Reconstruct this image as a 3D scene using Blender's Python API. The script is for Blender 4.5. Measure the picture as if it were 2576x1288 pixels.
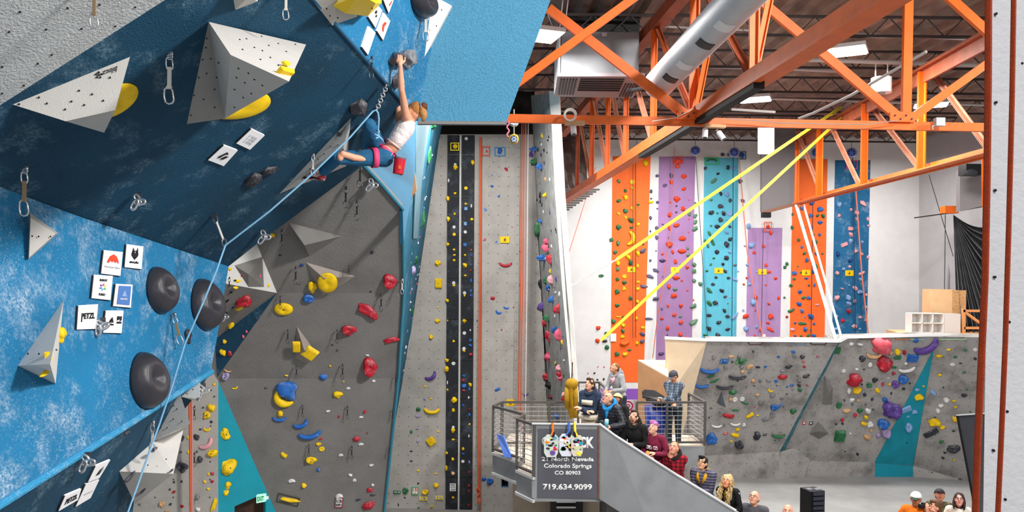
import bpy, bmesh, math, random
from mathutils import Vector, Matrix, noise
random.seed(7)
SC = bpy.context.scene
for o in list(bpy.data.objects): bpy.data.objects.remove(o)
COL = SC.collection
# ------------------------------------------------------------------ camera
FPX, CX, HZ, ROLL, HC = 2000.0, 1288.0, 700.0, math.radians(0.8), 6.0
cd = bpy.data.cameras.new('camera'); cam = bpy.data.objects.new('camera', cd); COL.objects.link(cam)
cd.sensor_width = 36; cd.lens = FPX/2576*36; cd.shift_y = (HZ-644)/2576.0; cd.clip_start = .05; cd.clip_end = 200
CAMR = Matrix.Rotation(math.pi/2, 4, 'X') @ Matrix.Rotation(ROLL, 4, 'Z')
cam.matrix_world = Matrix.Translation((0, 0, HC)) @ CAMR
SC.camera = cam
# ------------------------------------------------------------------ world, lights, exposure
SC.view_settings.view_transform = 'Standard'; SC.view_settings.look = 'None'
SC.view_settings.gamma = 1; SC.view_settings.use_curve_mapping = False
SC.view_settings.exposure = 0.35
w = bpy.data.worlds.new('world'); SC.world = w; w.use_nodes = True
w.node_tree.nodes['Background'].inputs[0].default_value = (.93, .96, 1, 1)
w.node_tree.nodes['Background'].inputs[1].default_value = 0.33
def lamp(name, loc, power, size=(1.2, .5), tgt=None, color=(1, .97, .93)):
    l = bpy.data.lights.new(name, 'AREA'); l.shape = 'RECTANGLE'; l.size, l.size_y = size
    l.energy = power; l.color = color
    o = bpy.data.objects.new(name, l); COL.objects.link(o); o.location = loc
    if tgt is not None:
        o.rotation_euler = (Vector(tgt)-Vector(loc)).to_track_quat('-Z', 'Y').to_euler()
    return o
for (x, y, z, p) in ((5.5, 2.5, 10.3, 420), (9.5, 8, 10.3, 420), (1.5, -2.5, 10.3, 350), (6.45, 15.4, 10.3, 380), (.5, 12.7, 9.95, 270),
                     (5.9, 19.6, 10.3, 380), (10.6, 20.2, 10.3, 320), (3.0, 22.0, 10.3, 240), (5.0, 24.4, 10.3, 250), (-1.6, 16.4, 9.9, 480), (11.5, 24.5, 10.3, 160)):
    lamp('high_bay_light', (x, y, z), p)
lamp('high_bay_spot', (5.2, 3.2, 10.6), 900, (.9, .6), (-2, 8.5, 6.0))   # the floodlight aimed at the prow from the right
# ------------------------------------------------------------------ picking points of the place
def ray(u, v):
    d = CAMR.to_3x3() @ Vector(((u-CX)/FPX, (HZ-v)/FPX, -1.0)); return d/d.y
O = Vector((0, 0, HC))
def P(u, v, Y): return O + ray(u, v)*Y
class Pl:
    def __init__(s, a, b, c):
        s.p = Vector(a); s.n = (Vector(b)-a).cross(Vector(c)-a).normalized()
        if s.n.dot(O-s.p) < 0: s.n = -s.n
    def hit(s, u, v, h=0.0):
        d = ray(u, v); t = (s.n.dot(s.p-O)+h)/s.n.dot(d); return O+d*t
    def axes(s):
        z = s.n; up = Vector((0, 0, 1)); up = (up-z*up.dot(z))
        if up.length < .2: up = Vector((0, 1, 0))-z*z.y
        up.normalize(); return up.cross(z), up, z
def plY(Y): return Pl(P(1000, 500, Y), P(1500, 500, Y), P(1500, 900, Y))
# ------------------------------------------------------------------ materials
MATS = {}
def rgb(c):
    if isinstance(c, str):
        c = c.lstrip('#'); c = [int(c[i:i+2], 16)/255 for i in (0, 2, 4)]
        c = [x/12.92 if x <= .04045 else ((x+.055)/1.055)**2.4 for x in c]
    return (c[0], c[1], c[2], 1)
def mat(name, col, rough=.6, metal=0, bump=0, bscale=60, var=0, vscale=3, holes=0, chalk=0, chcol='#dfeaf0', emit=0, second=None, stripes=None, dirt=0):
    if name in MATS: return MATS[name]
    m = bpy.data.materials.new(name); m.use_nodes = True; N = m.node_tree.nodes; L = m.node_tree.links
    b = N['Principled BSDF']; b.inputs['Base Color'].default_value = rgb(col)
    b.inputs['Roughness'].default_value = rough; b.inputs['Metallic'].default_value = metal
    b.inputs['Specular IOR Level'].default_value = .35
    tc = N.new('ShaderNodeTexCoord'); last = None
    def noise_(sc, det=3, vec='Object', rough_=.55):
        n = N.new('ShaderNodeTexNoise'); n.inputs['Scale'].default_value = sc; n.inputs['Detail'].default_value = det
        n.inputs['Roughness'].default_value = rough_
        L.new(tc.outputs[vec], n.inputs['Vector']); return n.outputs['Fac']
    def mix(fac, c2):
        nonlocal last
        x = N.new('ShaderNodeMix'); x.data_type = 'RGBA'; L.new(fac, x.inputs['Factor'])
        if last is None: x.inputs['A'].default_value = rgb(col)
        else: L.new(last, x.inputs['A'])
        x.inputs['B'].default_value = rgb(c2); last = x.outputs['Result']
    def ramp(src, a, bb):
        r = N.new('ShaderNodeMapRange'); L.new(src, r.inputs['Value']); r.inputs['From Min'].default_value = a; r.inputs['From Max'].default_value = bb
        return r.outputs['Result']
    def math_(op, a, bb=None, v=None):
        k = N.new('ShaderNodeMath'); k.operation = op; L.new(a, k.inputs[0])
        if bb is not None: L.new(bb, k.inputs[1])
        if v is not None: k.inputs[1].default_value = v
        return k.outputs[0]
    if stripes:   # (axis, period, fraction, colour) bands woven into the cloth
        for ax, per, fr, c2 in stripes:
            s = N.new('ShaderNodeSeparateXYZ'); L.new(tc.outputs['Object'], s.inputs[0])
            f = math_('FRACT', math_('DIVIDE', s.outputs['XYZ'.index(ax)], v=per))
            x = math_('MULTIPLY', math_('LESS_THAN', f, v=fr), v=.6); mix(x, c2)
    if second: mix(ramp(noise_(vscale, 2), .48, .54), second)
    if var:
        c0 = rgb(col); dk = [c*(1-var) for c in c0[:3]]
        x = ramp(noise_(vscale, 5), .35, .7); mix(x, dk) if not second and not stripes else None
    if dirt:
        mix(math_('MULTIPLY', ramp(noise_(1.6, 6, rough_=.7), .5, .8), v=dirt), '#3a3634')
    if chalk:
        a = ramp(noise_(2.6, 8, rough_=.68), .54-.05*chalk, .78); bb = ramp(noise_(42, 4, rough_=.8), .40, .70)
        mix(math_('MULTIPLY', math_('MULTIPLY', a, bb), v=1.0), chcol)
        g_ = ramp(noise_(1.1, 3), .35, .65); c = ramp(noise_(48, 4, rough_=.85), .56, .68); mix(math_('MULTIPLY', math_('MULTIPLY', c, g_), v=.55*chalk), chcol)
    if holes:
        sp = N.new('ShaderNodeSeparateXYZ'); L.new(tc.outputs['UV'], sp.inputs[0])
        fx = math_('SUBTRACT', math_('FRACT', math_('DIVIDE', sp.outputs[0], v=holes)), v=.5)
        fy = math_('SUBTRACT', math_('FRACT', math_('DIVIDE', sp.outputs[1], v=holes)), v=.5)
        d = math_('ADD', math_('MULTIPLY', fx, fx), math_('MULTIPLY', fy, fy))
        x = math_('LESS_THAN', d, v=(.010/holes)**2*1.6); mix(math_('MULTIPLY', x, v=.8), '#1d1c1c')
    if last is not None: L.new(last, b.inputs['Base Color'])
    if bump:
        n = noise_(bscale, 4); k = N.new('ShaderNodeBump'); k.inputs['Strength'].default_value = bump; k.inputs['Distance'].default_value = .02
        L.new(n, k.inputs['Height']); L.new(k.outputs[0], b.inputs['Normal'])
    if emit:
        b.inputs['Emission Color'].default_value = rgb(col); b.inputs['Emission Strength'].default_value = emit
    m.use_backface_culling = False
    MATS[name] = m; return m
# ------------------------------------------------------------------ object helpers
def tag(o, label=None, cat=None, group=None, kind=None):
    if label: o['label'] = label
    if cat: o['category'] = cat
    if group: o['group'] = group
    if kind: o['kind'] = kind
    return o
def empty(name, loc, label=None, cat=None, group=None, rot=None):
    o = bpy.data.objects.new(name, None); COL.objects.link(o); o.location = loc; o.empty_display_size = .1
    if rot is not None: o.rotation_euler = rot
    return tag(o, label, cat, group)
PAR = {}
def link(name, me, m, parent=None, smooth=False):
    """mesh coordinates are world coordinates unless the parent has a transform registered in PAR"""
    o = bpy.data.objects.new(name, me); COL.objects.link(o)
    if m is not None:
        ms = m if isinstance(m, (list, tuple)) else [m]
        for x in ms: me.materials.append(x)
    if smooth:
        for p in me.polygons: p.use_smooth = True
    if parent is not None: o.parent = parent
    return o
def wobj(name, bm, m, parent=None, smooth=False, base=None):
    """bm in world coordinates; origin moved to base (or the parent's frame)"""
    if parent is not None:
        M = Matrix.LocRotScale(parent.location, parent.rotation_euler, parent.scale)
        if parent.parent: 
            pp = parent.parent; M = Matrix.LocRotScale(pp.location, pp.rotation_euler, pp.scale) @ M
        bm.transform(M.inverted()); loc = None
    else:
        c = Vector((0, 0, 0))
        if len(bm.verts):
            if base is None:
                for v in bm.verts: c += v.co
                c /= len(bm.verts); c.z = min(v.co.z for v in bm.verts)
            else: c = Vector(base)
        bm.transform(Matrix.Translation(-c)); loc = c
    bmesh.ops.recalc_face_normals(bm, faces=bm.faces)
    me = bpy.data.meshes.new(name); bm.to_mesh(me); bm.free()
    o = link(name, me, m, parent, smooth)
    if loc is not None: o.location = loc
    return o
def box(bm, c, s, M=None):
    r = bmesh.ops.create_cube(bm, size=1)
    T = Matrix.Translation(Vector(c)) @ (M.to_4x4() if M is not None else Matrix.Identity(4)) @ Matrix.Diagonal((*s, 1))
    bmesh.ops.transform(bm, matrix=T, verts=r['verts']); return r['verts']
def bar(bm, a, b, w, h=None, up=(0, 0, 1)):
    a, b = Vector(a), Vector(b); h = h or w; d = b-a; L = d.length
    if L < 1e-5: return
    y = d/L; u = Vector(up)
    if abs(y.dot(u)) > .98: u = Vector((0, 1, 0))
    x = y.cross(u).normalized(); z = x.cross(y)
    M = Matrix((x, y, z)).transposed(); box(bm, (a+b)/2, (w, L, h), M)
def tube(bm, pts, r, n=8, closed=False, caps=True, radii=None, squash=None):
    pts = [Vector(p) for p in pts]; N_ = len(pts); rings = []; prev = None
    for i, p in enumerate(pts):
        if closed: t = pts[(i+1) % N_]-pts[i-1]
        else: t = pts[min(i+1, N_-1)]-pts[max(i-1, 0)]
        t.normalize()
        if prev is None:
            a = Vector((0, 0, 1)) if abs(t.z) < .9 else Vector((1, 0, 0)); x = t.cross(a).normalized()
        else: x = (prev-t*prev.dot(t)).normalized()
        prev = x; y = t.cross(x); rr = radii[i] if radii else r
        rings.append([bm.verts.new(p+(x*math.cos(2*math.pi*k/n)+y*math.sin(2*math.pi*k/n))*rr) for k in range(n)])
    m = N_ if closed else N_-1
    for i in range(m):
        A, B = rings[i], rings[(i+1) % N_]
        for k in range(n): bm.faces.new((A[k], A[(k+1) % n], B[(k+1) % n], B[k]))
    if caps and not closed:
        bm.faces.new(rings[0][::-1]); bm.faces.new(rings[-1])
def arcpts(c, r, a0, a1, n, x=(1, 0, 0), y=(0, 0, 1)):
    c, x, y = Vector(c), Vector(x), Vector(y)
    return [c+x*math.cos(a0+(a1-a0)*i/n)*r+y*math.sin(a0+(a1-a0)*i/n)*r for i in range(n+1)]
def cylv(bm, c, r, h, axis=(0, 0, 1), n=20, r2=None):
    M = Vector(axis).to_track_quat('Z', 'Y').to_matrix().to_4x4()
    r_ = bmesh.ops.create_cone(bm, cap_ends=True, segments=n, radius1=r, radius2=r if r2 is None else r2, depth=h)
    bmesh.ops.transform(bm, matrix=Matrix.Translation(Vector(c)) @ M, verts=r_['verts']); return r_['verts']
def ell(bm, c, s, M=None, seg=16):
    r = bmesh.ops.create_uvsphere(bm, u_segments=seg, v_segments=max(6, seg*2//3), radius=1)
    T = Matrix.Translation(Vector(c)) @ (M.to_4x4() if M is not None else Matrix.Identity(4)) @ Matrix.Diagonal((*s, 1))
    bmesh.ops.transform(bm, matrix=T, verts=r['verts']); return r['verts']
def slab(bm, pts, back, uvax=None):
    """polygon pts extruded by the vector back; front face gets UVs in metres"""
    pts = [Vector(p) for p in pts]; back = Vector(back)
    f = [bm.verts.new(p) for p in pts]; g = [bm.verts.new(p+back) for p in pts]; n = len(pts)
    F = [bm.faces.new(f), bm.faces.new(g[::-1])]
    for i in range(n): F.append(bm.faces.new((f[i], g[i], g[(i+1) % n], f[(i+1) % n])))
    if uvax:
        uv = bm.loops.layers.uv.verify()
        for fc in F:
            for l in fc.loops: l[uv].uv = (l.vert.co.dot(uvax[0]), l.vert.co.dot(uvax[1]))
    return F
FAC = {}
def facet(key, name, pl, pix, m, thick=.12, label=None, parent=None, tri=True):
    """a wall panel: pixel outline laid on the plane pl, given real thickness behind"""
    pts = [pl.hit(*p) if len(p) == 2 else P(*p) for p in pix]
    bm = bmesh.new(); ax = pl.axes(); slab(bm, pts, -pl.n*thick, (ax[0], ax[1]))
    if tri: bmesh.ops.triangulate(bm, faces=[f for f in bm.faces if len(f.verts) > 4])
    o = wobj(name, bm, m, parent)
    if parent is None: tag(o, label, None, None, 'structure')
    FAC[key] = pl; return o
def quadpts(pl, pix, h=0.0): return [pl.hit(u, v, h) for u, v in pix]
def text_bm(s, spacing=1.0, bold=.0):
    c = bpy.data.curves.new('t', 'FONT'); c.body = s; c.size = 1; c.offset = bold; c.resolution_u = 3; c.space_character = spacing
    c.align_x = 'LEFT'; o = bpy.data.objects.new('t', c); COL.objects.link(o)
    dg = bpy.context.evaluated_depsgraph_get(); me = bpy.data.meshes.new_from_object(o.evaluated_get(dg))
    bm = bmesh.new(); bm.from_mesh(me); bpy.data.objects.remove(o); bpy.data.curves.remove(c); bpy.data.meshes.remove(me)
    return bm
def warp(bm, q, h):
    """unit square -> quad q = [bottom-left, bottom-right, top-right, top-left], lifted by h"""
    a, b, c, d = q; n = (b-a).cross(d-a).normalized()
    if n.dot(O-a) < 0: n = -n
    for v in bm.verts:
        x, y, z = v.co; v.co = (a*(1-x)+b*x)*(1-y)+(d*(1-x)+c*x)*y+n*(h+z)
def art_text(parent, name, s, q, bx, m, h=.004, bold=0.0, thick=.002):
    bm = text_bm(s, bold=bold); xs = [v.co.x for v in bm.verts]; ys = [v.co.y for v in bm.verts]
    x0, x1, y0, y1 = min(xs), max(xs), min(ys), max(ys)
    for v in bm.verts:
        v.co = ((v.co.x-x0)/(x1-x0)*(bx[2]-bx[0])+bx[0], (v.co.y-y0)/(y1-y0)*(bx[3]-bx[1])+bx[1], 0)
    r = bmesh.ops.extrude_face_region(bm, geom=bm.faces[:])
    for e in r['geom']:
        if isinstance(e, bmesh.types.BMVert): e.co.z = thick
    warp(bm, q, h); return wobj(name, bm, m, parent)
def art_poly(parent, name, polys, q, m, h=.004, thick=.003):
    bm = bmesh.new()
    for p in polys: slab(bm, [(x, y, 0) for x, y in p], (0, 0, thick))
    warp(bm, q, h); return wobj(name, bm, m, parent)
def circ(x, y, r, n=14, ry=None): return [(x+r*math.cos(6.2832*i/n), y+(ry or r)*math.sin(6.2832*i/n)) for i in range(n)]
def framep(x0, y0, x1, y1, t, tx=None):
    tx = tx or t
    return [[(x0, y0), (x1, y0), (x1, y0+t), (x0, y0+t)], [(x0, y1-t), (x1, y1-t), (x1, y1), (x0, y1)],
            [(x0, y0+t), (x0+tx, y0+t), (x0+tx, y1-t), (x0, y1-t)], [(x1-tx, y0+t), (x1, y0+t), (x1, y1-t), (x1-tx, y1-t)]]
# ------------------------------------------------------------------ palette
WHITE = mat('white_paint', '#e9e8e8', .55); BLACK = mat('black', '#111113', .45); STEEL = mat('steel', '#b9bcc0', .3, .9)
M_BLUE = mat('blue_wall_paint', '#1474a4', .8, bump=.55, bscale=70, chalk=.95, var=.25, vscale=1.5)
M_BLUE_SHADE = mat('blue_wall_shade', '#073f5a', .8, bump=.55, bscale=70, chalk=.25, chcol='#8fb0c0', var=.3, vscale=1.5)  # darker copy of the wall blue, shade of the downward faces put into the colour
M_SKY = mat('light_blue_wall_paint', '#4789ab', .75, bump=1.0, bscale=48, var=.25, vscale=45)
M_GREYT = mat('light_grey_textured_wall', '#b4b8ba', .85, bump=1.0, bscale=55, var=.15, vscale=8, dirt=.25)
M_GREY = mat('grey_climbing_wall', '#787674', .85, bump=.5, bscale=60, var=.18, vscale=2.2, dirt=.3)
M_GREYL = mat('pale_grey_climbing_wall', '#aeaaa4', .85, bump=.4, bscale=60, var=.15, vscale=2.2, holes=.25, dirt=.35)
M_BLD = mat('grey_bouldering_wall', '#a3a09d', .85, bump=.5, bscale=60, var=.3, vscale=1.6, holes=.25, dirt=.7)
M_GREYW = mat('white_grey_wall', '#c9c9c6', .8, bump=.4, bscale=60, var=.1)
M_TEAL = mat('teal_wall_paint', '#0d8da2', .8, bump=.3, bscale=60, var=.15, dirt=.2)
M_BLKP = mat('black_wall_panel', '#1b1e24', .7, bump=.5, bscale=40, chalk=.5, chcol='#7b8796')
M_VOL = mat('grey_volume', '#b8b6b2', .8, bump=.25, bscale=90, var=.08)
M_VOLW = mat('white_volume', '#d2d0cc', .75, bump=.25, bscale=90, var=.07)
M_ORANGE = mat('orange_steel', '#e4661a', .5, var=.2, vscale=5, bump=.1)
M_PLY = mat('plywood', '#e6bd8f', .6, var=.12, vscale=4)
M_PLYD = mat('plywood_dark', '#cc9b70', .6, var=.15, vscale=4)
M_PALEPLY = mat('pale_plywood', '#ead3b4', .6, var=.1, vscale=3)
HC_ = {'green': '#1f6b3c', 'yellow': '#f2c80a', 'orange': '#e8431f', 'red': '#b3122a', 'blue': '#1b62b5', 'light blue': '#7fa6d6', 'purple': '#5b3a92',
       'charcoal': '#2b2c36', 'white': '#dedede', 'grey': '#77777a', 'pink': '#e0607c', 'slate': '#54506e', 'sage': '#5f8a6c', 'tan': '#cfa578',
       'navy': '#173a80', 'maroon': '#6b2430', 'lilac': '#a99ac4', 'salmon': '#f0606e', 'dark': '#1c1b1e', 'violet': '#4a3c66', 'bright orange': '#f0671a', 'rose': '#e6a6ae'}
HM = {k: mat('hold_'+k.replace(' ', '_'), v, .5, bump=.15, bscale=120, var=.25, vscale=4, chalk=.5 if k in ('red', 'blue', 'purple', 'charcoal', 'green', 'salmon', 'grey', 'maroon', 'slate', 'light blue') else 0) for k, v in HC_.items()}
# ------------------------------------------------------------------ the left lead wall
pB = Pl(P(0, 265, 5.5), P(1050, 300, 9.2), P(575, 670, 9.5))
hB = pB.hit
pC = Pl(hB(0, 470), hB(575, 670), P(530, 935, 8.9))
pD = Pl(pC.hit(0, 1270), pC.hit(530, 935), P(325, 1288, 8.6))
pA = Pl(hB(0, 265), hB(415, 0), P(0, -150, 4.4))
pE = Pl(hB(790, 0), hB(1050, 300), P(1110, 0, 9.0))
pF = Pl(pE.hit(1112, 0), P(1058, 305, 9.2), P(1275, 305, 9.6))
facet('A', 'wall_upper_left', pA, [(415, 0), (490, -60), (-90, -200), (-90, 325), (0, 265)], M_GREYT, label='rough pale grey panel across the top left corner')
facet('B', 'wall_left', pB, [(-90, 325), (0, 265), (415, 0), (520, -68), (735, -66), (790, 0), (862, 82), (1050, 300), (1003, 330), (915, 415), (646, 614), (575, 670), (200, 545), (0, 470), (-90, 440)], M_BLUE_SHADE, label='dark blue overhanging wall under the climber')
facet('C', 'wall_lower_left', pC, [(-90, 440), (0, 470), (200, 545), (575, 670), (546, 850), (530, 935), (0, 1270), (-90, 1327)], M_BLUE, label='bright blue wall with the sponsor signs')
facet('D', 'wall_bottom_left', pD, [(-90, 1327), (0, 1270), (530, 935), (500, 985), (440, 1060), (395, 1110), (345, 1180), (330, 1330), (-90, 1500)], M_BLUE_SHADE, label='dark blue underside below the ridge at bottom left')
facet('E', 'wall_prow', pE, [(735, -66), (790, 0), (862, 82), (1050, 300), (1112, 0), (1126, -66)], M_BLUE, label='blue face above the climber with white signs')
facet('F', 'wall_prow_right', pF, [(1126, -66), (1112, 0), (1048, 260), (1052, 304), (1275, 305), (1385, 0), (1408, -66)], M_SKY, .3, label='smooth light blue panel right of the climber')
# ridge trim where the two lower blue faces meet
bm = bmesh.new(); tube(bm, [pC.hit(-90, 1327, .0), pC.hit(0, 1270, 0), pC.hit(265, 1104, 0), pC.hit(532, 935, 0)], .035, 10)
tag(wobj('trim_1', bm, mat('ridge_blue', '#2b87b4', .85, bump=.6, bscale=50, chalk=1)), None, None, None, 'structure')
bm = bmesh.new(); tube(bm, [hB(770, -25), hB(862, 82), hB(1050, 300)], .018, 8)
tag(wobj('trim_2', bm, mat('seam_blue', '#24597a', .85)), None, None, None, 'structure')
# recessed grey wall under the overhang
h0, h1, h2, h3, h4 = (646, 614), (915, 415), (1013, 525), (1016, 737), (697, 737)
pH = Pl(P(915, 415, 9.6), P(1016, 737, 10.9), P(697, 737, 10.6))
pH2 = Pl(pH.hit(*h3), pH.hit(*h4), P(1000, 955, 11.6)); pH3 = Pl(pH2.hit(547, 952), pH2.hit(1002, 952), P(970, 1290, 12.1))
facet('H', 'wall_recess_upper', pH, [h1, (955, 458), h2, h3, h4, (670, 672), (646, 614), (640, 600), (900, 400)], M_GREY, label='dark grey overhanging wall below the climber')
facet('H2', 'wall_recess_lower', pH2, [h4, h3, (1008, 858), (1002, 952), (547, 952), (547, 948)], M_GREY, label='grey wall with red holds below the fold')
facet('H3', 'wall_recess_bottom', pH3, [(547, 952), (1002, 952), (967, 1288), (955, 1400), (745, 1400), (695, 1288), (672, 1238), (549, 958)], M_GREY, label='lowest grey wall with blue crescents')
pW1 = Pl(pH.hit(646, 614), pH.hit(697, 737), P(566, 713, 9.7))
pW2 = Pl(pW1.hit(697, 737), pW1.hit(566, 713), P(546, 850, 10.9))
pW3 = Pl(pW2.hit(697, 737), pW2.hit(546, 850), pH2.hit(547, 948))
facet('W1', 'wall_notch_upper', pW1, [(646, 614), (697, 737), (566, 713), (560, 660), (600, 640)], M_GREYW, .03, label='pale grey facet beside the overhang corner')
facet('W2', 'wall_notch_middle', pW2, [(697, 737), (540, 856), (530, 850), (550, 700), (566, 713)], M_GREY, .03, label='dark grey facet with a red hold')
facet('W3', 'wall_notch_lower', pW3, [(697, 737), (546, 948), (540, 852)], M_BLUE_SHADE, .03, label='narrow dark blue triangle facet')
pI = Pl(pH3.hit(549, 958), pH3.hit(549, 958)+Vector((0, 0, -1)), pH3.hit(549, 958)+Vector((-1, -.05, 0)))
facet('I', 'wall_lower_recess', pI, [(549, 950), (547, 840), (400, 840), (300, 1050), (250, 1450), (549, 1450)], M_GREYL, label='grey wall strip with small yellow holds')
pT = Pl(pH3.hit(549, 958), pI.hit(549, 1288), pH3.hit(672, 1238))
facet('T', 'wall_recess_teal', pT, [(549, 958), (672, 1238), (590, 1274), (590, 1450), (549, 1450)], M_TEAL, .06, label='teal triangle facet above the exit door')
facet('T2', 'wall_recess_teal_right', pT, [(671, 1236), (700, 1300), (745, 1450), (669, 1450), (668, 1238)], M_TEAL, .06)
bm = bmesh.new(); pd_ = Pl(pT.hit(600, 1300, -.35), pT.hit(660, 1300, -.35), pT.hit(660, 1400, -.35))
slab(bm, [pd_.hit(*q) for q in ((560, 1250), (700, 1215), (700, 1450), (560, 1450))], -pd_.n*.1)
tag(wobj('door_1', bm, mat('dark_doorway', '#3a2418', .7, var=.4, vscale=6)), None, None, None, 'structure')
bm = bmesh.new(); tube(bm, [pH.hit(*q_, .02) for q_ in (h1, (955, 458), h2, h3)]+[pH2.hit(1008, 858, .02), pH3.hit(1002, 954, .02), pH3.hit(967, 1288, .02)], .022, 6)
tag(wobj('trim_14', bm, mat('edge_teal', '#2d7288', .8)), None, None, None, 'structure')
bm = bmesh.new(); ra_, rb_ = pF.hit(1050, 304), pF.hit(1275, 305.5); slab(bm, [ra_, rb_, rb_-Vector((0, 0, .036)), ra_-Vector((0, 0, .036))], (0, .07, 0))
tag(wobj('trim_15', bm, mat('panel_rim', '#6a6a6a', .8)), None, None, None, 'structure')
# receding side wall and the tall wall facing the camera
YJ = 20.6; pJ = plY(YJ)
pG = Pl(pH.hit(*h1), pH.hit(1013, 525), P(1046, 300, 13.2))
facet('G', 'wall_side_near', pG, [(915, 415), (1003, 300), (1046, 290), (1045, 430), (1034, 500), (1015, 610), (1013, 525), (955, 458)], mat('side_blue', '#20688a', .8, bump=.3, bscale=60, var=.15), .05, label='blue side face beside the recessed grey wall')
KL = [(1046, 290, 13.2), (1044, 520, 13.2), (1018, 800, 13.2), (1000, 1000, 13.2), (985, 1200, 13.2), (962, 1400, 13.2)]
pK = Pl(P(1046, 290, 13.0), P(1108, 335, YJ-.05), P(1005, 1000, YJ-.05))
facet('K', 'wall_side_far', pK, [(1046, 286), (1118, 286), (1108, 335), (1061, 647), (1034, 837), (1029, 858), (1011, 968), (995, 1058), (969, 1288), (955, 1400), (950, 1400), (967, 1288), (1002, 952), (1008, 858), (1016, 737), (1014, 600)], mat('side_teal_blue', '#1a7494', .8, bump=.3, bscale=60, var=.2, chalk=.4), .05, label='receding blue wall covered in small holds')
bm = bmesh.new(); slab(bm, [pK.hit(u, v, .03) for u, v in ((1046, 316), (1080, 316), (1062, 450), (1052, 600), (1040, 600), (1046, 450))], -pK.n*.02)
tag(wobj('trim_3', bm, mat('pale_side_blue', '#6c93a4', .8, var=.2)), None, None, None, 'structure')
bm = bmesh.new(); slab(bm, [P(1041, 400, 12.9), P(1047, 470, 12.9), P(1048, 478, 12.9), P(1033, 498, 12.9)], (0, .05, 0))
tag(wobj('trim_4', bm, M_PLYD), None, None, None, 'structure')
facet('J', 'wall_centre', pJ, [(1108, 338), (1346, 338), (1346, 430), (1353, 600), (1362, 740), (1372, 900), (1385, 1100), (1395, 1400), (955, 1400), (969, 1288), (995, 1058), (1011, 968), (1034, 837), (1061, 647)], M_GREYL, .2, label='tall pale grey climbing wall facing the camera')
def strip(name, pl, pix, m, h, label, cat='painted stripe'):
    bm = bmesh.new(); ax = pl.axes(); slab(bm, [pl.hit(u, v, h) for u, v in pix], -pl.n*h, (ax[0], ax[1]))
    o = wobj(name, bm, m); tag(o, label, cat); return o
bl = empty('black_speed_panel', pJ.hit(1155, 1400), 'pair of tall black climbing panels split by a pale batten', 'climbing panel')
for (a, b) in (((1126, 340), (1156, 340)), ((1162, 340), (1194, 340))):
    da = (1120, 1400) if a[0] < 1130 else (1156, 1400); db = (1150.5, 1400) if a[0] < 1130 else (1187, 1400)
    bm = bmesh.new(); ax = pJ.axes()
    slab(bm, [pJ.hit(*q, .05) for q in (a, b, db, da)], -pJ.n*.05, (ax[0], ax[1])); wobj('panel', bm, M_BLKP, bl)
    for v in (388, 493, 596, 700, 803, 907, 1002, 1101, 1200):
        bm = bmesh.new(); k = (v-340)/1060; u0 = a[0]+(da[0]-a[0])*k; u1 = b[0]+(db[0]-b[0])*k
        slab(bm, [pJ.hit(*q, .055) for q in ((u0, v), (u1, v), (u1, v+1.6), (u0, v+1.6))], -pJ.n*.01); wobj('seam', bm, BLACK, bl)
bm = bmesh.new(); slab(bm, [pJ.hit(*q, .07) for q in ((1156.5, 340), (1160.5, 340), (1154.5, 1400), (1151, 1400))], -pJ.n*.07); wobj('batten', bm, M_GREYW, bl)
strip('grey_wall_panel', pJ, [(1206, 345), (1309, 345), (1300, 1400), (1196, 1400)], M_GREYL, .03, 'raised pale grey panel right of the black strips', 'climbing panel')
pL = Pl(P(1337, 310, YJ-.1), P(1395, 1200, YJ-.1), P(1418, 700, 17.6))
facet('L', 'wall_fin', pL, [(1336, 240), (1346, 430), (1353, 600), (1362, 740), (1372, 900), (1392, 1300), (1460, 1300), (1440, 1010), (1430, 900), (1412, 700), (1396, 480), (1386, 300), (1381, 235)], mat('fin_wall', '#9a9997', .85, bump=.4, bscale=50, var=.35, vscale=5, dirt=.5), .05, label='grey fin wall packed with colourful holds')
bm = bmesh.new(); pb_ = [pL.hit(1381, 228), pL.hit(1396, 480), pL.hit(1412, 700), pL.hit(1430, 900), pL.hit(1440, 1010), pL.hit(1462, 1310)]
pa_ = [P(1407, 232, 17.5), P(1421, 480, 17.5), P(1435, 700, 17.5), P(1448, 900, 17.5), P(1456, 1010, 17.5), P(1478, 1310, 17.5)]
for i in range(5): slab(bm, [pb_[i], pb_[i+1], pa_[i+1], pa_[i]], (.02, .12, 0))
tag(wobj('trim_5', bm, mat('fin_edge_board', '#efe9e2', .6, var=.06)), None, None, None, 'structure')
# dark void above the grey wall, black panel behind the air unit
bm = bmesh.new(); slab(bm, [P(1040, 230, YJ+.6), P(1345, 230, YJ+.6), P(1345, 345, YJ+.6), P(1040, 345, YJ+.6)], (0, .2, 0))
tag(wobj('wall_upper_centre', bm, mat('void_dark', '#15130f', .9)), None, None, None, 'structure')
# ------------------------------------------------------------------ far hall
YF = 27.5
pF0 = Pl(P(1410, 500, YF), P(2312, 500, YF), P(2312, 900, YF))
facet('far', 'wall_back', pF0, [(1330, 300), (2312, 300), (2312, 1100), (1330, 1100)], mat('far_wall_white', '#dededf', .8, bump=.2, bscale=40, var=.06), .2, label='white far wall behind the painted stripes')
pR = Pl(P(2312, 500, YF), P(2312, 900, YF), P(2600, 600, 23.0))
facet('right', 'wall_right', pR, [(2312, 300), (2640, 250), (2640, 1100), (2312, 1100)], mat('right_wall_grey', '#b9b9bc', .8, var=.08), .2)
def vpl(u, v, Y, du=1): return plY(Y)
cl = bmesh.new()  # corrugated deck
x0, x1, y0, y1, zc = -9.0, 17.0, 9.5, 28.5, 11.0; n = 260; A = []
sh = -.09
for i in range(n+1):
    t = i/n; q = i % 4; dz = 0 if q in (0, 1) else .05
    A.append((x0+(x1-x0)*t, zc+dz*1.8))
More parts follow.
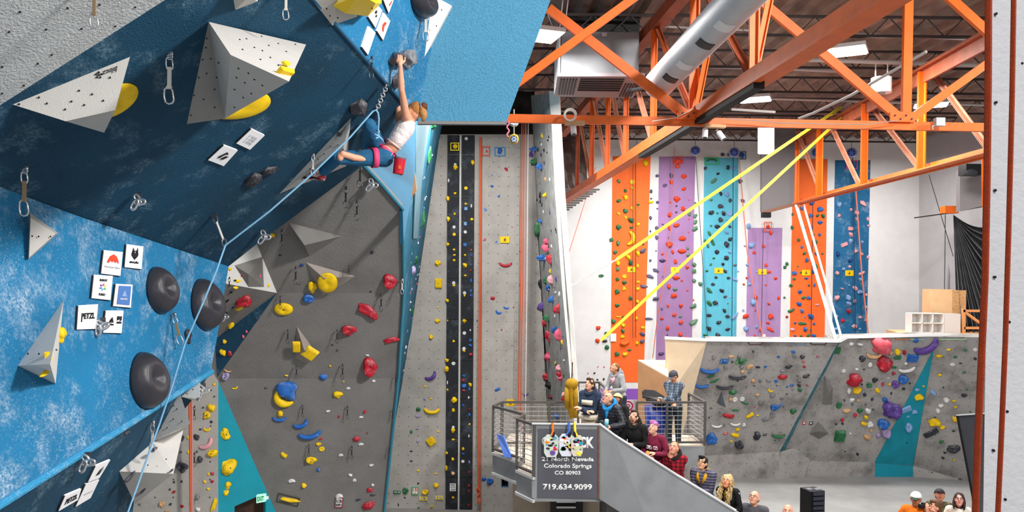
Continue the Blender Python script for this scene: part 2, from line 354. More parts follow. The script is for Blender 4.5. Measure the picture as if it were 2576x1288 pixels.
for i in range(n):
    (xa, za), (xb, zb) = A[i], A[i+1]
    vs = [cl.verts.new(p) for p in ((xa-sh*y0, y0, za), (xb-sh*y0, y0, zb), (xb+0*y1, y1, zb), (xa+0*y1, y1, za))]; cl.faces.new(vs)
    vs = [cl.verts.new(p) for p in ((xa-sh*y0, y0, za+.15), (xb-sh*y0, y0, zb+.15), (xb, y1, zb+.15), (xa, y1, za+.15))]; cl.faces.new(vs)
tag(wobj('ceiling', cl, mat('corrugated_deck', '#927769', .6, .1, var=.5, vscale=2)), None, None, None, 'structure')
def ground(name, pts, z0, z1, m):
    bm = bmesh.new(); slab(bm, [(x, y, z1) for x, y in pts], (0, 0, z0-z1)); return tag(wobj(name, bm, m), None, None, None, 'structure')
M_MAT = mat('grey_floor_matting', '#9c9c9c', .75, bump=.3, bscale=30, var=.22, vscale=1.2)
ground('floor', [(-8, 4), (16, 4), (16, 28), (-8, 28)], -.3, 0, mat('floor_grey', '#8f8c88', .8, var=.15))
ground('floor_mat', [(5.2, 11), (15, 11), (15, 24), (4.75, 24), (4.75, 19), (5.2, 19)], 0, .45, M_MAT)
# painted stripes
SP = [('orange_stripe', (1541, 393), (1637, 393), (1619, 962), (1536, 962), '#f26a28', 'wide orange painted stripe at the left of the far wall'),
      ('purple_stripe', (1658, 394), (1749, 394), (1740, 905), (1650, 905), '#9d78a8', 'tall purple painted stripe between orange and turquoise'),
      ('turquoise_stripe', (1772, 397), (1858, 397), (1852, 870), (1765, 870), '#5ab4cc', 'turquoise painted stripe with charcoal holds'),
      ('purple_stripe', (1882, 573), (1968, 573), (1962, 870), (1876, 870), '#a583b3', 'shorter purple painted stripe under the grey soffit'),
      ('orange_stripe', (1996, 400), (2082, 400), (2074, 870), (1986, 870), '#f26a28', 'narrower orange painted stripe between purple and navy'),
      ('navy_stripe', (2101, 403), (2190, 403), (2180, 870), (2093, 870), '#11608f', 'dark blue painted stripe furthest right')]
for nm, a, b, c, d, col, lb in SP:
    strip(nm, pF0, [a, b, c, d], mat('stripe'+col, col, .75, bump=.2, bscale=60, var=.12, vscale=2, chalk=.35 if 'navy' in nm else 0), .012, lb)
strip('purple_floor_band', pF0, [(1480, 978), (1678, 978), (1678, 1100), (1480, 1100)], mat('band_purple', '#8a56b8', .75), .012, 'purple painted band along the bottom of the far wall')
mu = strip('mural_panel', plY(21.4), [(1560, 1006), (1604, 1006), (1604, 1066), (1560, 1066)], mat('mural_white', '#e9e4ee', .7), .03, 'white mural board with a red target drawing', 'mural')
q = quadpts(plY(21.4), ((1560, 1066), (1604, 1066), (1604, 1006), (1560, 1006)), .032)
def ringp(x, y, r0, r1, n=16, ry=1): return [[(x+r0*math.cos(6.2832*(i+k)/n), y+ry*r0*math.sin(6.2832*(i+k)/n)) for k in (0, 1)]+[(x+r1*math.cos(6.2832*(i+k)/n), y+ry*r1*math.sin(6.2832*(i+k)/n)) for k in (1, 0)] for i in range(n)]
art_poly(mu, 'target_drawing', ringp(.45, .75, .30, .22, ry=.7)+ringp(.45, .75, .12, .06, ry=.7)+[[(.3, .3), (.35, .3), (.35, .5), (.3, .5)], [(.55, .3), (.6, .3), (.6, .5), (.55, .5)]], q, mat('mural_red', '#c0204a', .7))
art_poly(mu, 'purple_shape', [[(0, 0), (1, 0), (1, .22), (.3, .28), (0, .6)]], q, mat('mural_purple', '#6a3aa0', .7))
# ------------------------------------------------------------------ boulder wall
pBL = Pl(P(1778, 858, 21.0), P(2108, 860, 21.0), P(1960, 1138, 22.4))
pBM = Pl(P(2120, 850, 21.2), P(2350, 850, 21.2), P(2200, 1162, 22.8))
pBR = Pl(pBM.hit(2350, 868), pBM.hit(2297, 1172), P(2520, 1000, 21.3))
facet('BL', 'wall_boulder_left', pBL, [(1778, 857), (2109, 860), (1960, 1138), (1700, 1152), (1735, 1010)], M_BLD, .25, label='left overhanging bouldering panel')
facet('BM', 'wall_boulder_middle', pBM, [(2085, 852), (2350, 846), (2350, 868), (2297, 1172), (2000, 1160), (1985, 1150), (1960, 1130)], M_BLD, .25, label='middle bouldering panel')
facet('BR', 'wall_boulder_right', pBR, [(2350, 846), (2520, 850), (2520, 1240), (2440, 1212), (2297, 1178), (2350, 868)], M_BLD, .2, label='right bouldering panel')
def face3(name, pts, m, th=(0, .06, 0), kind='structure', label=None):
    bm = bmesh.new(); a = pts[1]-pts[0]; a.normalize(); slab(bm, pts, th, (a, Vector((0, 0, 1))))
    return tag(wobj(name, bm, m), label, None, None, kind)
e0 = [pBL.hit(2109, 860), pBL.hit(2060, 950), pBL.hit(2012, 1042), pBL.hit(1960, 1138)]
e1 = [pBM.hit(2116, 852), pBM.hit(2082, 925), pBM.hit(2030, 1020), pBM.hit(1968, 1145)]
for i in range(3): face3('trim_6', [e0[i], e1[i], e1[i+1], e0[i+1]], mat('arete_teal', '#2a6f7c', .8, chalk=1.2, bump=.3), (0, .1, 0))
# kick boards down to the mats
kz = .45
def down(p, z=kz): return Vector((p.x, p.y, z))
a, b = pBL.hit(1700, 1150), pBL.hit(1960, 1137); face3('wall_kick_left', [a, b, down(b), down(a)], M_BLD)
c = P(2046, 1116, 22.9); d = Vector((c.x-.35, c.y-.3, kz)); face3('wall_kick_step', [b, c, d, down(b)], M_BLD)
a, b = pBM.hit(1995, 1158), pBM.hit(2201, 1163); c = pBM.hit(2297, 1172)
face3('wall_kick_middle', [a, b, down(b), down(a)], M_BLD); face3('wall_kick_teal', [b, c, down(c), down(b)], M_TEAL)
d = pBR.hit(2520, 1235); face3('wall_kick_right', [c, d, down(d), down(c)], M_BLD)
strip('teal_stripe', pBM, [(2351, 872), (2338, 900), (2201, 1163), (2297, 1171), (2350, 875)], M_TEAL, .012, 'tall teal triangle painted on the bouldering wall')
# white top edge and deck
tp = [(1672, 850, 21.0), (1778, 855, 21.0), (2109, 858, 21.0), (2128, 848, 21.2), (2330, 843, 21.2), (2400, 843, 21.2), (2520, 851, 21.0)]
bm = bmesh.new()
for i in range(len(tp)-1): bar(bm, P(*tp[i]), P(*tp[i+1]), .12, .07)
tag(wobj('trim_7', bm, WHITE), None, None, None, 'structure')
bm = bmesh.new(); z = P(2330, 848, 21.3).z; slab(bm, [(x, y, z) for x, y in ((10.8, 21.3), (14.5, 21.3), (14.5, 24.6), (11.6, 24.6))], (0, 0, -.15))
tag(wobj('floor_deck', bm, M_PLY), None, None, None, 'structure'); ZD = z
face3('panel_side', [P(1673, 852, 21.0), P(1778, 858, 21.0), P(1735, 1010, 21.9), P(1702, 1150, 22.3), P(1682, 1150, 21.6), P(1680, 1000, 21.2)], M_PALEPLY, (0, .05, 0), None).name = 'plywood_side_panel'
tag(bpy.data.objects['plywood_side_panel'], 'tall pale plywood side panel at the left end of the bouldering wall', 'panel')
cr = empty('plywood_crate', P(1640, 1060, 21.3), 'plywood box with a pale slanting top behind the rubbish bin', 'box')
bm = bmesh.new(); slab(bm, [P(1605, 905, 20.9), P(1681, 948, 20.5), P(1681, 1082, 20.5), P(1605, 1082, 20.9)], (0.02, .04, 0)); wobj('side', bm, M_PLYD, cr)
bm = bmesh.new(); slab(bm, [P(1605, 905, 20.9), P(1681, 948, 20.5), P(1681, 906, 21.9)], (0, 0, -.03)); wobj('top', bm, M_PALEPLY, cr)
# ------------------------------------------------------------------ things on the deck
def onz(u, v, z):  # point of the pixel ray at height z
    d = ray(u, v); return O+d*((z-HC)/d.z)
cb = onz(2325, 836, ZD); s = cb.y/FPX
st = empty('cubby_shelf', cb, 'white six-hole cubby shelf on the deck beside the plywood box', 'shelf')
bm = bmesh.new(); W_, H_ = 80*s, 48*s; x = P(2286, 788, cb.y); X0 = x.x; Z1 = ZD+H_
for k in range(4): box(bm, (X0+W_*k/3, cb.y, ZD+H_/2), (.025, .35, H_))
for k in range(3): box(bm, (X0+W_/2, cb.y, ZD+H_*k/2+.0), (W_, .35, .025))
box(bm, (X0+W_/2, cb.y+.17, ZD+H_/2), (W_, .01, H_)); wobj('frame', bm, WHITE, st)
bm = bmesh.new(); box(bm, (X0+W_+22*s, cb.y, ZD+H_/2), (40*s, .36, H_)); wobj('side_cabinet', bm, mat('cabinet_grey', '#cfd0d2', .5), st)
bb = P(2374, 838, cb.y+.6); bm = bmesh.new(); s = bb.y/FPX
bx = empty('plywood_box', (bb.x, bb.y, ZD), 'tall plywood box standing behind the cubby shelf', 'box')
box(bm, (P(2357, 790, bb.y).x, bb.y, ZD+1.27/2), (54*s, .5, 1.27)); wobj('left_panel', bm, M_PLY, bx)
bm = bmesh.new(); box(bm, (P(2402, 790, bb.y).x, bb.y+.02, ZD+1.25/2), (34*s, .5, 1.25)); wobj('right_panel', bm, mat('ply_knotty', '#d9a873', .6, var=.3, vscale=14), bx)
fr = empty('timber_trestle', onz(2445, 845, ZD), 'orange-tinted timber frame at the right end of the deck', 'frame'); Yf = 23.2
fm = mat('timber', '#dd9a64', .6, var=.15)
for nm, a, b in (('post', (2424, 776), (2424, 848)), ('top_rail', (2422, 782), (2480, 782)), ('bottom_rail', (2424, 825), (2480, 825)), ('brace', (2428, 786), (2478, 822))):
    bm = bmesh.new(); bar(bm, P(*a, Yf), P(*b, Yf), .07); wobj(nm, bm, fm, fr)
# grey net curtain gathered at a bracket
bk = empty('curtain_bracket', P(2387, 528, 24.2), 'short rust orange steel bracket holding the net curtain', 'bracket')
bm = bmesh.new(); bar(bm, P(2371, 528, 24.2), P(2405, 528, 24.2), .3, .22); wobj('plate', bm, M_ORANGE, bk)
bm = bmesh.new(); tube(bm, [P(2300, 548, 24.3), P(2387, 536, 24.2), P(2500, 514, 24.0)], .02, 6); wobj('rod', bm, mat('dark_rod', '#33302e', .5, .5), bk)
bm = bmesh.new(); nn = 90; top = P(2398, 540, 24.0); rows = []
edge = [(2408, 842), (2440, 842), (2470, 860), (2500, 840), (2500, 760), (2500, 690), (2500, 620), (2500, 570)]
for j in range(9):
    t = j/8; r_ = []
    for i in range(nn+1):
        f = i/nn*(len(edge)-1); k = min(int(f), len(edge)-2); ff = f-k
        u = edge[k][0]*(1-ff)+edge[k+1][0]*ff; v = edge[k][1]*(1-ff)+edge[k+1][1]*ff
        sag = math.sin(t*math.pi)*14
        r_.append(bm.verts.new(P(2398+(u-2398)*t, 540+(v-540)*t+sag*(i/nn), 24.0+t*.35*math.sin(i*.95)+.1*math.sin(i*2.3)*t)))
    rows.append(r_)
for j in range(8):
    for i in range(nn): bm.faces.new((rows[j][i], rows[j][i+1], rows[j+1][i+1], rows[j+1][i]))
r = bmesh.ops.solidify(bm, geom=bm.faces[:], thickness=.01)
tag(wobj('net_curtain', bm, mat('curtain_grey', '#7d7f84', .6, var=.4, vscale=5), smooth=True), 'grey net curtain fanning out in folds from an orange bracket', 'curtain')
ld = empty('ladder', P(2390, 700, 26), 'grey ladder leaning in the far right corner', 'ladder')
for a, b in (((2381, 700), (2394, 570)), ((2406, 700), (2399, 570))):
    bm = bmesh.new(); bar(bm, P(a[0], 760, 26), P(b[0], 570, 26.4), .05); wobj('rail', bm, mat('ladder_grey', '#8d9096', .5), ld)
for v in (620, 642, 668, 696, 724):
    bm = bmesh.new(); bar(bm, P(2387, v, 26.2), P(2403, v, 26.2), .03); wobj('rung', bm, mat('ladder_grey', '#8d9096', .5), ld)
def cable(name, pts, r, m, label=None, cat='cable', group=None, parent=None, n=6):
    bm = bmesh.new(); tube(bm, [P(*p) for p in pts], r, n); o = wobj(name, bm, m, parent)
    if parent is None: tag(o, label, cat, group)
    return o
DKC = mat('dark_cord', '#3d3c42', .7)
cable('steel_cable', [(2337, 440, 24.5), (2398, 645, 25.5)], .012, DKC, 'thin dark cable slanting down beside the net curtain')
cable('tie_line', [(2378, 540, 24.4), (2375, 840, 24.4)], .012, DKC, 'thin dark cord hanging straight from the orange bracket', 'cord')
# soffit
face3('wall_soffit', [P(1917, 320, 25.3), P(2004, 320, 24.6), P(2004, 512, 24.6), P(1917, 532, 25.3)], mat('soffit_grey', '#6f6b6d', .85), (.05, .35, 0))
bm = bmesh.new(); bar(bm, P(1915, 536, 25.2), P(2010, 511, 24.5), .05, .09); tag(wobj('trim_8', bm, mat('brown_trim', '#7a5240', .6)), None, None, None, 'structure')
face3('wall_soffit_right', [P(2415, 428, 23.4), P(2500, 415, 22.8), P(2500, 512, 22.8), P(2415, 532, 23.4)], mat('soffit_grey', '#a5a1a2', .8), (.05, .3, 0))
tag(wobj('camera_mount', (lambda b_: (box(b_, P(1927, 541, 25.0), (.26, .2, .16)), b_)[1])(bmesh.new()), BLACK), 'small black box fixed under the corner of the grey soffit', 'box')
sp = empty('wall_loudspeaker', P(2443, 430, 22.4), 'dark loudspeaker under the roof at the far right', 'speaker')
bm = bmesh.new(); box(bm, P(2443, 428, 22.4), (.5, .4, .3)); wobj('cabinet', bm, BLACK, sp)
bm = bmesh.new(); ell(bm, P(2443, 434, 22.2), (.2, .06, .1)); wobj('grille', bm, mat('grille', '#2b2d33', .5), sp)
# ------------------------------------------------------------------ platform, railings, stair wall, sign
KP_ = .87; P_full = P
def P(u, v, Y): return P_full(u, v, Y*KP_)
ZP = HC-(HC-1.92)*KP_; RH = 1.07*KP_
M_PLAT = mat('platform_grey', '#8e9194', .6, bump=.1, var=.15, vscale=3, dirt=.3); M_RAIL = mat('rail_steel', '#5f5c5a', .4, .5); M_WIRE = mat('rail_wire', '#c4c0bd', .35, .5)
M_FLR = mat('platform_floor', '#d5c7b4', .7, var=.1)
def atz(u, v, z): return onz(u, v, z)
L0 = atz(1262, 1012, ZP+RH); L1 = atz(1241, 1022, ZP+RH); L2 = atz(1319, 1043, ZP+RH); L3 = atz(1301, 1055, ZP+RH); L4 = atz(1345, 1069, ZP+RH)
R0 = atz(1455, 1012, ZP+RH); R1 = atz(1602, 1012, ZP+RH); R2 = atz(1774, 1012, ZP+RH); R3 = atz(1733, 990, ZP+RH); R4 = atz(1660, 960, ZP+RH)
S0 = P(1345, 1068, 16.35); S1 = P(1505, 1073, 16.35)
bm = bmesh.new()
plat = [L1, L2, L3, L4, S1+Vector((0, .05, 0)), Vector((R1.x-.95, 14.3, 0)), Vector((R1.x-.8, R1.y, 0)), R2, Vector((R2.x, 18.3, 0)), Vector((L0.x+.2, 18.2, 0)), L0]
slab(bm, [(p[0], p[1], ZP-.02) for p in plat], (0, 0, -.42)); tag(wobj('floor_platform', bm, M_PLAT), None, None, None, 'structure')
bm = bmesh.new(); slab(bm, [(p[0], p[1], ZP) for p in plat], (0, 0, -.02)); tag(wobj('floor_platform_deck', bm, M_FLR), None, None, None, 'structure')
bm = bmesh.new()
for a, b in ((L1, L2), (L2, L3), (L3, L4)):
    for z in (ZP-.43, ZP-.02): bar(bm, (a.x, a.y-.03, z), (b.x, b.y-.03, z), .05, .05)
tag(wobj('trim_9', bm, mat('pale_edge', '#bfc0c0', .5)), None, None, None, 'structure')
def railing(segs, label, grid=True, skip=()):
    rt = empty('railing', (segs[0][0].x, segs[0][0].y, ZP), label, 'railing')
    posts = []
    for a, b in segs:
        H = Vector((0, 0, RH-.07)); bm = bmesh.new(); bar(bm, a, b, .05, .045); wobj('top_rail', bm, M_RAIL, rt)
        bm = bmesh.new(); bar(bm, a-H, b-H, .05, .04); wobj('bottom_rail', bm, M_RAIL, rt)
        for p in (a, b):
            if all((p-q).length > .1 for q in posts):
                posts.append(p); bm = bmesh.new(); bar(bm, p-Vector((0, 0, RH)), p, .05, .05, (0, 1, 0)); wobj('post', bm, M_RAIL, rt)
        bm = bmesh.new(); n = 9
        for i in range(1, n): k = H*(i/n); bar(bm, a-k, b-k, .011, .011)
        m = int((b-a).length/.11)
        for i in range(1, m): p = a.lerp(b, i/m); bar(bm, p, p-H, .0045, .0045)
        o = wobj('wire_mesh', bm, M_WIRE, rt)
    return rt
railing([(L0, L1), (L1, L2), (L2, L3), (L3, L4)], 'stepped steel mesh railing at the left end of the platform')
Rm = L0.lerp(R0, .62)
railing([(L0+Vector((.02, .02, 0)), Rm), (Rm, R0)], 'long steel mesh railing along the back of the platform left of the crowd')
railing([(R1, R1.lerp(R2, .44)), (R1.lerp(R2, .44), R2), (R2, R3)], 'steel mesh railing in front of the man in the checked shirt')
ra = atz(1455, 962, ZP+RH); rb = atz(1508, 962, ZP+RH); rc_ = atz(1555, 1005, ZP+RH)
railing([(ra, rb), (rb, rc_)], 'steel railing behind the boy in the blue jacket')
# sign wall and stair wall
bm = bmesh.new(); slab(bm, [P(1338, 1067, 16.35), P(1508, 1069, 16.35), P(1508, 1254, 16.35), P(1338, 1253, 16.35)], (0, .05, 0))
tag(wobj('wall_platform_front', bm, M_PLAT), None, None, None, 'structure')
sg = empty('gym_sign', P(1428, 1253, 16.3), 'dark grey sign with white address and phone number on the platform front', 'sign')
q = [P(1352, 1252, 16.33), P(1503.5, 1252.5, 16.33), P(1504.5, 1081, 16.33), P(1354, 1079, 16.33)]
bm = bmesh.new(); slab(bm, q, (0, .02, 0)); wobj('board', bm, mat('sign_grey', '#55565f', .7), sg)
WT = mat('sign_white', '#f4f4f4', .6)
art_text(sg, 'lettering', 'City', q, (.06, .70, .42, .895), WT, bold=.035); art_text(sg, 'lettering', 'ROCK', q, (.43, .725, .935, .895), WT, bold=.045)
art_text(sg, 'lettering', '21 North Nevada', q, (.065, .535, .93, .595), WT, bold=.03); art_text(sg, 'lettering', 'Colorado Springs', q, (.10, .415, .895, .50), WT, bold=.03)
art_text(sg, 'lettering', 'CO 80903', q, (.28, .335, .71, .395), WT, bold=.03); art_text(sg, 'lettering', '719.634.9099', q, (.085, .115, .905, .205), WT, bold=.035)
rp = [P(1505, 1068, 16.35), P(1545, 1098, 16.25), P(1600, 1133, 16.1), P(1700, 1197, 15.85), P(1850, 1288, 15.4), P(1990, 1372, 15.0), P(1990, 1460, 15.0), P(1640, 1340, 15.9), P(1530, 1270, 16.3), P(1505, 1253, 16.35)]
bm = bmesh.new(); slab(bm, rp, (.05, .06, 0)); tag(wobj('wall_stair', bm, M_PLAT), None, None, None, 'structure')
bm = bmesh.new()
for i in range(4): bar(bm, rp[i]+Vector((.02, .03, .01)), rp[i+1]+Vector((.02, .03, .01)), .1, .02)
bar(bm, P(1338, 1066, 16.37), P(1508, 1068, 16.37), .1, .02)
tag(wobj('trim_10', bm, mat('cap_grey', '#a3a5a7', .5)), None, None, None, 'structure')
bm = bmesh.new(); bar(bm, P(1506.5, 1069, 16.33), P(1506, 1254, 16.33), .03, .03); tag(wobj('trim_11', bm, mat('rust', '#7c5a4a', .8, var=.4, vscale=20)), None, None, None, 'structure')
# stairs behind the stair wall
STEP = []
bm = bmesh.new(); x = 1.78; z = ZP
while z > .25:
    z -= .20; y_ = (16.72-(x/.87-2.0)*.32)*.87; box(bm, (x+.13, y_+.50, z/2), (.26, 1.1, z)); STEP.append((x, x+.26, z)); x += .26
tag(wobj('floor_stairs', bm, mat('stair_grey', '#6e6c6a', .8)), None, None, None, 'structure')
def floor_at(x, y):
    if x > 5.2 and y > 11: return .45
    for a, b, z in STEP:
        if a <= x < b: return z
    if y > 15.5 and x < 4.2: return ZP
    return ZP if x < 1.78 else 0.0
# space under the platform
face3('wall_under_platform', [P(1290, 1200, 18.6), P(1600, 1200, 18.6), P(1600, 1420, 18.6), P(1290, 1420, 18.6)], mat('under_tan', '#b4a492', .8, var=.15), (0, .1, 0))
us = empty('dark_opening_fill', P(1425, 1330, 17.6), 'black box filling in a dark opening with white rungs under the sign', 'cabinet')  # added black box stands in for a dark opening, no cabinet there
bm = bmesh.new(); box(bm, P(1424, 1310, 18.0), (.62, .4, 1.0)); wobj('body', bm, BLACK, us)
for v in (1262, 1276):
    bm = bmesh.new(); bar(bm, P(1400, v, 17.7), P(1448, v, 17.7), .05, .03); wobj('shelf', bm, WHITE, us)  # white bars stand in for the rungs in the opening
# hanging accessory boards in front of the sign
for i, (u, v, w_, h_, cc, sl, u0, lb) in enumerate(((1387, 1122, 37, 56, '#cdd6cf', 'orange', 1389, 'sticker-covered board on an orange sling, leftmost in front of the sign'),
                                   (1425, 1120, 36, 56, '#d9dde8', 'blue', 1430, 'sticker-covered board on a blue sling, middle one in front of the sign'),
                                   (1452, 1122, 30, 52, '#d8cfc3', 'yellow', 1445, 'sticker-covered board on a yellow sling, rightmost in front of the sign'))):
    Yb = 16.2-.04*i; t = empty('chalk_board', P(u, v+h_/2, Yb), lb, 'board')
    bm = bmesh.new(); c8 = [(-.5, -.32), (-.3, -.5), (.3, -.5), (.5, -.36), (.46, .3), (.3, .5), (-.32, .5), (-.5, .3)]
    slab(bm, [P(u+a*w_, v+b*h_, Yb) for a, b in c8], (0, .03, 0)); wobj('plate', bm, mat('board'+cc, cc, .5), t)
    random.seed(20+i)
    for k, sc in enumerate(('#d42a3a', '#6a4aa0', '#12a0b8', '#2f8a3a', '#101010', '#f0e030', '#e88a20', '#ffffff', '#d42a6a', '#8fc0d8', '#303038', '#c8d890', '#b04830', '#ffffff', '#58a0c0', '#1c1c22', '#e0b0c0', '#7890a0')):
        bm = bmesh.new(); du, dv = random.uniform(-.33, .33)*w_, random.uniform(-.36, .38)*h_; r_ = random.uniform(3, 8)
        slab(bm, [P(u+du+r_*a, v+dv+r_*b, Yb-.004*(k % 3+1)) for a, b in circ(0, 0, 1, random.choice((4, 4, 4, 5, 6, 12)), random.uniform(.4, 1))], (0, .004, 0)); wobj('sticker', bm, mat('st'+sc, sc, .5), t)
    bm = bmesh.new(); tube(bm, [P(u0, 1066, 16.3), P(u0+1, 1064, 16.25), P(u0+2, 1085, Yb), P(u, v-h_/2+2, Yb-.02)], .02, 6); wobj('sling', bm, mat('sling'+sl, {'orange': '#e0701a', 'blue': '#2c59b0', 'yellow': '#e8d020'}[sl], .7), t)
    bm = bmesh.new(); ell(bm, P(u0+2, 1092, Yb), (.035, .025, .06)); wobj('knot', bm, BLACK, t)
# bin, jacket, blue tub, tripod bits
bn = empty('rubbish_bin', P(1650, 1070, 20.3), 'blue rubbish bin with a black liner spilling over the rim', 'bin')
c = P(1650, 1040, 20.3); bm = bmesh.new(); cylv(bm, (c.x, c.y, ZP+.38), .2, .76, n=24, r2=.26); wobj('body', bm, mat('bin_blue', '#2a3f9a', .4), bn, True)
bm = bmesh.new(); vs = [bm.verts.new(P(*p)) for p in ((1614, 985, 20.0), (1622, 979, 20.4), (1650, 982, 20.5), (1676, 1002, 20.3), (1680, 1010, 19.9), (1664, 1008, 19.8), (1640, 1006, 19.8), (1617, 1000, 19.8))]
lo = [bm.verts.new(v_.co+Vector(((c.x-v_.co.x)*.35, (c.y-v_.co.y)*.3, -.1-.04*(i % 3)))) for i, v_ in enumerate(vs)]
for i in range(8): bm.faces.new((vs[i], vs[(i+1) % 8], lo[(i+1) % 8], lo[i]))
bm.faces.new(vs); bm.faces.new(lo[::-1]); bmesh.ops.subdivide_edges(bm, edges=bm.edges[:], cuts=2, use_grid_fill=True)
for v_ in bm.verts: v_.co += noise.noise_vector(v_.co*9)*.03
wobj('liner', bm, mat('bin_liner', '#121214', .25), bn)
jk = empty('hanging_jacket', P(1436, 1050, 18.9), 'mustard yellow hooded jacket hanging beside the white post', 'jacket')
bm = bmesh.new(); rows = []
prof = [(958, 1437, 3), (964, 1437, 12), (975, 1437, 15), (990, 1437, 13), (1010, 1438, 13), (1030, 1440, 12), (1052, 1443, 9)]
for v, u, w_ in prof:
    rows.append([bm.verts.new(P(u+w_*math.cos(a), v, 18.9+.13*math.sin(a)*(w_/13)+.02*math.sin(a*5))) for a in [6.2832*k/28 for k in range(28)]])
for j in range(len(rows)-1):
    for k in range(28): bm.faces.new((rows[j][k], rows[j][(k+1) % 28], rows[j+1][(k+1) % 28], rows[j+1][k]))
bm.faces.new(rows[0]); bm.faces.new(rows[-1][::-1]); MJ = mat('mustard', '#a8800f', .8, var=.3, vscale=8); wobj('body', bm, MJ, jk, True)
bm = bmesh.new(); ell(bm, P(1438, 966, 18.85), (.14, .13, .12)); wobj('hood', bm, MJ, jk, True)
for dx in (-9, 9):
    bm = bmesh.new(); tube(bm, [P(1437+dx, 975, 18.85), P(1437+dx*1.25, 1000, 18.8), P(1438+dx*1.2, 1028, 18.8)], .05, 10, radii=[.06, .055, .045]); wobj('sleeve', bm, MJ, jk, True)
bm = bmesh.new(); tube(bm, [P(1438, 958, 18.9), P(1440, 912, 18.6)], .01, 6); wobj('hanging_loop', bm, BLACK, jk)
bl_ = wobj('blue_tub_lid', (lambda b_: (slab(b_, [P(1249, 1092, 18.4), P(1266, 1098, 18.2), P(1287, 1152, 17.9), P(1268, 1150, 18.0)], (.02, .03, 0)), b_)[1])(bmesh.new()), mat('tub_blue', '#5578cc', .4))
tag(bl_, 'translucent blue plastic lid leaning behind the left railing', 'lid')
P = P_full
# loudspeaker tower, dark pad
lt = empty('loudspeaker_tower', P(2051, 1330, 14.2), 'black loudspeaker tower with stacked slots at the lower right', 'speaker')
c = P(2051, 1290, 14.2); zt = P(2051, 1236, 14.2).z; bm = bmesh.new(); box(bm, (c.x, c.y+.15, (zt+.45)/2), (.30, .30, zt-.45), Matrix.Rotation(.25, 3, 'Z')); wobj('cabinet', bm, BLACK, lt)
for k in range(8):
    bm = bmesh.new(); box(bm, (c.x+.045, c.y-.01, zt-.04-k*.085), (.22, .05, .062), Matrix.Rotation(.25, 3, 'Z') @ Matrix.Rotation(-.2, 3, 'X')); wobj('driver_slot', bm, mat('slot', '#2c2e38', .4), lt)
for dx in (-.07, .07):
    bm = bmesh.new(); box(bm, (c.x+dx, c.y+.12, zt+.005), (.1, .1, .02), Matrix.Rotation(.25, 3, 'Z')); wobj('handle_recess', bm, mat('slot2', '#6a6d78', .4), lt)
pd = empty('crash_pad', P(2440, 1288, 12.5), 'large dark grey pad standing against the white wall', 'pad')
bm = bmesh.new(); slab(bm, [P(2407, 1045, 12.6), P(2500, 1040, 11.8), P(2500, 1600, 11.8), P(2475, 1590, 12.4), P(2446, 1250, 12.5)], (.1, .12, 0)); wobj('cover', bm, mat('pad_grey', '#45474f', .6, var=.2, vscale=3), pd)
bm = bmesh.new(); tube(bm, [P(2407, 1046, 12.58), P(2446, 1250, 12.48), P(2475, 1590, 12.38)], .012, 6); wobj('dark_piping', bm, BLACK, pd)
bm = bmesh.new(); tube(bm, [P(2407, 1045, 12.58), P(2500, 1039, 11.78)], .012, 6); wobj('pale_piping', bm, mat('pip', '#aeb0b4', .6), pd)
# ------------------------------------------------------------------ near white wall and ropes at the right
yn = 2.7
bm = bmesh.new(); e_t, e_b = P(2494, -80, yn), P(2472, 1380, yn); e_d = (e_t-e_b)/(e_t.z-e_b.z); e_t, e_b = e_b+e_d*(10.6-e_b.z), e_b+e_d*(0-e_b.z); slab(bm, [e_t, e_b, e_b+Vector((1.1, -.1, 0)), e_t+Vector((1.1, -.1, 0))], (.06, .07, 0))
nw = tag(wobj('wall_near_right', bm, mat('near_white_wall', '#dcdce0', .85, bump=.3, bscale=45, var=.04)), None, None, None, 'structure')
bm = bmesh.new()
for u, v in ((2505, 35), (2505, 258), (2503, 479), (2502, 697), (2540, 585), (2538, 810), (2499, 1133), (2533, 1035), (2528, 1256), (2570, 160), (2572, 1160)):
    cylv(bm, P(u, v, yn-.006), .0045, .008, (0, 1, 0), 10)
wobj('bolt_holes', bm, BLACK).parent = None
bo = bpy.data.objects['bolt_holes']; tag(bo, None, None, None, 'structure'); bo.name = 'trim_12'
M_ROPE = mat('orange_rope', '#b8400f', .8, bump=.8, bscale=300, var=.2, vscale=60)
cable('climbing_rope', [(2487, -60, 2.5), (2486, 200, 2.5), (2483, 450, 2.5), (2478, 700, 2.5), (2471, 860, 2.5), (2460, 1100, 2.5), (2452, 1340, 2.5)], .0105, M_ROPE, 'thick orange rope hanging close in front of the white wall edge', 'rope', n=10)
cable('climbing_rope', [(2551, -60, 2.45), (2546, 250, 2.45), (2538, 560, 2.45), (2529, 860, 2.45), (2519, 1100, 2.45), (2508, 1340, 2.45)], .0078, M_ROPE, 'orange rope hanging across the white wall at the far right edge', 'rope', n=10)
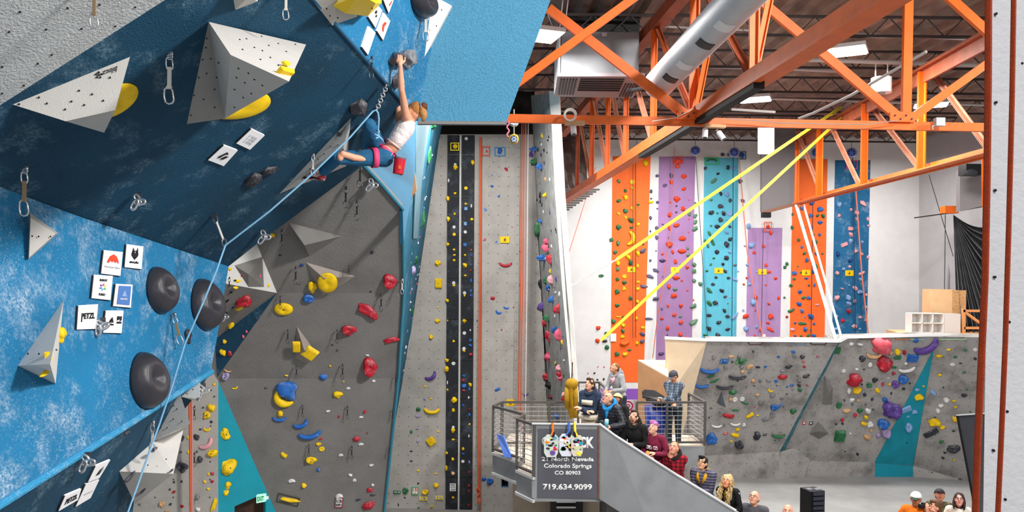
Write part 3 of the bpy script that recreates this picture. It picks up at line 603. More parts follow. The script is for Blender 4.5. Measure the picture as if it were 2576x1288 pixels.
# ------------------------------------------------------------------ roof steel
def member(root, nm, a, b, w, m=None, up=(0, 0, 1), gap=True):
    bm = bmesh.new(); a, b = Vector(a), Vector(b); d = (b-a).normalized(); u = Vector(up)
    if abs(d.dot(u)) > .95: u = Vector((0, 1, 0))
    x = d.cross(u).normalized(); z = x.cross(d)
    if gap:   # pair of angle irons back to back
        for s in (-1, 1):
            bar(bm, a+x*s*w*.30, b+x*s*w*.30, w*.42, w*.12, u); bar(bm, a+x*s*w*.12-z*w*.3, b+x*s*w*.12-z*w*.3, w*.08, w*.6, u)
    else: bar(bm, a, b, w, w*.8, u)
    return wobj(nm, bm, m or M_ORANGE, root)
M_OR2 = mat('orange_steel_dull', '#a5502e', .6, var=.35, vscale=5); M_ORL = mat('orange_steel_pale', '#d08a6e', .55, var=.3, vscale=5); M_ORB = mat('orange_steel_bright', '#ee6c14', .45, var=.15, vscale=4)
def wide(root, nm, px, w, m=None, Y=11.0, h=None):
    a, b = P(*px[:2], Y), P(*px[2:], Y); bm = bmesh.new(); t = w*Y/FPX; d = (b-a).normalized(); nrm = Vector((0, 1, 0)); s = d.cross(nrm).normalized()
    bar(bm, a, b, t, .018, (0, 1, 0))
    bar(bm, a+s*t*.42+nrm*.03, b+s*t*.42+nrm*.03, t*.1, .07, (0, 1, 0)); bar(bm, a-s*t*.42+nrm*.03, b-s*t*.42+nrm*.03, t*.1, .07, (0, 1, 0))
    return wobj(nm, bm, m or M_ORANGE, root)
# cross truss
tc_ = empty('cross_truss', P(1900, 310, 11.0), 'orange steel truss running across the hall in the foreground', 'truss')
wide(tc_, 'bottom_chord', (1262, 297, 2520, 321), 21)
wide(tc_, 'diagonal', (1380, 20, 1722, 286), 24); wide(tc_, 'diagonal', (1620, -24, 1296, 212), 20, M_ORB, 10.9)
wide(tc_, 'diagonal', (1895, -15, 2264, 296), 22); wide(tc_, 'diagonal', (2360, -35, 2500, 92), 22, M_ORB); wide(tc_, 'diagonal', (2500, 148, 2290, 300), 20, M_ORB)
wide(tc_, 'post', (2288, -60, 2281, 300), 22, M_ORB)
for u, v in ((2262, 294), (1728, 288)):
    bm = bmesh.new(); c = P(u+8, v, 10.95); box(bm, c, (.34, .02, .14)); wobj('gusset_plate', bm, M_ORANGE, tc_)
    bm = bmesh.new()
    for k in range(4): cylv(bm, P(u-10+k*14, v-4+(k % 2)*9, 10.93), .012, .02, (0, 1, 0), 8)
    wobj('bolts', bm, mat('bolt_rust', '#5b2c20', .6), tc_)
# girder one, running away from the camera
g1 = empty('roof_girder', P(1740, 300, 11), 'big orange girder slanting from the upper middle down to the far left', 'truss')
A0, A1 = P(1412, 512, 23.8), P(2330, -56, 6.0)
def on_line(a, b, u):
    lo, hi = 0, 1
    for _ in range(40):
        m = (lo+hi)/2; q = a.lerp(b, m); x = q-O; c = CAMR.to_3x3().inverted() @ x; uu = CX+FPX*c.x/-c.z
        if (uu < u) == (a.x/a.y < b.x/b.y): lo = m
        else: hi = m
    return a.lerp(b, lo)
bm = bmesh.new(); up = Vector((0, 0, 1)); d = (A1-A0).normalized(); x = d.cross(up).normalized()
bar(bm, A0+up*.05, A1+up*.05, .26, .16); bar(bm, A0-up*.04+x*.1, A1-up*.04+x*.1, .10, .04); wobj('bottom_chord', bm, M_ORANGE, g1)
bm = bmesh.new(); k0 = on_line(A0, A1, 1625); k1 = on_line(A0, A1, 1925); bar(bm, k0+x*.07-up*.085, k1+x*.07-up*.085, .13, .085); wobj('black_channel', bm, mat('black_channel', '#141314', .7), g1)
tops = []
for i, (u, wd, m) in enumerate(((1455, .15, M_OR2), (1492, .17, M_ORANGE), (1532, .15, M_ORB), (1578, .15, M_ORB), (1648, .15, M_ORANGE), (1752, .18, M_ORB), (1903, .15, M_ORANGE))):
    b_ = on_line(A0, A1, u); t_ = Vector((b_.x, b_.y, 10.35)); member(g1, 'post', b_, t_, wd, m, (1, 0, 0)); tops.append((b_, t_))
for i in range(len(tops)-1):
    t_, b_ = (tops[i][1], tops[i+1][0]); member(g1, 'diagonal', t_, b_, .12, M_ORL if i < 4 else M_OR2, (1, 0, 0))
member(g1, 'diagonal', P(1756, 285, 11.0), P(1800, 60, 11.3), .12, M_ORB, (1, 0, 0)); member(g1, 'diagonal', P(1905, 180, 9.3), P(1950, -40, 9.4), .12, M_ORB, (1, 0, 0))
bm = bmesh.new(); B0, B1 = Vector((A0.x, A0.y, 10.35)), Vector((A1.x, A1.y, 10.35)); bar(bm, B0, B1, .2, .2); wobj('top_chord', bm, M_OR2, g1)
# girder two
g2 = empty('roof_girder', P(2005, 512, 24), 'far orange girder rising from the grey soffit to the right', 'truss')
C0, C1 = P(2003, 512, 24.0), P(2560, 366, 12.5); bm = bmesh.new(); d = (C1-C0).normalized(); x = d.cross(up).normalized()
bar(bm, C0, C1, .26, .03); bar(bm, C0-x*.12+up*.07, C1-x*.12+up*.07, .02, .14); bar(bm, C0-x*.12-up*.02, C1-x*.12-up*.02, .04, .05); wobj('bottom_chord', bm, M_ORANGE, g2)
D0, D1 = Vector((C0.x, C0.y, 10.25)), Vector((C1.x, C1.y, 10.25)); bm = bmesh.new(); bar(bm, D0, D1, .26, .06); bar(bm, D0-up*.15, D1-up*.15, .06, .25); wobj('top_chord', bm, M_OR2, g2)
pr = []
for u, wd in ((2006, .15), (2064, .22), (2177, .19), (2321, .19)):
    b_ = on_line(C0, C1, u); t_ = Vector((b_.x, b_.y, 10.2)); member(g2, 'post', b_, t_, wd, M_ORB, (1, 0, 0)); pr.append((b_, t_))
for a, b in (((2008, 330, 23.5), (2068, 490, 21.8)), ((2080, 290, 21.2), (2166, 470, 19.6)), ((2190, 262, 18.8), (2316, 425, 16.8)), ((2335, 165, 16.2), (2500, 390, 14.2))):
    member(g2, 'diagonal', P(*a), P(*b), .13, M_ORL, (1, 0, 0))
member(g2, 'end_post', P(2478, 380, 14.6), P(2478, 520, 14.6), .12, M_ORB, (0, 1, 0))
# joists and pipes under the deck
for k, y in enumerate((12.6, 14.8, 17.0, 19.2, 21.4, 23.6, 25.8)):
    t = empty('bar_joist', (3.5, y, 10.7), f'dark open-web joist under the roof, {["nearest", "second nearest", "third nearest", "middle", "third farthest", "second farthest", "farthest"][k]} of the row', 'joist', 'open-web roof joists')
    bm = bmesh.new(); bar(bm, (-4, y, 10.55), (13, y-.25, 10.55), .05, .05); bar(bm, (-4, y, 10.9), (13, y-.25, 10.9), .05, .05); wobj('chords', bm, mat('joist_dark', '#3a2f2d', .6), t)
    bm = bmesh.new()
    for i in range(50): bar(bm, (-4+i*.34, y-.005*i, 10.55 if i % 2 else 10.9), (-4+(i+1)*.34, y-.005*i, 10.9 if i % 2 else 10.55), .02, .02)
    wobj('web', bm, mat('joist_dark', '#3a2f2d', .6), t)
PIPE = mat('white_pipe', '#b8b2b0', .5)
for a, b, r, lb in (((2108, 83, 15.8), (2500, 101, 15.8), .03, 'white pipe under the roof right of the bright lamp'), ((2015, 150, 16.5), (2500, 165, 16.5), .045, 'thick white pipe passing just below the bright lamp'),
                 ((1990, 174, 17.5), (2130, 180, 17.4), .035, 'short white pipe below and left of the bright lamp'), ((1930, 248, 20), (2500, 265, 20), .03, 'thin white pipe crossing behind the white hanging loudspeaker'),
                 ((1640, 165, 17), (1905, 172, 17), .03, 'thin white pipe crossing behind the silver duct'), ((1840, 275, 18), (1950, 282, 18), .03, 'white pipe beside the second lamp'), ((1650, 66, 15), (1920, 78, 15), .02, 'thin conduit crossing high behind the silver duct')):
    cable('ceiling_pipe', [a, b], r, PIPE, lb, 'pipe', n=8)
cable('ceiling_pipe', [(2010, 298, 15.5), (2045, 285, 15.0), (2140, 240, 13.8), (2330, 130, 12.0)], .025, PIPE, 'long white conduit running along under the orange girder', 'pipe')
# lamps
EM = mat('lamp_diffuser', '#ffffff', .5, emit=14)
for k, (u, v, z, sx, sy, r, lb) in enumerate(((1372, 92, 10.0, .42, .6, .3, 'bright lamp beside the air unit and the blue panel'), (2126, 130, 10.35, .7, .6, -.5, 'bright high-bay lamp in the middle of the roof'),
      (1898, 251, 10.4, .7, .5, -.4, 'smaller bright lamp above the far end of the girder'), (2342, 265, 10.4, .7, .5, -.4, 'lamp glowing behind the orange post at the right'))):
    p = onz(u, v, z); t = empty('high_bay_lamp', p, lb, 'lamp', None, (0, 0, r))
    bm = bmesh.new(); box(bm, (0, 0, .04), (sx+.06, sy+.06, .07)); me = bpy.data.meshes.new('housing'); bm.to_mesh(me); link('housing', me, PIPE, t)
    bm = bmesh.new(); box(bm, (0, 0, -.005), (sx, sy, .02)); me = bpy.data.meshes.new('diffuser'); bm.to_mesh(me); link('diffuser', me, EM, t)
    for s_ in (-1, 1):
        bm = bmesh.new(); tube(bm, [(s_*sx*.4, 0, .07), (0, 0, .45), (0, 0, 1.0)], .008, 5); me = bpy.data.meshes.new('wire'); bm.to_mesh(me); link('wire', me, PIPE, t)
# air unit
hv = empty('air_handler', P(1510, 240, 14.8), 'grey metal air unit with a louvred underside hanging from the roof', 'air unit')
zb = 9.56; f0, f1 = onz(1411, 190, zb), onz(1608, 190, zb); b0, b1 = onz(1395, 243, zb-.02), onz(1592, 247, zb-.02)
M_DUCT = mat('duct_metal', '#84878b', .5, .2, var=.15); top = P(1500, 80, f0.y).z
bm = bmesh.new(); slab(bm, [(f0.x, f0.y, zb), (f1.x, f0.y, zb), (f1.x, f0.y, top), (f0.x, f0.y, top)], (0, 1.5, 0)); wobj('body', bm, M_DUCT, hv)
bm = bmesh.new(); box(bm, (f0.x-.03, f0.y+.7, (zb+top)/2), (.03, 1.45, top-zb)); wobj('white_side', bm, WHITE, hv)
bm = bmesh.new(); slab(bm, [f0+Vector((-.06, -.02, -.02)), f1+Vector((.10, -.02, -.02)), b1, b0], (0, 0, .06)); wobj('grille_plate', bm, mat('grille_grey', '#8a8084', .5, .3), hv)
bm = bmesh.new()
def bi(s, t): return (f0+Vector((-.06, -.02, -.02))).lerp(f1+Vector((.1, -.02, -.02)), s).lerp(b0.lerp(b1, s), t)
for k in range(6): s0 = .05+k*.035; bar(bm, bi(s0, .1)-up*.012, bi(s0, .85)-up*.012, .028, .02)
for k in range(6): t0 = .12+k*.1; bar(bm, bi(.27, t0)-up*.012, bi(.78, t0)-up*.012, .06, .02)
for k in range(5): s0 = .82+k*.035; bar(bm, bi(s0, .3)-up*.012, bi(s0, .9)-up*.012, .022, .02)
wobj('louvres', bm, mat('louvre_dark', '#3c3739', .6), hv)
bm = bmesh.new(); slab(bm, [P(1385, -60, 15.2), P(1609, -60, 15.2), P(1609, 82, 15.2), P(1412, 76, 15.2)], (0, .3, 0)); wobj('black_plenum', bm, mat('plenum', '#121315', .5, bump=.5, bscale=20), hv)
bm = bmesh.new(); box(bm, P(1520, 87, f0.y-.03), (.09, .02, .06)); wobj('latch', bm, mat('latch', '#b5b5b5', .4), hv)
bm = bmesh.new(); tube(bm, [P(1577, 226, 13.6), P(1590, 227, 13.6), P(1625, 221, 13.4)], .035, 8); wobj('pipe_stub', bm, mat('stub', '#2a2a2c', .4), hv)
for u in (1405, 1418): bm = bmesh.new(); tube(bm, [P(u, 95, 14), P(u+18, -60, 14)], .012, 5); wobj('hanger_rod', bm, PIPE, hv)
# spiral duct
du = empty('spiral_duct', P(1660, 230, 11.4), 'silver spiral air duct running under the roof', 'duct'); a, b = P(1655, 214, 11.5), P(1925, -70, 7.5)
bm = bmesh.new(); n = 84; rr = []; pts = []
for i in range(n+1): pts.append(a.lerp(b, i/n)); rr.append(.200+(.012 if i % 2 else 0))
tube(bm, pts, .3, 32, radii=rr); wobj('shell', bm, mat('galvanised', '#c9cacd', .5, .25, var=.12), du, True)
d_ = (b-a).normalized()
for u_, w_, nm, m_, off in ((1790, .19, 'vent_grille', mat('vent_dark', '#2e3033', .5), .35), (1836, .19, 'vent_plate', mat('vent_white', '#dededf', .4), .42), (1702, .19, 'vent_grille', mat('vent_dark', '#2e3033', .5), .3), (1736, .19, 'vent_plate', mat('vent_white', '#dededf', .4), .38)):
    c = on_line(a, b, u_); n_ = (O-c); n_ = (n_-d_*n_.dot(d_)).normalized(); s_ = d_.cross(n_)
    if (s_.x-s_.z) < 0: s_ = -s_
    bm = bmesh.new(); rows = []
    for k in range(5):
        aa = off-.45+.9*k/4; q_ = (n_*math.cos(aa)+s_*math.sin(aa))*.219
        rows.append([bm.verts.new(c+q_-d_*w_/2), bm.verts.new(c+q_+d_*w_/2), bm.verts.new(c+q_*.9+d_*w_/2), bm.verts.new(c+q_*.9-d_*w_/2)])
    for r0, r1 in zip(rows, rows[1:]):
        for k in range(4): bm.faces.new((r0[k], r0[(k+1) % 4], r1[(k+1) % 4], r1[k]))
    bm.faces.new(rows[0]); bm.faces.new(rows[-1][::-1]); wobj(nm, bm, m_, du)
# fittings on the steel
def disc(name, u, v, Y, r, m1, m2, label, cat):
    t = empty(name, P(u, v, Y), label, cat); bm = bmesh.new(); cylv(bm, P(u, v, Y), r, .14, (0, 1, 0), 24); wobj('casing', bm, m1, t)
    bm = bmesh.new(); cylv(bm, P(u, v, Y-.08), r*.78, .03, (0, 1, 0), 24); wobj('face', bm, m2, t)
    bm = bmesh.new()
    for k in range(3):
        d = Vector((math.cos(k*1.047), 0, math.sin(k*1.047)))*r*.6; bar(bm, P(u, v, Y-.1)-d, P(u, v, Y-.1)+d, .012, .02)
    wobj('spokes', bm, mat('ab_line', '#7f93d6', .5), t)
    bm = bmesh.new(); tube(bm, [P(u, v-12, Y), P(u, v-30, Y)], .012, 6); wobj('hanger', bm, STEEL, t); return t
ABL = ['leftmost of the round blue auto belays, above the wide orange stripe', 'round blue auto belay between the purple and turquoise stripes', 'round blue auto belay above the right edge of the turquoise stripe', 'round blue auto belay left of the far girder post', 'rightmost round blue auto belay above the navy stripe']
for (u, v), lb in zip(((1602, 377), (1749, 379), (1847, 383), (2054, 384), (2142, 384)), ABL):
    disc('auto_belay', u, v, 26.6, .165, mat('ab_case', '#9aa3bb', .4, .4), mat('ab_face', '#24409a', .45), lb, 'auto belay')
disc('pulley_wheel', 1293, 350, 14.5, .085, mat('brass', '#b89a3a', .4, .5), mat('brass_dark', '#3a3628', .5), 'yellow-rimmed pulley wheel hanging in front of the grey wall', 'pulley')
disc('pulley_wheel', 1293, 305, 14.2, .09, STEEL, mat('grey_face', '#8a8f94', .5), 'grey round pulley tucked under the blue panel edge', 'pulley')
cs = empty('hanging_loudspeaker', P(2217, 240, 16), 'white cylindrical loudspeaker hanging under the roof', 'speaker'); c = P(2217, 215, 16)
bm = bmesh.new(); cylv(bm, c, .195, .30, (0, 0, 1), 28); wobj('body', bm, WHITE, cs); bm = bmesh.new(); cylv(bm, c-up*.16, .08, .03, (0, 0, 1), 20); wobj('driver', bm, mat('drv', '#8f8f93', .5), cs)
for dx in (-.12, .12): bm = bmesh.new(); bar(bm, c+Vector((dx, 0, .14)), c+Vector((dx, 0, .45)), .02); wobj('bracket', bm, PIPE, cs)
def spot(u, v, Y, tilt, lb):
    t = empty('spotlight', P(u, v, Y), lb, 'spotlight'); c = P(u, v, Y); dz = Vector((math.sin(tilt), -.3, -math.cos(tilt))).normalized()
    bm = bmesh.new(); cylv(bm, c, .038, .13, dz, 16); wobj('head', bm, WHITE, t)
    bm = bmesh.new(); cylv(bm, c+dz*.068, .028, .006, dz, 16); wobj('lens', bm, mat('lens', '#3a3d45', .2), t)
    bm = bmesh.new(); cylv(bm, c-dz*.08, .018, .05, dz, 10); wobj('bracket', bm, WHITE, t)
spot(1443, 327, 10.9, 0.05, 'white spotlight under the girder end nearest the white post'); spot(1774, 336, 10.9, -.1, 'left of two white spotlights under the girder crossing'); spot(1814, 341, 10.9, .55, 'right of two white spotlights under the girder crossing')
tag(wobj('timber_block', (lambda b_: (bar(b_, P(1421, 310, 10.85), P(1471, 310, 10.85), .1, .05), b_)[1])(bmesh.new()), M_PLYD), 'short wooden block carrying the left spotlight', 'block')
tag(wobj('timber_block', (lambda b_: (bar(b_, P(1772, 317, 10.85), P(1824, 319, 10.85), .1, .04), b_)[1])(bmesh.new()), M_PLYD), 'short wooden block carrying the two right spotlights', 'block')
bm = bmesh.new(); c = P(1434, 290, 10.8)
for k in range(3): tube(bm, arcpts(c+Vector((0, -.02*k, 0)), .068+.008*k, 0, 6.2832*.97, 20), .009, 6)
tag(wobj('coiled_cable', bm, mat('cable_white', '#d8d2cc', .5)), 'coil of white cable hung on the orange chord', 'cable')
jb = empty('junction_box', P(2363, 307, 10.85), 'small grey junction box on the orange chord at the right', 'box'); bm = bmesh.new(); box(bm, P(2363, 307, 10.85), (.12, .08, .11)); wobj('body', bm, mat('jb', '#b9bcbc', .5), jb)
bm = bmesh.new(); tube(bm, [P(2352, 315, 10.85), P(2345, 318, 10.8), P(2347, 326, 10.8)], .007, 6); wobj('conduit', bm, PIPE, jb)
cable('power_cable', [(1640, 305, 10.85), (1700, 296, 10.85), (1742, 275, 10.85)], .006, mat('cable_white', '#d8d2cc', .5), 'white cable looping up to the orange gusset')
cable('power_cable', [(1830, 300, 10.85), (1900, 303, 10.85), (1960, 309, 10.85), (2060, 312, 10.85), (2180, 313, 10.85), (2260, 303, 10.85)], .006, mat('cable_grey', '#8d8a8c', .5), 'grey cable lying along the orange chord')
wf = empty('white_rack', P(1926, 350, 20), 'white slotted rack hanging in front of the grey soffit', 'rack')
bm = bmesh.new(); s = 20/FPX
for u in (1909, 1945): bar(bm, P(u, 322, 20), P(u, 386, 20), .04)
for v in (322, 338, 354, 370, 386): bar(bm, P(1909, v, 20), P(1945, v, 20), .04)
wobj('frame', bm, WHITE, wf); bm = bmesh.new(); slab(bm, [P(1909, 322, 20.1), P(1945, 322, 20.1), P(1945, 386, 20.1), P(1909, 386, 20.1)], (0, .02, 0)); wobj('back', bm, mat('rackb', '#b9bbc0', .5), wf)
gr = empty('slatted_grating', P(1460, 500, 24), 'dark slatted grating where the girder meets the white fin', 'grating')
for k in range(10):
    v = 477+k*5.6; ue = 1508-(v-477)*1.5; bm = bmesh.new(); bar(bm, P(1405, v, 24), P(ue, v, 24), .12, .045); wobj('slat', bm, mat('slat_dark', '#3a3431', .5), gr)
bm = bmesh.new(); slab(bm, [P(1395, 330, 26.9), P(1475, 340, 26.9), P(1478, 485, 26.9), P(1405, 485, 26.9)], (0, .1, 0)); bmesh.ops.subdivide_edges(bm, edges=bm.edges[:], cuts=5, use_grid_fill=True)
for v_ in bm.verts: v_.co.y += .25*noise.noise(v_.co*2.5)
tag(wobj('dark_tarpaulin', bm, mat('tarp', '#5a4742', .4, var=.4, vscale=4)), 'creased brown plastic sheet hanging behind the far orange posts', 'sheet')
# straps, chain and ropes
YS = mat('yellow_strap', '#eee440', .6)
def strap(name, a, b, w, label, m=YS):
    t = empty(name, b, label, 'strap'); bm = bmesh.new(); bar(bm, a, b, w, .006, (0, 1, 0)); wobj('webbing', bm, m, t); return t
s1 = strap('ratchet_strap', P(2112, 272, 20.3), P(1552, 652, 18.2), .075, 'upper yellow strap slanting down across the stripes to the white post')
bm = bmesh.new(); a, b = P(1552, 652, 18.2), P(1432, 722, 17.7); tube(bm, [a.lerp(b, i/24)+Vector((0, 0, .012*(-1)**i)) for i in range(25)], .017, 6); wobj('cord', bm, mat('cord_white', '#e8e2dc', .7), s1)
bm = bmesh.new(); bar(bm, P(2116, 270, 20.2), P(2092, 290, 20.2), .1, .05); wobj('ratchet', bm, mat('ratchet', '#b8a02a', .4, .3), s1)
s2 = strap('ratchet_strap', P(2132, 282, 20.3), P(1512, 856, 19.2), .072, 'lower yellow strap slanting down to the small grey bracket')
bm = bmesh.new(); bar(bm, P(2128, 286, 20.2), P(2105, 305, 20.2), .1, .05); wobj('ratchet', bm, mat('ratchet', '#b8a02a', .4, .3), s2)
WP = mat('white_pole', '#efe9e6', .5)
cable('white_pole', [(2003, 516, 23.8), (2103, 856, 21.1)], .045, WP, 'left of two white poles leaning from the far girder to the bouldering wall', 'pole', n=10)
cable('white_pole', [(2022, 516, 23.8), (2117, 850, 21.1)], .03, WP, 'right of two white poles leaning from the far girder to the bouldering wall', 'pole', n=10)
RO = mat('rope_orange', '#c8603f', .8); RD = mat('rope_dark', '#4a2f30', .8); RP = mat('rope_pink', '#b98a86', .8)
cable('climbing_rope', [(1208, 345, YJ-.1), (1207, 700, YJ-.15), (1204, 1250, YJ-.2)], .028, RO, 'orange rope hanging beside the black climbing panels', 'rope')
cable('climbing_rope', [(1211, 345, YJ-.1), (1210, 700, YJ-.12), (1209, 1330, YJ-.15)], .01, RO, 'thin orange rope just right of the thicker one beside the black panels', 'rope')
for k, (u, m_, r) in enumerate(((1313, RO, .02), (1318, RO, .015), (1323, RP, .02), (1329, mat('rope_white', '#d5cfcb', .8), .016))):
    cable('climbing_rope', [(u, 310, YJ-.6), (u-3, 700, YJ-.5), (u-11+k, 1100, YJ-.4), (u-13+k, 1400, YJ-.4)], r, m_, ['orange-red rope at the left of the four beside the fin wall', 'second orange-red rope of the four beside the fin wall', 'pinkish rope third of the four beside the fin wall', 'whitish rope closest to the fin wall'][k], 'rope')
bm = bmesh.new(); random.seed(3)
pts = [P(1203+random.uniform(-5, 5), 1225+i*1.6+random.uniform(-3, 3), YJ-.25+random.uniform(-.05, .05)) for i in range(26)]; tube(bm, pts, .018, 6)
tag(wobj('tied_rope_bundle', bm, mat('rope_bright', '#e0623a', .8)), 'bundled orange rope knotted low on the grey wall', 'rope')
bm = bmesh.new(); pts = [P(1303+random.uniform(-6, 6), 1238+i*1.6+random.uniform(-3, 3), YJ-.35+random.uniform(-.05, .05)) for i in range(22)]; tube(bm, pts, .018, 6)
tag(wobj('tied_rope_bundle', bm, mat('rope_red', '#b84a44', .8)), 'bundled red rope knotted below the platform', 'rope')
cable('climbing_rope', [(477, 1010, 10.9), (479, 1100, 10.9), (481, 1320, 10.9)], .02, RO, 'doubled orange rope hanging on the narrow grey wall', 'rope'); cable('climbing_rope', [(483, 1010, 10.9), (485, 1320, 10.9)], .012, RP, 'pale rope beside the doubled orange rope on the narrow grey wall', 'rope')
for pts, r, m_, lb in (([(1599, 395, 27.3), (1599, 850, 27.3)], .012, RD, 'dark rope down the middle of the wide orange stripe'), ([(1592, 395, 27.3), (1591, 850, 27.3)], .008, RD, 'thin dark rope left of the other on the wide orange stripe'),
    ([(1690, 400, 27.2), (1689, 560, 27.1), (1650, 830, 26.9), (1642, 900, 26.9)], .014, RO, 'red rope swinging left down the tall purple stripe'), ([(1697, 370, 27.3), (1697, 420, 27.3)], .008, RO, 'short red cord above the tall purple stripe'),
    ([(1845, 395, 27.3), (1841, 860, 27.3)], .014, mat('rope_navy', '#1f5570', .8), 'dark line down the right side of the turquoise stripe'), ([(1750, 395, 27.3), (1766, 640, 27.3), (1781, 855, 27.3)], .012, mat('rope_grey', '#4b5560', .8), 'grey line from the second auto belay across the turquoise stripe'),
    ([(1859, 395, 27.2), (1880, 640, 27.0), (1920, 855, 26.8)], .016, mat('rope_coral', '#e27a60', .8), 'coral rope slanting across the shorter purple stripe'), ([(1920, 575, 27.3), (1915, 855, 27.3)], .012, mat('rope_plum', '#6c4a6c', .8), 'plum rope down the middle of the shorter purple stripe'),
    ([(2045, 500, 27.3), (2040, 850, 27.3)], .012, RD, 'dark rope down the narrower orange stripe'), ([(2153, 480, 27.2), (2168, 690, 27.1), (2184, 840, 27.0)], .022, mat('rope_coral', '#e27a60', .8), 'coral rope hanging over the navy stripe'),
    ([(2145, 395, 27.3), (2152, 845, 27.3)], .012, mat('rope_deep', '#0c3350', .8), 'dark rope down the middle of the navy stripe'), ([(1499, 420, 26), (1430, 640, 24)], .012, RO, 'thin red cord slanting down left of the wide orange stripe')):
    cable('hanging_rope', pts, r, m_, lb, 'rope')
dg = empty('bare_rope_bag', P(1283, 345, 9.2), 'pink knotted rope end hanging from the blue panel corner', 'rope'); bm = bmesh.new()
tube(bm, [P(1278+3*math.sin(i*1.3), 305+i*4, 9.6) for i in range(11)], .011, 6); wobj('knotted_rope', bm, mat('rope_rose', '#d07888', .8), dg); dg.name = 'rope_end'
# ------------------------------------------------------------------ climbing holds
def hold_mesh(kind, seed=0):
    """unit hold: base on z=0, about 1 wide and 1 tall, bulging to z about .5"""
    bm = bmesh.new(); rnd = random.Random(seed)
    if kind in ('b', 'c', 'k', 't', 'e'):
        bmesh.ops.create_icosphere(bm, subdivisions=1 if kind == 't' else (4 if kind == 'e' else 3), radius=.5)
        off = Vector((rnd.random()*9, rnd.random()*9, rnd.random()*9))
        for v in bm.verts:
            p = v.co
            if kind == 't': p = p*(1+.3*noise.noise(p*3+off))
            elif kind == 'e':
                k = 1-.22*(p.y+.5); p = Vector((p.x*(1.0-.25*max(0, p.y)), p.y, p.z*1.3*(1-.2*p.y)))
                d = (Vector((v.co.x, v.co.y, v.co.z))-Vector((-.06, .06, .50))).length
                if d < .26: p = p*(1-.42*(1-(d/.26)**2))
            else:
                p = p*(1+.55*noise.noise(p*2.0+off)+.14*noise.noise(p*5+off))
                if kind == 'k':   # pocket with a lip on the upper side
                    d = (v.co-Vector((.02, .14, .45))).length
                    if d < .34: p = p*(1-.75*(1-d/.34))
                    elif d < .46: p = p*1.12
            v.co = p
        for v in bm.verts:
            if v.co.z < 0: v.co.z *= .02
            else: v.co.z *= 1.0
    elif kind in ('o', 'd'):
        n = 28; R = .5
        prof = [(1.0, 0), (1.0, .16), (.9, .30), (.7, .38), (.45, .36), (.3, .26), (.0, .22)] if kind == 'o' else [(1, 0), (.99, .1), (.85, .28), (.6, .38), (.3, .40), (.2, .30), (0, .27)]
        rings = []
        for r, z in prof[:-1]:
            rings.append([bm.verts.new((R*r*math.cos(6.2832*k/n), R*r*math.sin(6.2832*k/n), z*(.9 if kind == 'o' else .8))) for k in range(n)])
        c = bm.verts.new((0, 0, prof[-1][1]*.9))
        for a, b in zip(rings, rings[1:]):
            for k in range(n): bm.faces.new((a[k], a[(k+1) % n], b[(k+1) % n], b[k]))
        for k in range(n): bm.faces.new((rings[-1][k], rings[-1][(k+1) % n], c))
        bm.faces.new(rings[0][::-1])
    elif kind == 'm':         # crescent / banana
        pts = []; rad = []; n = 16
        for i in range(n+1):
            a = math.pi*(1.08+.84*i/n); pts.append((.46*math.cos(a), .30+.62*math.sin(a), .12)); t = math.sin(math.pi*(i+.6)/(n+1.2)); rad.append(.04+.17*t)
        tube(bm, pts, .1, 14, radii=rad)
        for v in bm.verts: v.co.z = max(v.co.z, 0)*1.3; v.co += Vector((0, .03, 0))
    elif kind == 'x':
        vs = [bm.verts.new(p) for p in ((-.5, -.5, 0), (.5, -.5, 0), (.5, .5, 0), (-.5, .5, 0), (-.42, -.42, .28), (.42, -.42, .34), (.38, .34, .46), (-.4, .34, .40))]
        for f in ((0, 1, 5, 4), (1, 2, 6, 5), (2, 3, 7, 6), (3, 0, 4, 7), (4, 5, 6, 7), (3, 2, 1, 0)): bm.faces.new([vs[i] for i in f])
        bmesh.ops.bevel(bm, geom=bm.edges[:], offset=.05, segments=2, affect='EDGES')
    bmesh.ops.recalc_face_normals(bm, faces=bm.faces)
    me = bpy.data.meshes.new('hold_'+kind); bm.to_mesh(me); bm.free(); me.materials.append(None)
    if kind not in 'tx':
        for p in me.polygons: p.use_smooth = True
    return me
HMESH = {}
for k in 'bcktodmxe': HMESH[k] = [hold_mesh(k, s) for s in range(6 if k in 'bkct' else 1)]
bm = bmesh.new(); cylv(bm, (0, 0, 0), .5, .3, n=6); BOLT = bpy.data.meshes.new('bolt'); bm.to_mesh(BOLT); bm.free(); BOLT.materials.append(mat('bolt_steel', '#3a3a3c', .4, .8))
FR = {'S1': (1500, 370, 4.77), 'S2': (1500, 620, 3.577), 'S3': (1740, 370, 4.77), 'S4': (1740, 620, 5.154), 'S5': (1970, 500, 3.48), 'Q1': (1740, 840, 4.154), 'Q2': (2090, 830, 3.39),
      'G1': (1080, 300, 4.025), 'G2': (1080, 600, 3.7875), 'G3': (960, 900, 3.32), 'G7': (1180, 980, 4.183), 'Z6': (644, 430, 2.995), 'Z10': (644, 858, 2.995), 'H5': (540, 580, 3.39), 'H6': (340, 930, 3.597), 'N': (0, 0, 1), 'R2': (1230, 890, 6.44)}
HL = []   # every hold: surface, colour, u, v, w, h, kind, rot
def H(fr, fac, surf, **cols):
    ox, oy, s = FR[fr]
    for c, txt in cols.items():
        for it in txt.split('|'):
            it = it.strip()
            if not it: continue
            q = it.split(','); x, y, w_, h_ = [float(t) for t in q[:4]]; k = 'b'; r = 0
            if len(q) > 4 and q[4].strip(): k = q[4].strip()
            if len(q) > 5: r = float(q[5])
            HL.append([fac, surf, c.replace('_', ' '), ox+x/s, oy+y/s, w_/s, h_/s, k, r])
OS, PS, TS, P2, O2, NS = 'the wide orange stripe', 'the tall purple stripe', 'the turquoise stripe', 'the shorter purple stripe', 'the narrower orange stripe', 'the navy stripe'
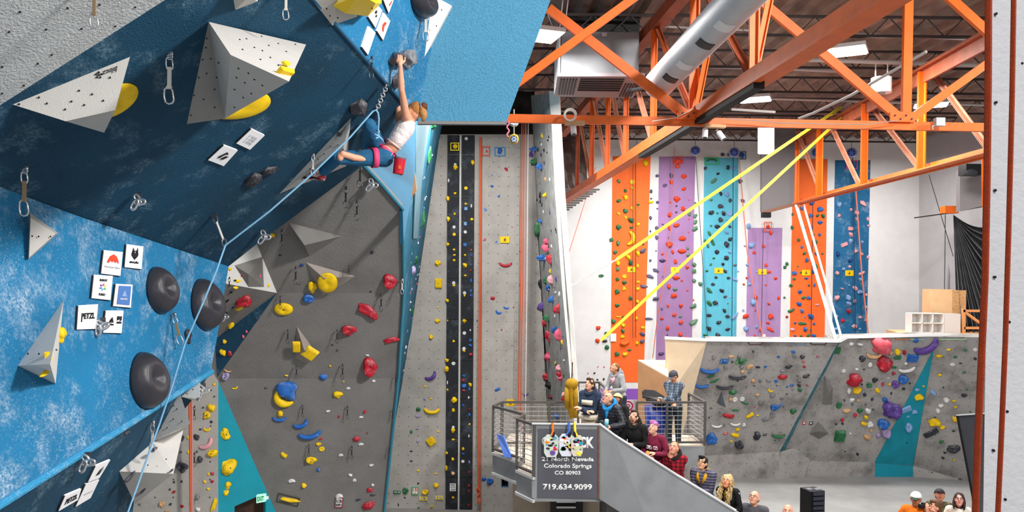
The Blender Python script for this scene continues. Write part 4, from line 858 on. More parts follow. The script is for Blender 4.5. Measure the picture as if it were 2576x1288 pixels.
H('S1', 'far', OS, green='270,410,45,45|350,525,42,36|265,645,60,45|502,692,38,26|352,768,70,46|420,880,75,60|268,962,60,60|418,966,44,30|185,1112,54,46|262,1155,46,52|224,1262,46,40',
  yellow='430,418,60,62,o|428,492,36,40|352,610,58,56,c,30|424,735,32,40|266,800,42,34|500,927,40,44|350,845,30,40|405,1095,170,130,m,82|500,1270,44,40|590,195,70,70|650,660,64,36')
H('S1', 'far', 'the white gap beside the wide orange stripe', slate='733,345,44,36|657,535,36,42|657,618,26,22|735,662,38,34|733,738,22,22|653,850,36,40|725,968,42,44|650,1010,22,24|726,1085,44,44|562,1163,32,28|718,1245,20,14')
H('S1', 'far', PS, orange='980,165,90,60|978,230,52,50|1050,352,62,50|900,422,44,50|1046,503,54,44|966,624,72,66|890,664,26,26|1038,744,56,50|878,812,54,60|955,938,76,50|875,972,34,50|1030,1100,98,50,c|878,1170,84,60,c,20|1025,1250,92,50,c|918,1258,34,38|795,1280,30,20',
  slate='818,460,54,42|962,706,24,26|960,782,26,26|798,928,26,20|870,1092,20,26|900,345,50,50', pink='1112,634,20,20|1108,866,24,22|1106,1022,22,18', sage='1115,800,44,50|1186,826,60,40,c,50|1185,903,60,40,c,50|1186,982,74,44,c,50|1187,670,26,22|1097,1215,36,34')
H('S2', 'far', OS, green='170,52,36,34|307,150,44,46|192,207,38,34|45,263,48,24,o|191,295,34,32|252,324,40,34|190,405,46,44|308,466,38,34|188,530,38,32|245,645,36,32|155,675,42,36|240,762,34,36|95,788,40,34|95,910,44,38|187,967,44,38|298,932,34,20|196,1085,30,30',
  yellow='374,65,32,44|288,98,42,44|195,152,42,44|371,180,28,34|252,270,40,38,o|374,320,28,26|250,380,32,36|372,382,32,34|371,497,30,28|200,628,44,26,m|360,646,28,36|243,710,40,30|418,732,38,30|234,816,48,28|365,872,36,30|255,970,46,40',
  bright_orange='247,870,86,60', slate='420,40,60,34,c,35|428,360,74,26,c,-3|413,790,60,30,c,-25|410,853,44,38')
H('S2', 'far', 'the white gap beside the wide orange stripe', slate='485,270,72,30,c,-20|538,215,60,30,c,-20|485,126,22,24|473,650,74,22,c|536,473,66,30,c,12', )
H('S2', 'far', PS, violet='597,128,60,28,c|580,965,52,30', orange='688,50,26,30|770,42,66,36,c,-8|712,135,32,42|818,188,30,30|718,282,62,34,c|768,307,22,18|654,361,36,34|697,446,66,34,c,10|645,534,26,22|760,533,32,34|820,395,20,16|699,614,38,34|590,650,30,24|757,683,38,36|640,738,36,34|757,793,40,34|812,824,26,24|873,482,20,12|595,70,22,20|596,326,20,20',
  sage='765,163,36,26|822,75,30,34|708,387,38,28|754,628,30,22|880,163,36,38|878,222,40,38|879,308,34,30|875,538,60,34,c,40|875,683,92,34,c,38', slate='600,275,16,18|638,796,20,12|590,560,20,30')
H('S2', 'far', 'the white wall left of the stripes', orange='15,733,40,36|12,850,38,36', pink='15,1082,12,12|70,1083,12,12', charcoal='75,850,56,32,t')
H('R2', 'far', 'the white wall left of the stripes', charcoal='1710,312,30,28|1758,420,32,26|1860,410,30,40', pink='1605,315,20,20')
H('S3', 'far', TS, charcoal='162,257,36,44|433,250,44,50|312,320,38,32|350,562,38,42|460,640,40,50|345,710,64,52|228,786,66,54|382,796,48,54|346,872,52,60|306,954,64,44|458,955,36,30|456,1105,52,50|420,1170,66,62|302,1258,52,50',
  green='240,165,120,60,m,180|308,795,28,24|230,946,28,26|376,950,28,20|208,1035,76,30,c,-65|250,1140,100,36,c,-60|160,1130,34,36|195,1185,30,50', sage='258,410,90,44,c,30|230,636,36,30', light_blue='505,255,48,50|418,568,56,60|456,798,66,60,o|418,1025,50,40|420,874,26,22')
H('S3', 'far', 'the white wall around the turquoise stripe', charcoal='370,90,54,46,t|440,95,40,36,t', slate='583,410,46,50|612,645,40,40', light_blue='680,948,60,80,t|640,1187,28,20', blue='607,100,60,60')
H('S3', 'far', P2, orange='915,960,44,44|950,1032,36,44|860,1188,38,44|748,1265,40,36', light_blue='712,1180,70,76')
H('S3', 'far', O2, green='1212,810,24,30|1208,967,26,30')
H('S4', 'far', TS, charcoal='328,72,54,48|447,153,72,54|405,230,40,40|558,243,44,34|436,323,48,44|315,401,40,34|476,408,48,36|276,490,52,38|391,574,60,46|430,652,46,36|306,730,68,58|425,832,46,52|222,896,78,36|466,907,60,40|345,985,66,50|223,1065,66,56|466,1075,62,36,c,15|340,1152,68,52',
  green='283,152,36,28|242,233,34,34|196,318,34,28|228,572,98,40,c,-40|225,737,100,44,c,-48|467,738,20,24|175,1152,52,34', light_blue='492,72,40,40|502,657,30,28,o|565,425,74,44,c,-25|555,910,120,44,c,50')
H('S4', 'far', 'the white gap left of the turquoise stripe', sage='30,237,50,56|30,320,56,52|32,445,48,44|112,487,52,50')
H('S4', 'far', P2, light_blue='720,240,34,30|748,492,52,36|795,725,76,80|703,1070,66,56|838,1045,36,34|845,333,24,24', orange='810,78,42,36|963,243,38,48|1000,332,50,38|1088,413,44,38|712,408,32,28|830,665,48,50|1124,670,38,40|1000,745,36,32|825,828,24,22|700,908,94,48,c,25|1025,905,66,76|990,992,48,34|1020,1075,108,40,c,-30|885,1087,34,36|820,1155,28,24|960,500,34,20')
H('S4', 'far', 'the white gaps by the shorter purple stripe', light_blue='602,322,34,18|668,826,28,30', orange='676,492,28,26|1232,912,30,28', green='1205,270,40,44|1235,225,40,50|1290,505,38,36|1203,662,28,28')
H('S5', 'far', O2, blue='248,38,44,40|162,85,26,36|325,92,54,44|244,148,42,32|324,208,42,28|240,255,32,34|318,316,26,26|190,252,16,14|162,425,24,24|292,482,34,26|207,537,30,34|98,650,42,38|262,640,24,34|202,698,34,18|272,758,22,30|147,815,34,32|223,868,38,30|140,922,44,36|165,982,34,36|243,1032,50,46|192,1145,36,36|270,1200,38,32|104,1088,22,18|268,1096,26,20|105,1202,22,18|192,1036,14,14',
  green='300,148,28,28|350,152,32,34|85,137,18,22|80,253,26,28|267,313,18,20|134,364,32,24|290,378,24,34|217,424,20,22|183,478,30,28|344,482,18,16|288,600,26,50|155,646,16,16|95,702,30,22|68,760,32,24|225,760,22,18|176,866,38,30|66,980,64,28,c,20|168,1092,74,26,c|240,1150,18,16|217,1198,30,30|158,1202,24,16|128,592,14,16', rose='82,1145,44,24|296,928,40,18', red='33,1034,22,20')
H('S5', 'far', NS, rose='700,42,66,40,c,-40|595,95,26,24|487,150,32,28|645,125,44,36|642,178,24,28|742,180,26,34|746,236,30,22|592,262,52,34,x|592,314,38,38|535,402,66,34,x,25|637,458,34,34|688,485,30,26|740,514,26,28|583,595,26,22|475,652,34,32|682,655,64,30,c,20|518,787,30,16|628,785,60,30,c,-45|468,868,44,50|625,900,30,32|722,950,22,28|728,842,22,24|676,1037,30,24|622,1120,52,34,c,-30|722,1065,28,16',
  light_blue='590,372,40,44|692,380,28,28|528,617,38,24|680,710,40,34|580,757,22,12|672,815,48,36|575,920,46,40|463,1032,38,36|460,1140,34,30|672,1142,28,18|465,1200,32,24|570,1192,34,18|487,52,40,50|572,870,46,50', navy='480,485,34,36|583,540,34,34', red='572,985,38,40|520,1066,36,36')
LB, MB_, RB = 'the left bouldering panel', 'the middle bouldering panel', 'the right bouldering panel'
H('Q1', 'BL', LB, grey='230,244,46,40|492,238,46,40|354,350,46,40|522,345,52,38|715,490,38,34|803,487,52,36|573,542,32,34|942,388,52,34|1078,235,48,36|1122,490,46,44|604,395,50,30,c,20|1055,582,28,18|840,636,56,52,k|942,675,42,30,k|725,722,56,34,k|842,845,58,38,k|775,890,84,34,c,20|342,950,24,30',
  charcoal='1156,240,56,38|1012,343,72,40,c,15|1190,440,74,44,c,15|1122,540,40,30|424,290,30,26|692,346,52,24|644,183,28,22|475,442,184,70,m|342,545,176,66,m|678,1068,80,72|485,1155,110,60,k,-55|480,493,18,14|656,543,16,14|890,540,20,12|1105,440,18,12|992,628,20,14|960,762,18,12|183,874,18,16',
  blue='185,370,195,90,m|105,532,150,70,m|1062,188,50,26|908,238,36,24|770,342,34,24|882,494,40,30|1045,536,44,30|998,552,32,16|340,290,60,40|868,765,88,72,k|935,740,40,30|205,1090,110,110,k|294,818,16,12', green='515,288,70,54|205,440,84,30,c,30|236,490,104,30,c,30|430,605,98,72,t|560,724,80,26,c,-8|458,798,80,20,c|200,775,26,18|1130,585,50,40|1060,805,64,50|905,1055,146,50,m|870,1112,22,12',
  tan='408,234,56,36|606,338,80,44,c,30|530,392,48,34|640,492,52,38|405,685,50,44|688,635,44,34', white='450,685,52,60,o|528,680,52,56,o|455,935,110,56,m|260,955,110,54,m|545,948,40,36', yellow='825,585,60,54,m,-30|612,850,90,44,c,50|690,850,30,16|480,995,44,30|455,1058,84,40|415,1122,26,20',
  red='950,448,116,66,t|388,855,126,54,c|1170,290,34,20|1176,342,34,24|1320,236,38,20|1200,534,22,18|658,768,16,14')
H('Q2', 'BM', MB_, white='175,120,38,34,o|252,125,48,22,c|110,350,36,30,o|335,298,36,36,o|222,335,32,20|640,285,24,20|490,410,26,18|645,330,140,50,m,12|315,690,50,40|335,803,50,44|155,520,30,46|180,597,54,24,c,30|165,885,18,16', green='52,172,56,68,x|570,236,64,28,c,15|536,320,60,16,c|325,468,44,38,k|70,640,50,50,o|75,900,90,86,x|248,685,50,34',
  salmon='430,130,165,125', red='455,290,140,95|195,432,135,90|626,190,32,34|535,370,30,26|440,462,30,24|205,725,36,26|98,768,34,24', tan='365,210,130,60,m|512,195,40,26|230,600,24,20|310,915,60,40|345,855,26,20|130,688,66,34', yellow='568,188,50,40|215,514,70,54|395,512,56,30,c,-60|300,745,36,30|282,800,52,30|500,462,24,18',
  blue='725,92,46,30|695,238,95,58,x|615,420,90,56,k|445,800,110,60,k|462,595,56,30,c,-40', charcoal='268,245,62,38|376,425,46,38|283,335,18,12|288,550,36,22,c,-60|265,465,16,16|115,600,20,16|183,635,24,16|350,592,26,20|515,540,18,18|297,635,14,14|675,455,16,14|360,678,18,12|45,803,18,14|100,800,22,14|620,500,26,20|228,1058,24,22|120,1035,16,10',
  purple='808,130,210,120,m,32|515,680,150,115,k|548,463,70,46,k', lilac='465,880,80,70,k|405,900,40,40')
H('Q2', 'BM', 'the teal triangle of the bouldering wall', light_blue='735,510,44,26|640,675,96,40,x,30|712,697,46,30|658,738,30,14|660,832,62,60,k', yellow='750,570,76,46|790,480,26,14', navy='648,960,18,14')
H('Q2', 'BR', RB, yellow='1003,168,32,24|922,222,48,34|928,385,36,26|885,785,94,74|945,830,44,40|1055,760,64,36,c,-70|1050,605,32,24|1063,657,26,22|1050,1110,24,16', green='1146,172,36,18|1061,230,34,22|1137,362,32,16|1160,508,22,16|1190,697,24,14|940,952,36,34',
  white='1036,293,42,32,o|985,598,48,42|934,645,42,36|913,690,36,38|1232,168,34,34,o', light_blue='875,535,64,36,c,-50', charcoal='1105,285,28,12|1232,245,24,26|1138,556,46,36,o|855,878,130,50,x,38|1035,1010,100,80,k|1047,862,26,16|973,1046,24,20|960,490,16,16|957,1090,26,22|860,1217,20,14|1100,1272,26,20|890,745,20,12')
KP, GP, GL = 'the black climbing panels', 'the grey panel right of the black ones', 'the grey wall left of the black panels'
H('G1', 'J', KP, yellow='262,275,50,50,o|440,438,38,44|264,486,44,44|370,698,38,36,o|258,750,30,26|188,803,36,44|370,856,26,22|256,960,28,22|192,1008,34,44|432,1012,34,28|252,1166,34,34,o|190,1266,26,30', white='374,196,34,34,o|262,458,28,28,o|196,620,18,36|425,880,20,34|250,1092,32,34,o|364,1142,34,34,o', light_blue='370,905,36,36,x|365,1058,34,40,x|360,1268,28,28,x')
H('G1', 'J', GP, blue='712,328,58,68|640,433,38,30|640,574,26,26|638,680,46,44,t|702,780,34,42|566,918,46,36,x,-40|638,1056,18,16|773,1130,28,22|682,1250,40,24,c,-60', red='575,325,34,46|712,470,38,20|780,512,40,48|845,715,22,24|772,820,20,18|635,955,28,18|635,998,30,16|840,1097,26,28|560,1217,36,36|905,893,22,22', yellow='636,820,22,16|634,886,30,20')
H('G2', 'J', KP, yellow='175,55,28,32|236,107,26,20|236,158,28,20|236,207,28,20|340,158,24,20|340,256,42,44|343,352,26,16|232,448,30,22|336,545,20,18|170,592,34,34|173,782,14,20|334,786,38,34|232,978,26,26|330,1072,30,18|168,1163,32,34|165,1240,46,56,t', white='232,424,32,34,o|336,520,32,34,o|334,902,34,34,o|330,1050,34,34,o|229,1192,34,34,o|390,875,18,20',
  blue='342,58,30,36,x|398,158,16,22|398,250,14,20|398,400,20,40|396,500,20,40|396,545,22,30|392,970,32,30|390,1020,34,30', red='400,108,18,20|396,302,16,20|392,1105,36,36')
H('G2', 'J', GL, yellow='82,235,54,50,k|88,428,72,96,x|82,658,18,18|78,785,46,38,k|18,938,40,40,k')
H('G2', 'J', GP, red='525,12,40,30|602,52,22,20|726,242,126,70,m|665,344,18,18|727,438,18,20|790,535,32,22|605,570,56,52,t|807,658,30,26|532,757,30,18|598,786,26,16|690,867,28,28|532,1068,18,18|656,1252,30,18|858,122,20,18|852,440,24,20', maroon='790,1015,38,26', blue='643,38,30,36|596,182,32,24|664,284,34,28|722,566,16,14|665,690,80,80,m,-20|735,648,76,64,m,-10|657,880,22,32|724,1038,20,16|598,1155,24,18|462,785,22,20|465,848,22,14', dark='785,755,18,18|532,530,14,22|682,622,22,20')
H('G3', 'J', GL, purple='410,148,104,80,m,35', lilac='362,345,20,20|362,398,18,16|305,480,48,40,m,15|300,592,26,16|303,694,24,24', green='306,432,46,30|248,618,26,22|199,1110,44,56,k|306,1255,22,18', yellow='362,240,20,18|411,343,20,16|420,435,132,74,m|472,616,22,16|413,698,70,72,x,38|304,942,22,20|450,968,18,18|456,1066,50,36|360,1122,56,50,k|418,1243,24,20', charcoal='248,780,24,12|248,862,22,14|306,1048,18,14|195,1170,16,12|140,1230,12,24')
H('G3', 'J', KP, yellow='545,22,30,30|542,95,42,50,t|550,268,16,20|605,352,52,60,t,-30|598,441,32,30|596,605,32,40|597,683,26,18|543,797,26,22|595,847,26,24|540,925,26,40|680,762,26,24|733,555,18,20|740,226,28,34|597,1167,22,20|595,1285,24,16', tan='596,966,34,26', white='600,48,34,30,o|678,866,28,26,o|598,580,24,24,o|549,210,14,28|728,332,14,24|728,655,12,28',
  blue='686,152,30,18|686,237,42,42|733,262,20,26|680,397,20,16|733,476,22,24|681,803,24,16|732,872,16,24', red='682,188,34,14|684,272,32,16|733,430,16,20|730,955,14,20|730,1067,20,24|728,1112,14,24|728,1232,14,22')
H('G3', 'J', GP, blue='970,265,54,34,c,45|915,238,20,18|858,375,26,18|860,485,16,14|862,158,16,12|922,18,16,14|905,1032,60,60,k|853,1015,50,36', red='852,640,18,24|911,670,18,18|850,142,18,16|975,100,24,16|860,265,24,16|968,322,26,14|963,1010,22,16|855,748,14,12|907,1222,20,14|855,855,18,16|908,985,20,14', dark='853,1120,16,18|963,1120,12,14')
H('G7', 'J', GP, dark='830,1225,30,30|765,1250,30,28|358,1140,14,12|290,1075,20,14|155,1078,14,18', purple='590,45,70,50,m')
FN = 'the fin wall'
H('G1', 'L', FN, blue='1082,300,50,64,t|1140,480,44,80,t|1138,1030,24,40', green='1085,430,52,70|1110,1110,40,150', purple='1050,350,24,60|1222,930,12,70', yellow='1148,172,20,40|1183,765,24,40', tan='1180,610,20,50', dark='1128,770,20,60|1128,830,20,40|1095,815,14,24', pink='1200,1235,24,40')
H('G2', 'L', FN, pink='1130,30,28,50|1133,90,40,80|1250,930,36,110', red='1162,200,30,90|1238,670,36,80|1112,800,32,80|1146,930,30,110|1140,1125,30,80', blue='1098,190,46,60|1142,470,24,66|1178,580,30,60|1208,870,32,80', dark='1045,165,30,76|1070,440,20,80', green='1115,400,24,76|1140,760,38,70', rose='1172,400,30,80|1240,1230,28,70', yellow='1155,310,18,40|1268,990,18,46', purple='1082,645,34,70|1212,390,16,46', white='1245,530,18,46|1080,725,20,46')
H('R2', 'L', FN, pink='980,60,54,120|1180,400,50,80', rose='1150,250,50,90|1220,660,36,80', red='1165,340,46,80|950,380,50,110|1225,740,36,70', dark='990,510,54,110', yellow='1080,150,26,60', maroon='1020,700,44,70', blue='1118,1010,44,80')
random.seed(11)
for k in range(46):
    t = random.random(); v = 330+t*640; ul = 1339+(v-310)*.078; ur = 1384+(v-300)*.073; u = ul+(ur-ul)*random.uniform(.15, .9)
    HL.append(['L', FN, random.choice(('dark', 'charcoal', 'grey', 'white')), u, v, random.uniform(2, 4.5), random.uniform(4, 10), 'b', 0])
SW = 'the receding blue wall'
for k in range(40):
    t = random.random(); v = 370+t*640; ur = 1100-(v-370)*.135; ul = 1046-(v-300)*.055; u = ul+(ur-ul)*random.uniform(.2, .9)
    HL.append(['K', SW, random.choice(('white', 'white', 'light blue', 'lilac', 'pink')), u, v, random.uniform(2, 4), random.uniform(4, 9), 'b', 0])
H('N', 'K', SW, green='1077,391,12,46|1062,550,9,40|1044,655,8,22|1037,780,6,24|1086,318,12,14', lilac='1037,680,11,26|1022,1008,5,14')
H('G3', 'K', SW, purple='108,640,26,60|88,770,28,100|75,905,20,40', green='108,885,44,46', navy='60,1010,20,70')
DW, LW = 'the dark grey overhang', 'the lower grey wall'
H('Z6', 'H', DW, red='1008,828,110,80,k', yellow='425,870,64,84|120,485,50,34', navy='345,708,26,20', charcoal='180,635,22,12|330,848,14,8|865,908,16,10|875,612,24,30')
H('Z6', 'H2', LW, red='848,1055,185,80,c,-40|700,1195,104,88,k|1025,1270,130,44,c,12', blue='394,962,92,64,k', yellow='208,1040,140,108,d')
H('Z6', 'G', 'the blue side face', red='1078,8,80,44')
H('Z10', 'H2', LW, red='858,195,112,140,k|758,735,66,50,t|850,1235,110,70,t,20|858,1120,48,34|818,532,26,28|625,570,20,18|838,693,14,14|485,738,28,16', yellow='616,400,66,54|210,860,54,36,b,-25|470,775,38,28|495,812,44,40,o|415,895,76,60,k|182,548,46,44|362,1088,42,34|245,1195,150,36,c,-15|558,187,20,14|660,305,14,10|230,260,26,14',
  blue='508,268,66,60,t|178,580,104,54,m|338,618,118,80,m,25|405,697,170,84,m,10|470,970,30,28', white='885,302,32,20|695,355,32,20|540,528,32,20|792,572,34,16|792,776,40,20|640,858,36,22|866,935,34,22|712,1010,30,24|742,1047,30,26|270,1052,56,30|878,1085,28,22|840,107,28,14|628,1165,56,34', charcoal='75,352,24,16|765,1195,40,20|880,1160,40,16|575,28,20,10|615,68,20,12')
H('H5', 'W1', 'the pale notch facet', red='275,365,115,80,k|345,288,30,46', pink='378,392,26,46', yellow='196,430,40,28|460,467,22,22|180,488,40,22|130,330,28,26', dark='170,426,22,18')
H('H5', 'W2', 'the dark notch facet', red='245,590,120,90,k', yellow='207,658,56,40|138,805,54,40', dark='102,600,24,30|155,655,20,14|140,525,24,14')
H('H5', 'W3', 'the narrow dark blue facet', yellow='86,946,36,32|72,1040,52,56', red='132,1048,40,48', pink='245,904,22,26|272,862,24,24')
H('H5', 'H2', LW, tan='112,1192,60,34,m,-20', lilac='90,1240,60,66,k')
H('H6', 'I', 'the narrow grey wall', yellow='692,345,66,64|653,410,64,70,k|650,533,66,54,m|695,755,92,76|715,1220,130,36,c,75|665,945,24,24|630,1015,28,26|662,1080,28,24|480,612,22,40|482,745,20,30|515,682,20,24|648,68,26,26|714,132,26,26', charcoal='558,610,50,52|588,812,50,50|428,880,90,90,k|428,615,30,56|690,472,26,20|590,541,26,14|412,746,26,18|560,742,18,18|718,243,16,14|352,1018,18,20|422,1012,20,22|315,1083,20,18|318,1217,24,24|42,1220,24,20|616,343,18,14',
  grey='566,1152,42,44|520,1210,44,60', white='570,1265,40,40', red='700,940,32,30|698,1010,26,26|424,1235,32,28|350,1105,28,28', rose='645,665,140,96,m,40', tan='245,1217,44,56,k|285,1275,40,26')
H('H6', 'T', 'the teal facet', yellow='812,585,110,70,k,-55|833,880,138,150|838,1043,56,66|817,1115,50,58')
H('H6', 'H2', LW, yellow='903,160,56,36,m,20')
KN = {'b': 'rounded', 'c': 'long', 'k': 'pocketed', 't': 'angular', 'o': 'round dished', 'd': 'dish-shaped', 'm': 'crescent', 'x': 'blocky', 'e': 'egg-shaped'}
ORD = ['top', 'second', 'third', 'fourth', 'fifth', 'sixth', 'seventh', 'eighth', 'ninth', 'tenth', 'eleventh', 'twelfth', 'thirteenth', 'fourteenth', 'fifteenth', 'sixteenth', 'seventeenth', 'eighteenth', 'nineteenth', 'twentieth']
ORD += ['twenty-'+x for x in ('first', 'second', 'third', 'fourth', 'fifth', 'sixth', 'seventh', 'eighth', 'ninth')]+['thirtieth']+['thirty-'+x for x in ('first', 'second', 'third', 'fourth', 'fifth', 'sixth', 'seventh', 'eighth', 'ninth')]+['fortieth']
def place_hold(rec, i, name='climbing_hold', parent=None):
    fac, surf, c, u, v, w_, h_, k, r = rec
    if fac == 'H2' and v > 952: fac = 'H3'
    pl = FAC[fac]; p = pl.hit(u, v); y = p.y
    if fac in ('far',): p = pl.hit(u, v, .012)
    if fac == 'J' and 1120 < u < 1194: p = pl.hit(u, v, .05)
    x_, u_, n_ = pl.axes(); W_, H2_ = w_*y/FPX, h_*y/FPX
    view = -ray(u, v).normalized(); fore = max(.35, abs(view.dot(n_)))
    if fac in ('L', 'K'): W_ = W_*1.6; H2_ *= 1.0
    elif fore < .8: H2_ /= max(.6, fore) if abs(n_.z) > abs(n_.x) else 1; W_ /= max(.6, fore) if abs(n_.x) >= abs(n_.z) else 1
    dep = max(min(W_, H2_)*1.0, .03)
    if k in 'od': dep = max(W_, H2_)*.55
    if k == 'm': dep = max(W_, H2_)*.45
    if fac in ('L', 'K'): dep = W_*(1.9 if fac == 'L' and w_ > 5 else 1.1)
    M = Matrix((x_, u_, n_)).transposed() @ Matrix.Rotation(math.radians(r), 3, 'Z')
    ms = HMESH[k]; o = bpy.data.objects.new(name, ms[i % len(ms)]); COL.objects.link(o)
    o.location = p; o.rotation_euler = M.to_euler(); o.scale = (W_, H2_, dep); o.material_slots[0].link = 'OBJECT'; o.material_slots[0].material = HM[c]
    if w_*h_ > 330 and k in 'bkxdo':
        b = bpy.data.objects.new('bolt', BOLT); COL.objects.link(b); b.parent = o; s = .02
        b.location = (0, 0, .45 if k != 'd' else .25); b.scale = (s/W_, s/H2_, .04)
    return o
cnt = {}
for rec in sorted(HL, key=lambda r: (r[4], r[3])):
    key = (rec[1], rec[2]); cnt[key] = cnt.get(key, 0)+1; rec.append(cnt[key])
HL.sort(key=lambda r: -r[5]*r[6])
for i, rec in enumerate(HL[:300]):
    o = place_hold(rec[:9], i); k = rec[9]; tot = cnt[(rec[1], rec[2])]; area = rec[5]*rec[6]
    sz = 'large ' if area > 700 else ('small ' if area < 90 else ''); 
    tail = f'the only {rec[2]} one on {rec[1]}' if tot == 1 else (f'{ORD[k-1]} {rec[2]} one down {rec[1]}' if k > 1 else f'topmost {rec[2]} one on {rec[1]}')
    tag(o, f'{sz}{KN[rec[7]]} hold, {tail}', 'climbing hold', 'holds on '+rec[1].replace('the ', '', 1))
# the several hundred smallest ones, joined
bms = bmesh.new(); mats = []
for i, rec in enumerate(HL[300:]):
    o = place_hold(rec[:9], i); M = Matrix.LocRotScale(o.location, o.rotation_euler, o.scale); n0 = len(bms.verts); f0_ = len(bms.faces)
    bms.from_mesh(o.data); bms.verts.ensure_lookup_table(); bms.faces.ensure_lookup_table()
    for v_ in bms.verts[n0:]: v_.co = M @ v_.co
    if rec[2] not in mats: mats.append(rec[2])
    for f in bms.faces[f0_:]: f.material_index = mats.index(rec[2])
    for ch in list(o.children): bpy.data.objects.remove(ch)
    bpy.data.objects.remove(o)
me = bpy.data.meshes.new('small_climbing_holds'); bms.to_mesh(me); bms.free()
for c in mats: me.materials.append(HM[c])
so = link('small_climbing_holds', me, None); tag(so, 'scatter of small climbing holds of many colours across the far walls', 'climbing holds', None, 'stuff')
# ------------------------------------------------------------------ volumes, big holds, signs, quickdraws
def pv(name, fac, verts, faces, m, label, cat='volume', holes=(), parent=None):
    pl = FAC[fac]; bm = bmesh.new(); V = [bm.verts.new(pl.hit(*x)) for x in verts]
    for f in faces: bm.faces.new([V[i] for i in f])
    base = [i for i, x in enumerate(verts) if len(x) < 3 or x[2] == 0]
    bmesh.ops.triangulate(bm, faces=bm.faces[:])
    r = bmesh.ops.contextual_create(bm, geom=[e for e in bm.edges if len(e.link_faces) == 1])
    o = wobj(name, bm, m, parent); tag(o, label, cat)
    if holes:
        hb = bmesh.new()
        for (u, v, h) in holes:
            p = pl.hit(u, v, h+.004); ell(hb, p, (.007, .007, .007), seg=8)
        wobj('bolt_holes', hb, BLACK, o)
    return o
def bary(pl, A, B, C, u, v):
    pln = Pl(pl.hit(*A), pl.hit(*B), pl.hit(*C)); p = pln.hit(u, v); return (p-pl.p).dot(pl.n)
def holes_on(fac, tri, pts):
    pl = FAC[fac]; return [(u, v, bary(pl, *tri, u, v)) for u, v in pts]
v1 = [(32, 263), (327, 143), (262, 334), (165, 305, .03), (290, 277, .30)]; v1[3] = (165, 305, bary(FAC['B'], v1[0], v1[1], v1[4], 165, 305))
pv('volume', 'B', v1, [(0, 1, 4, 3), (3, 4, 2), (1, 2, 4), (0, 3, 2)], M_VOL, 'long pale triangular volume at the upper left with a yellow rim behind',
   holes=holes_on('B', (v1[0], v1[1], v1[4]), [(98, 245), (118, 260), (199, 228), (232, 237), (180, 255), (164, 275), (212, 264), (260, 253), (277, 195), (48, 262)]))
v2 = [(525, 55), (770, 112, .04), (727, 205, .22), (580, 138, .75), (566, 298, .15), (470, 312)]; v2[2] = (727, 205, bary(FAC['B'], v2[0], v2[1], v2[3], 727, 205))
hh = holes_on('B', (v2[0], v2[3], v2[5]), [(520, 97), (518, 120), (510, 150), (530, 148), (550, 158), (500, 195), (520, 185), (545, 195), (488, 240), (512, 250), (540, 225), (480, 290), (540, 270)])
hh += holes_on('B', (v2[1], v2[2], v2[3]), [(603, 100), (620, 98), (640, 120), (658, 92), (676, 115), (700, 110), (655, 150), (680, 145), (700, 165), (720, 130), (743, 112), (610, 125), (660, 128)])
hh += holes_on('B', (v2[3], v2[2], v2[4]), [(600, 172), (625, 184), (595, 195), (616, 208), (640, 200), (590, 225), (612, 245), (632, 235), (590, 270), (660, 215)])
pv('volume', 'B', v2, [(0, 1, 2, 3), (0, 3, 4, 5), (3, 2, 4), (1, 0, 5, 4, 2)], M_VOL, 'biggest grey pyramid volume with many bolt holes, upper left centre', holes=hh)
pv('volume', 'C', [(75, 535), (147, 587), (70, 654), (140, 588, .12), (77, 548, .09), (73, 648, .05)], [(4, 3, 5), (0, 1, 3, 4), (1, 2, 5, 3), (2, 0, 4, 5)], M_VOL, 'small pale triangular volume at the left edge under a quickdraw', holes=[(81, 594, .1), (97, 595, .1), (127, 595, .12)])
pv('volume', 'C', [(160, 755), (45, 920), (140, 966), (126, 916, .42)], [(0, 1, 3), (0, 3, 2), (1, 2, 3)], M_VOLW, 'tall pale pyramid volume at the lower left carrying three yellow holds', holes=[(70, 890, .08), (98, 890, .2), (142, 880, .2)])
pv('volume', 'B', [(883, 296), (871, 418), (703, 487), (864, 372, .20)], [(0, 3, 2), (0, 1, 3), (3, 1, 2)], M_VOL, 'long narrow pale volume under the climber and her foot', holes=holes_on('B', ((883, 296), (703, 487), (864, 372, .20)), [(850, 365), (832, 368), (815, 387), (850, 385), (780, 425), (800, 400), (760, 450)]))
pv('volume', 'E', [(1086, 2), (1068, 143), (1143, 22), (1136, 14, .16), (1092, -10)], [(0, 3, 1), (3, 2, 1), (4, 2, 3), (4, 3, 0)], M_VOLW, 'white narrow triangular volume at the top beside the smooth blue panel', holes=[(1098, 65, .1), (1111, 25, .12)])
pv('volume', 'E', [(770, -50), (786, 0), (836, 64), (898, 42), (905, -50), (850, 0, .15)], [(0, 1, 5), (1, 2, 5), (2, 3, 5), (3, 4, 5), (4, 0, 5)], M_VOL, 'grey volume at the top under the big yellow one', holes=[(822, 22, .08), (830, 40, .06), (850, 45, .05)])
pv('volume', 'E', [(838, 15, .15), (872, -25, .15), (962, -30, .15), (960, 8, .15), (925, 41, .15), (869, 34, .15), (905, -15, .42), (945, 8, .36)], [(0, 1, 6), (1, 2, 6), (2, 7, 6), (2, 3, 7), (3, 4, 7), (4, 5, 6, 7), (5, 0, 6)], mat('yellow_volume', '#f0cc06', .5, var=.05), 'large yellow faceted volume cut by the top edge of the photo', holes=[(936, 21, .36)])
pv('volume', 'B', [(580, -40), (655, -40), (648, 4), (592, 25), (625, -8, .15)], [(0, 1, 4), (1, 2, 4), (2, 3, 4), (3, 0, 4)], M_VOL, 'tip of a grey volume at the top edge between the anchors')
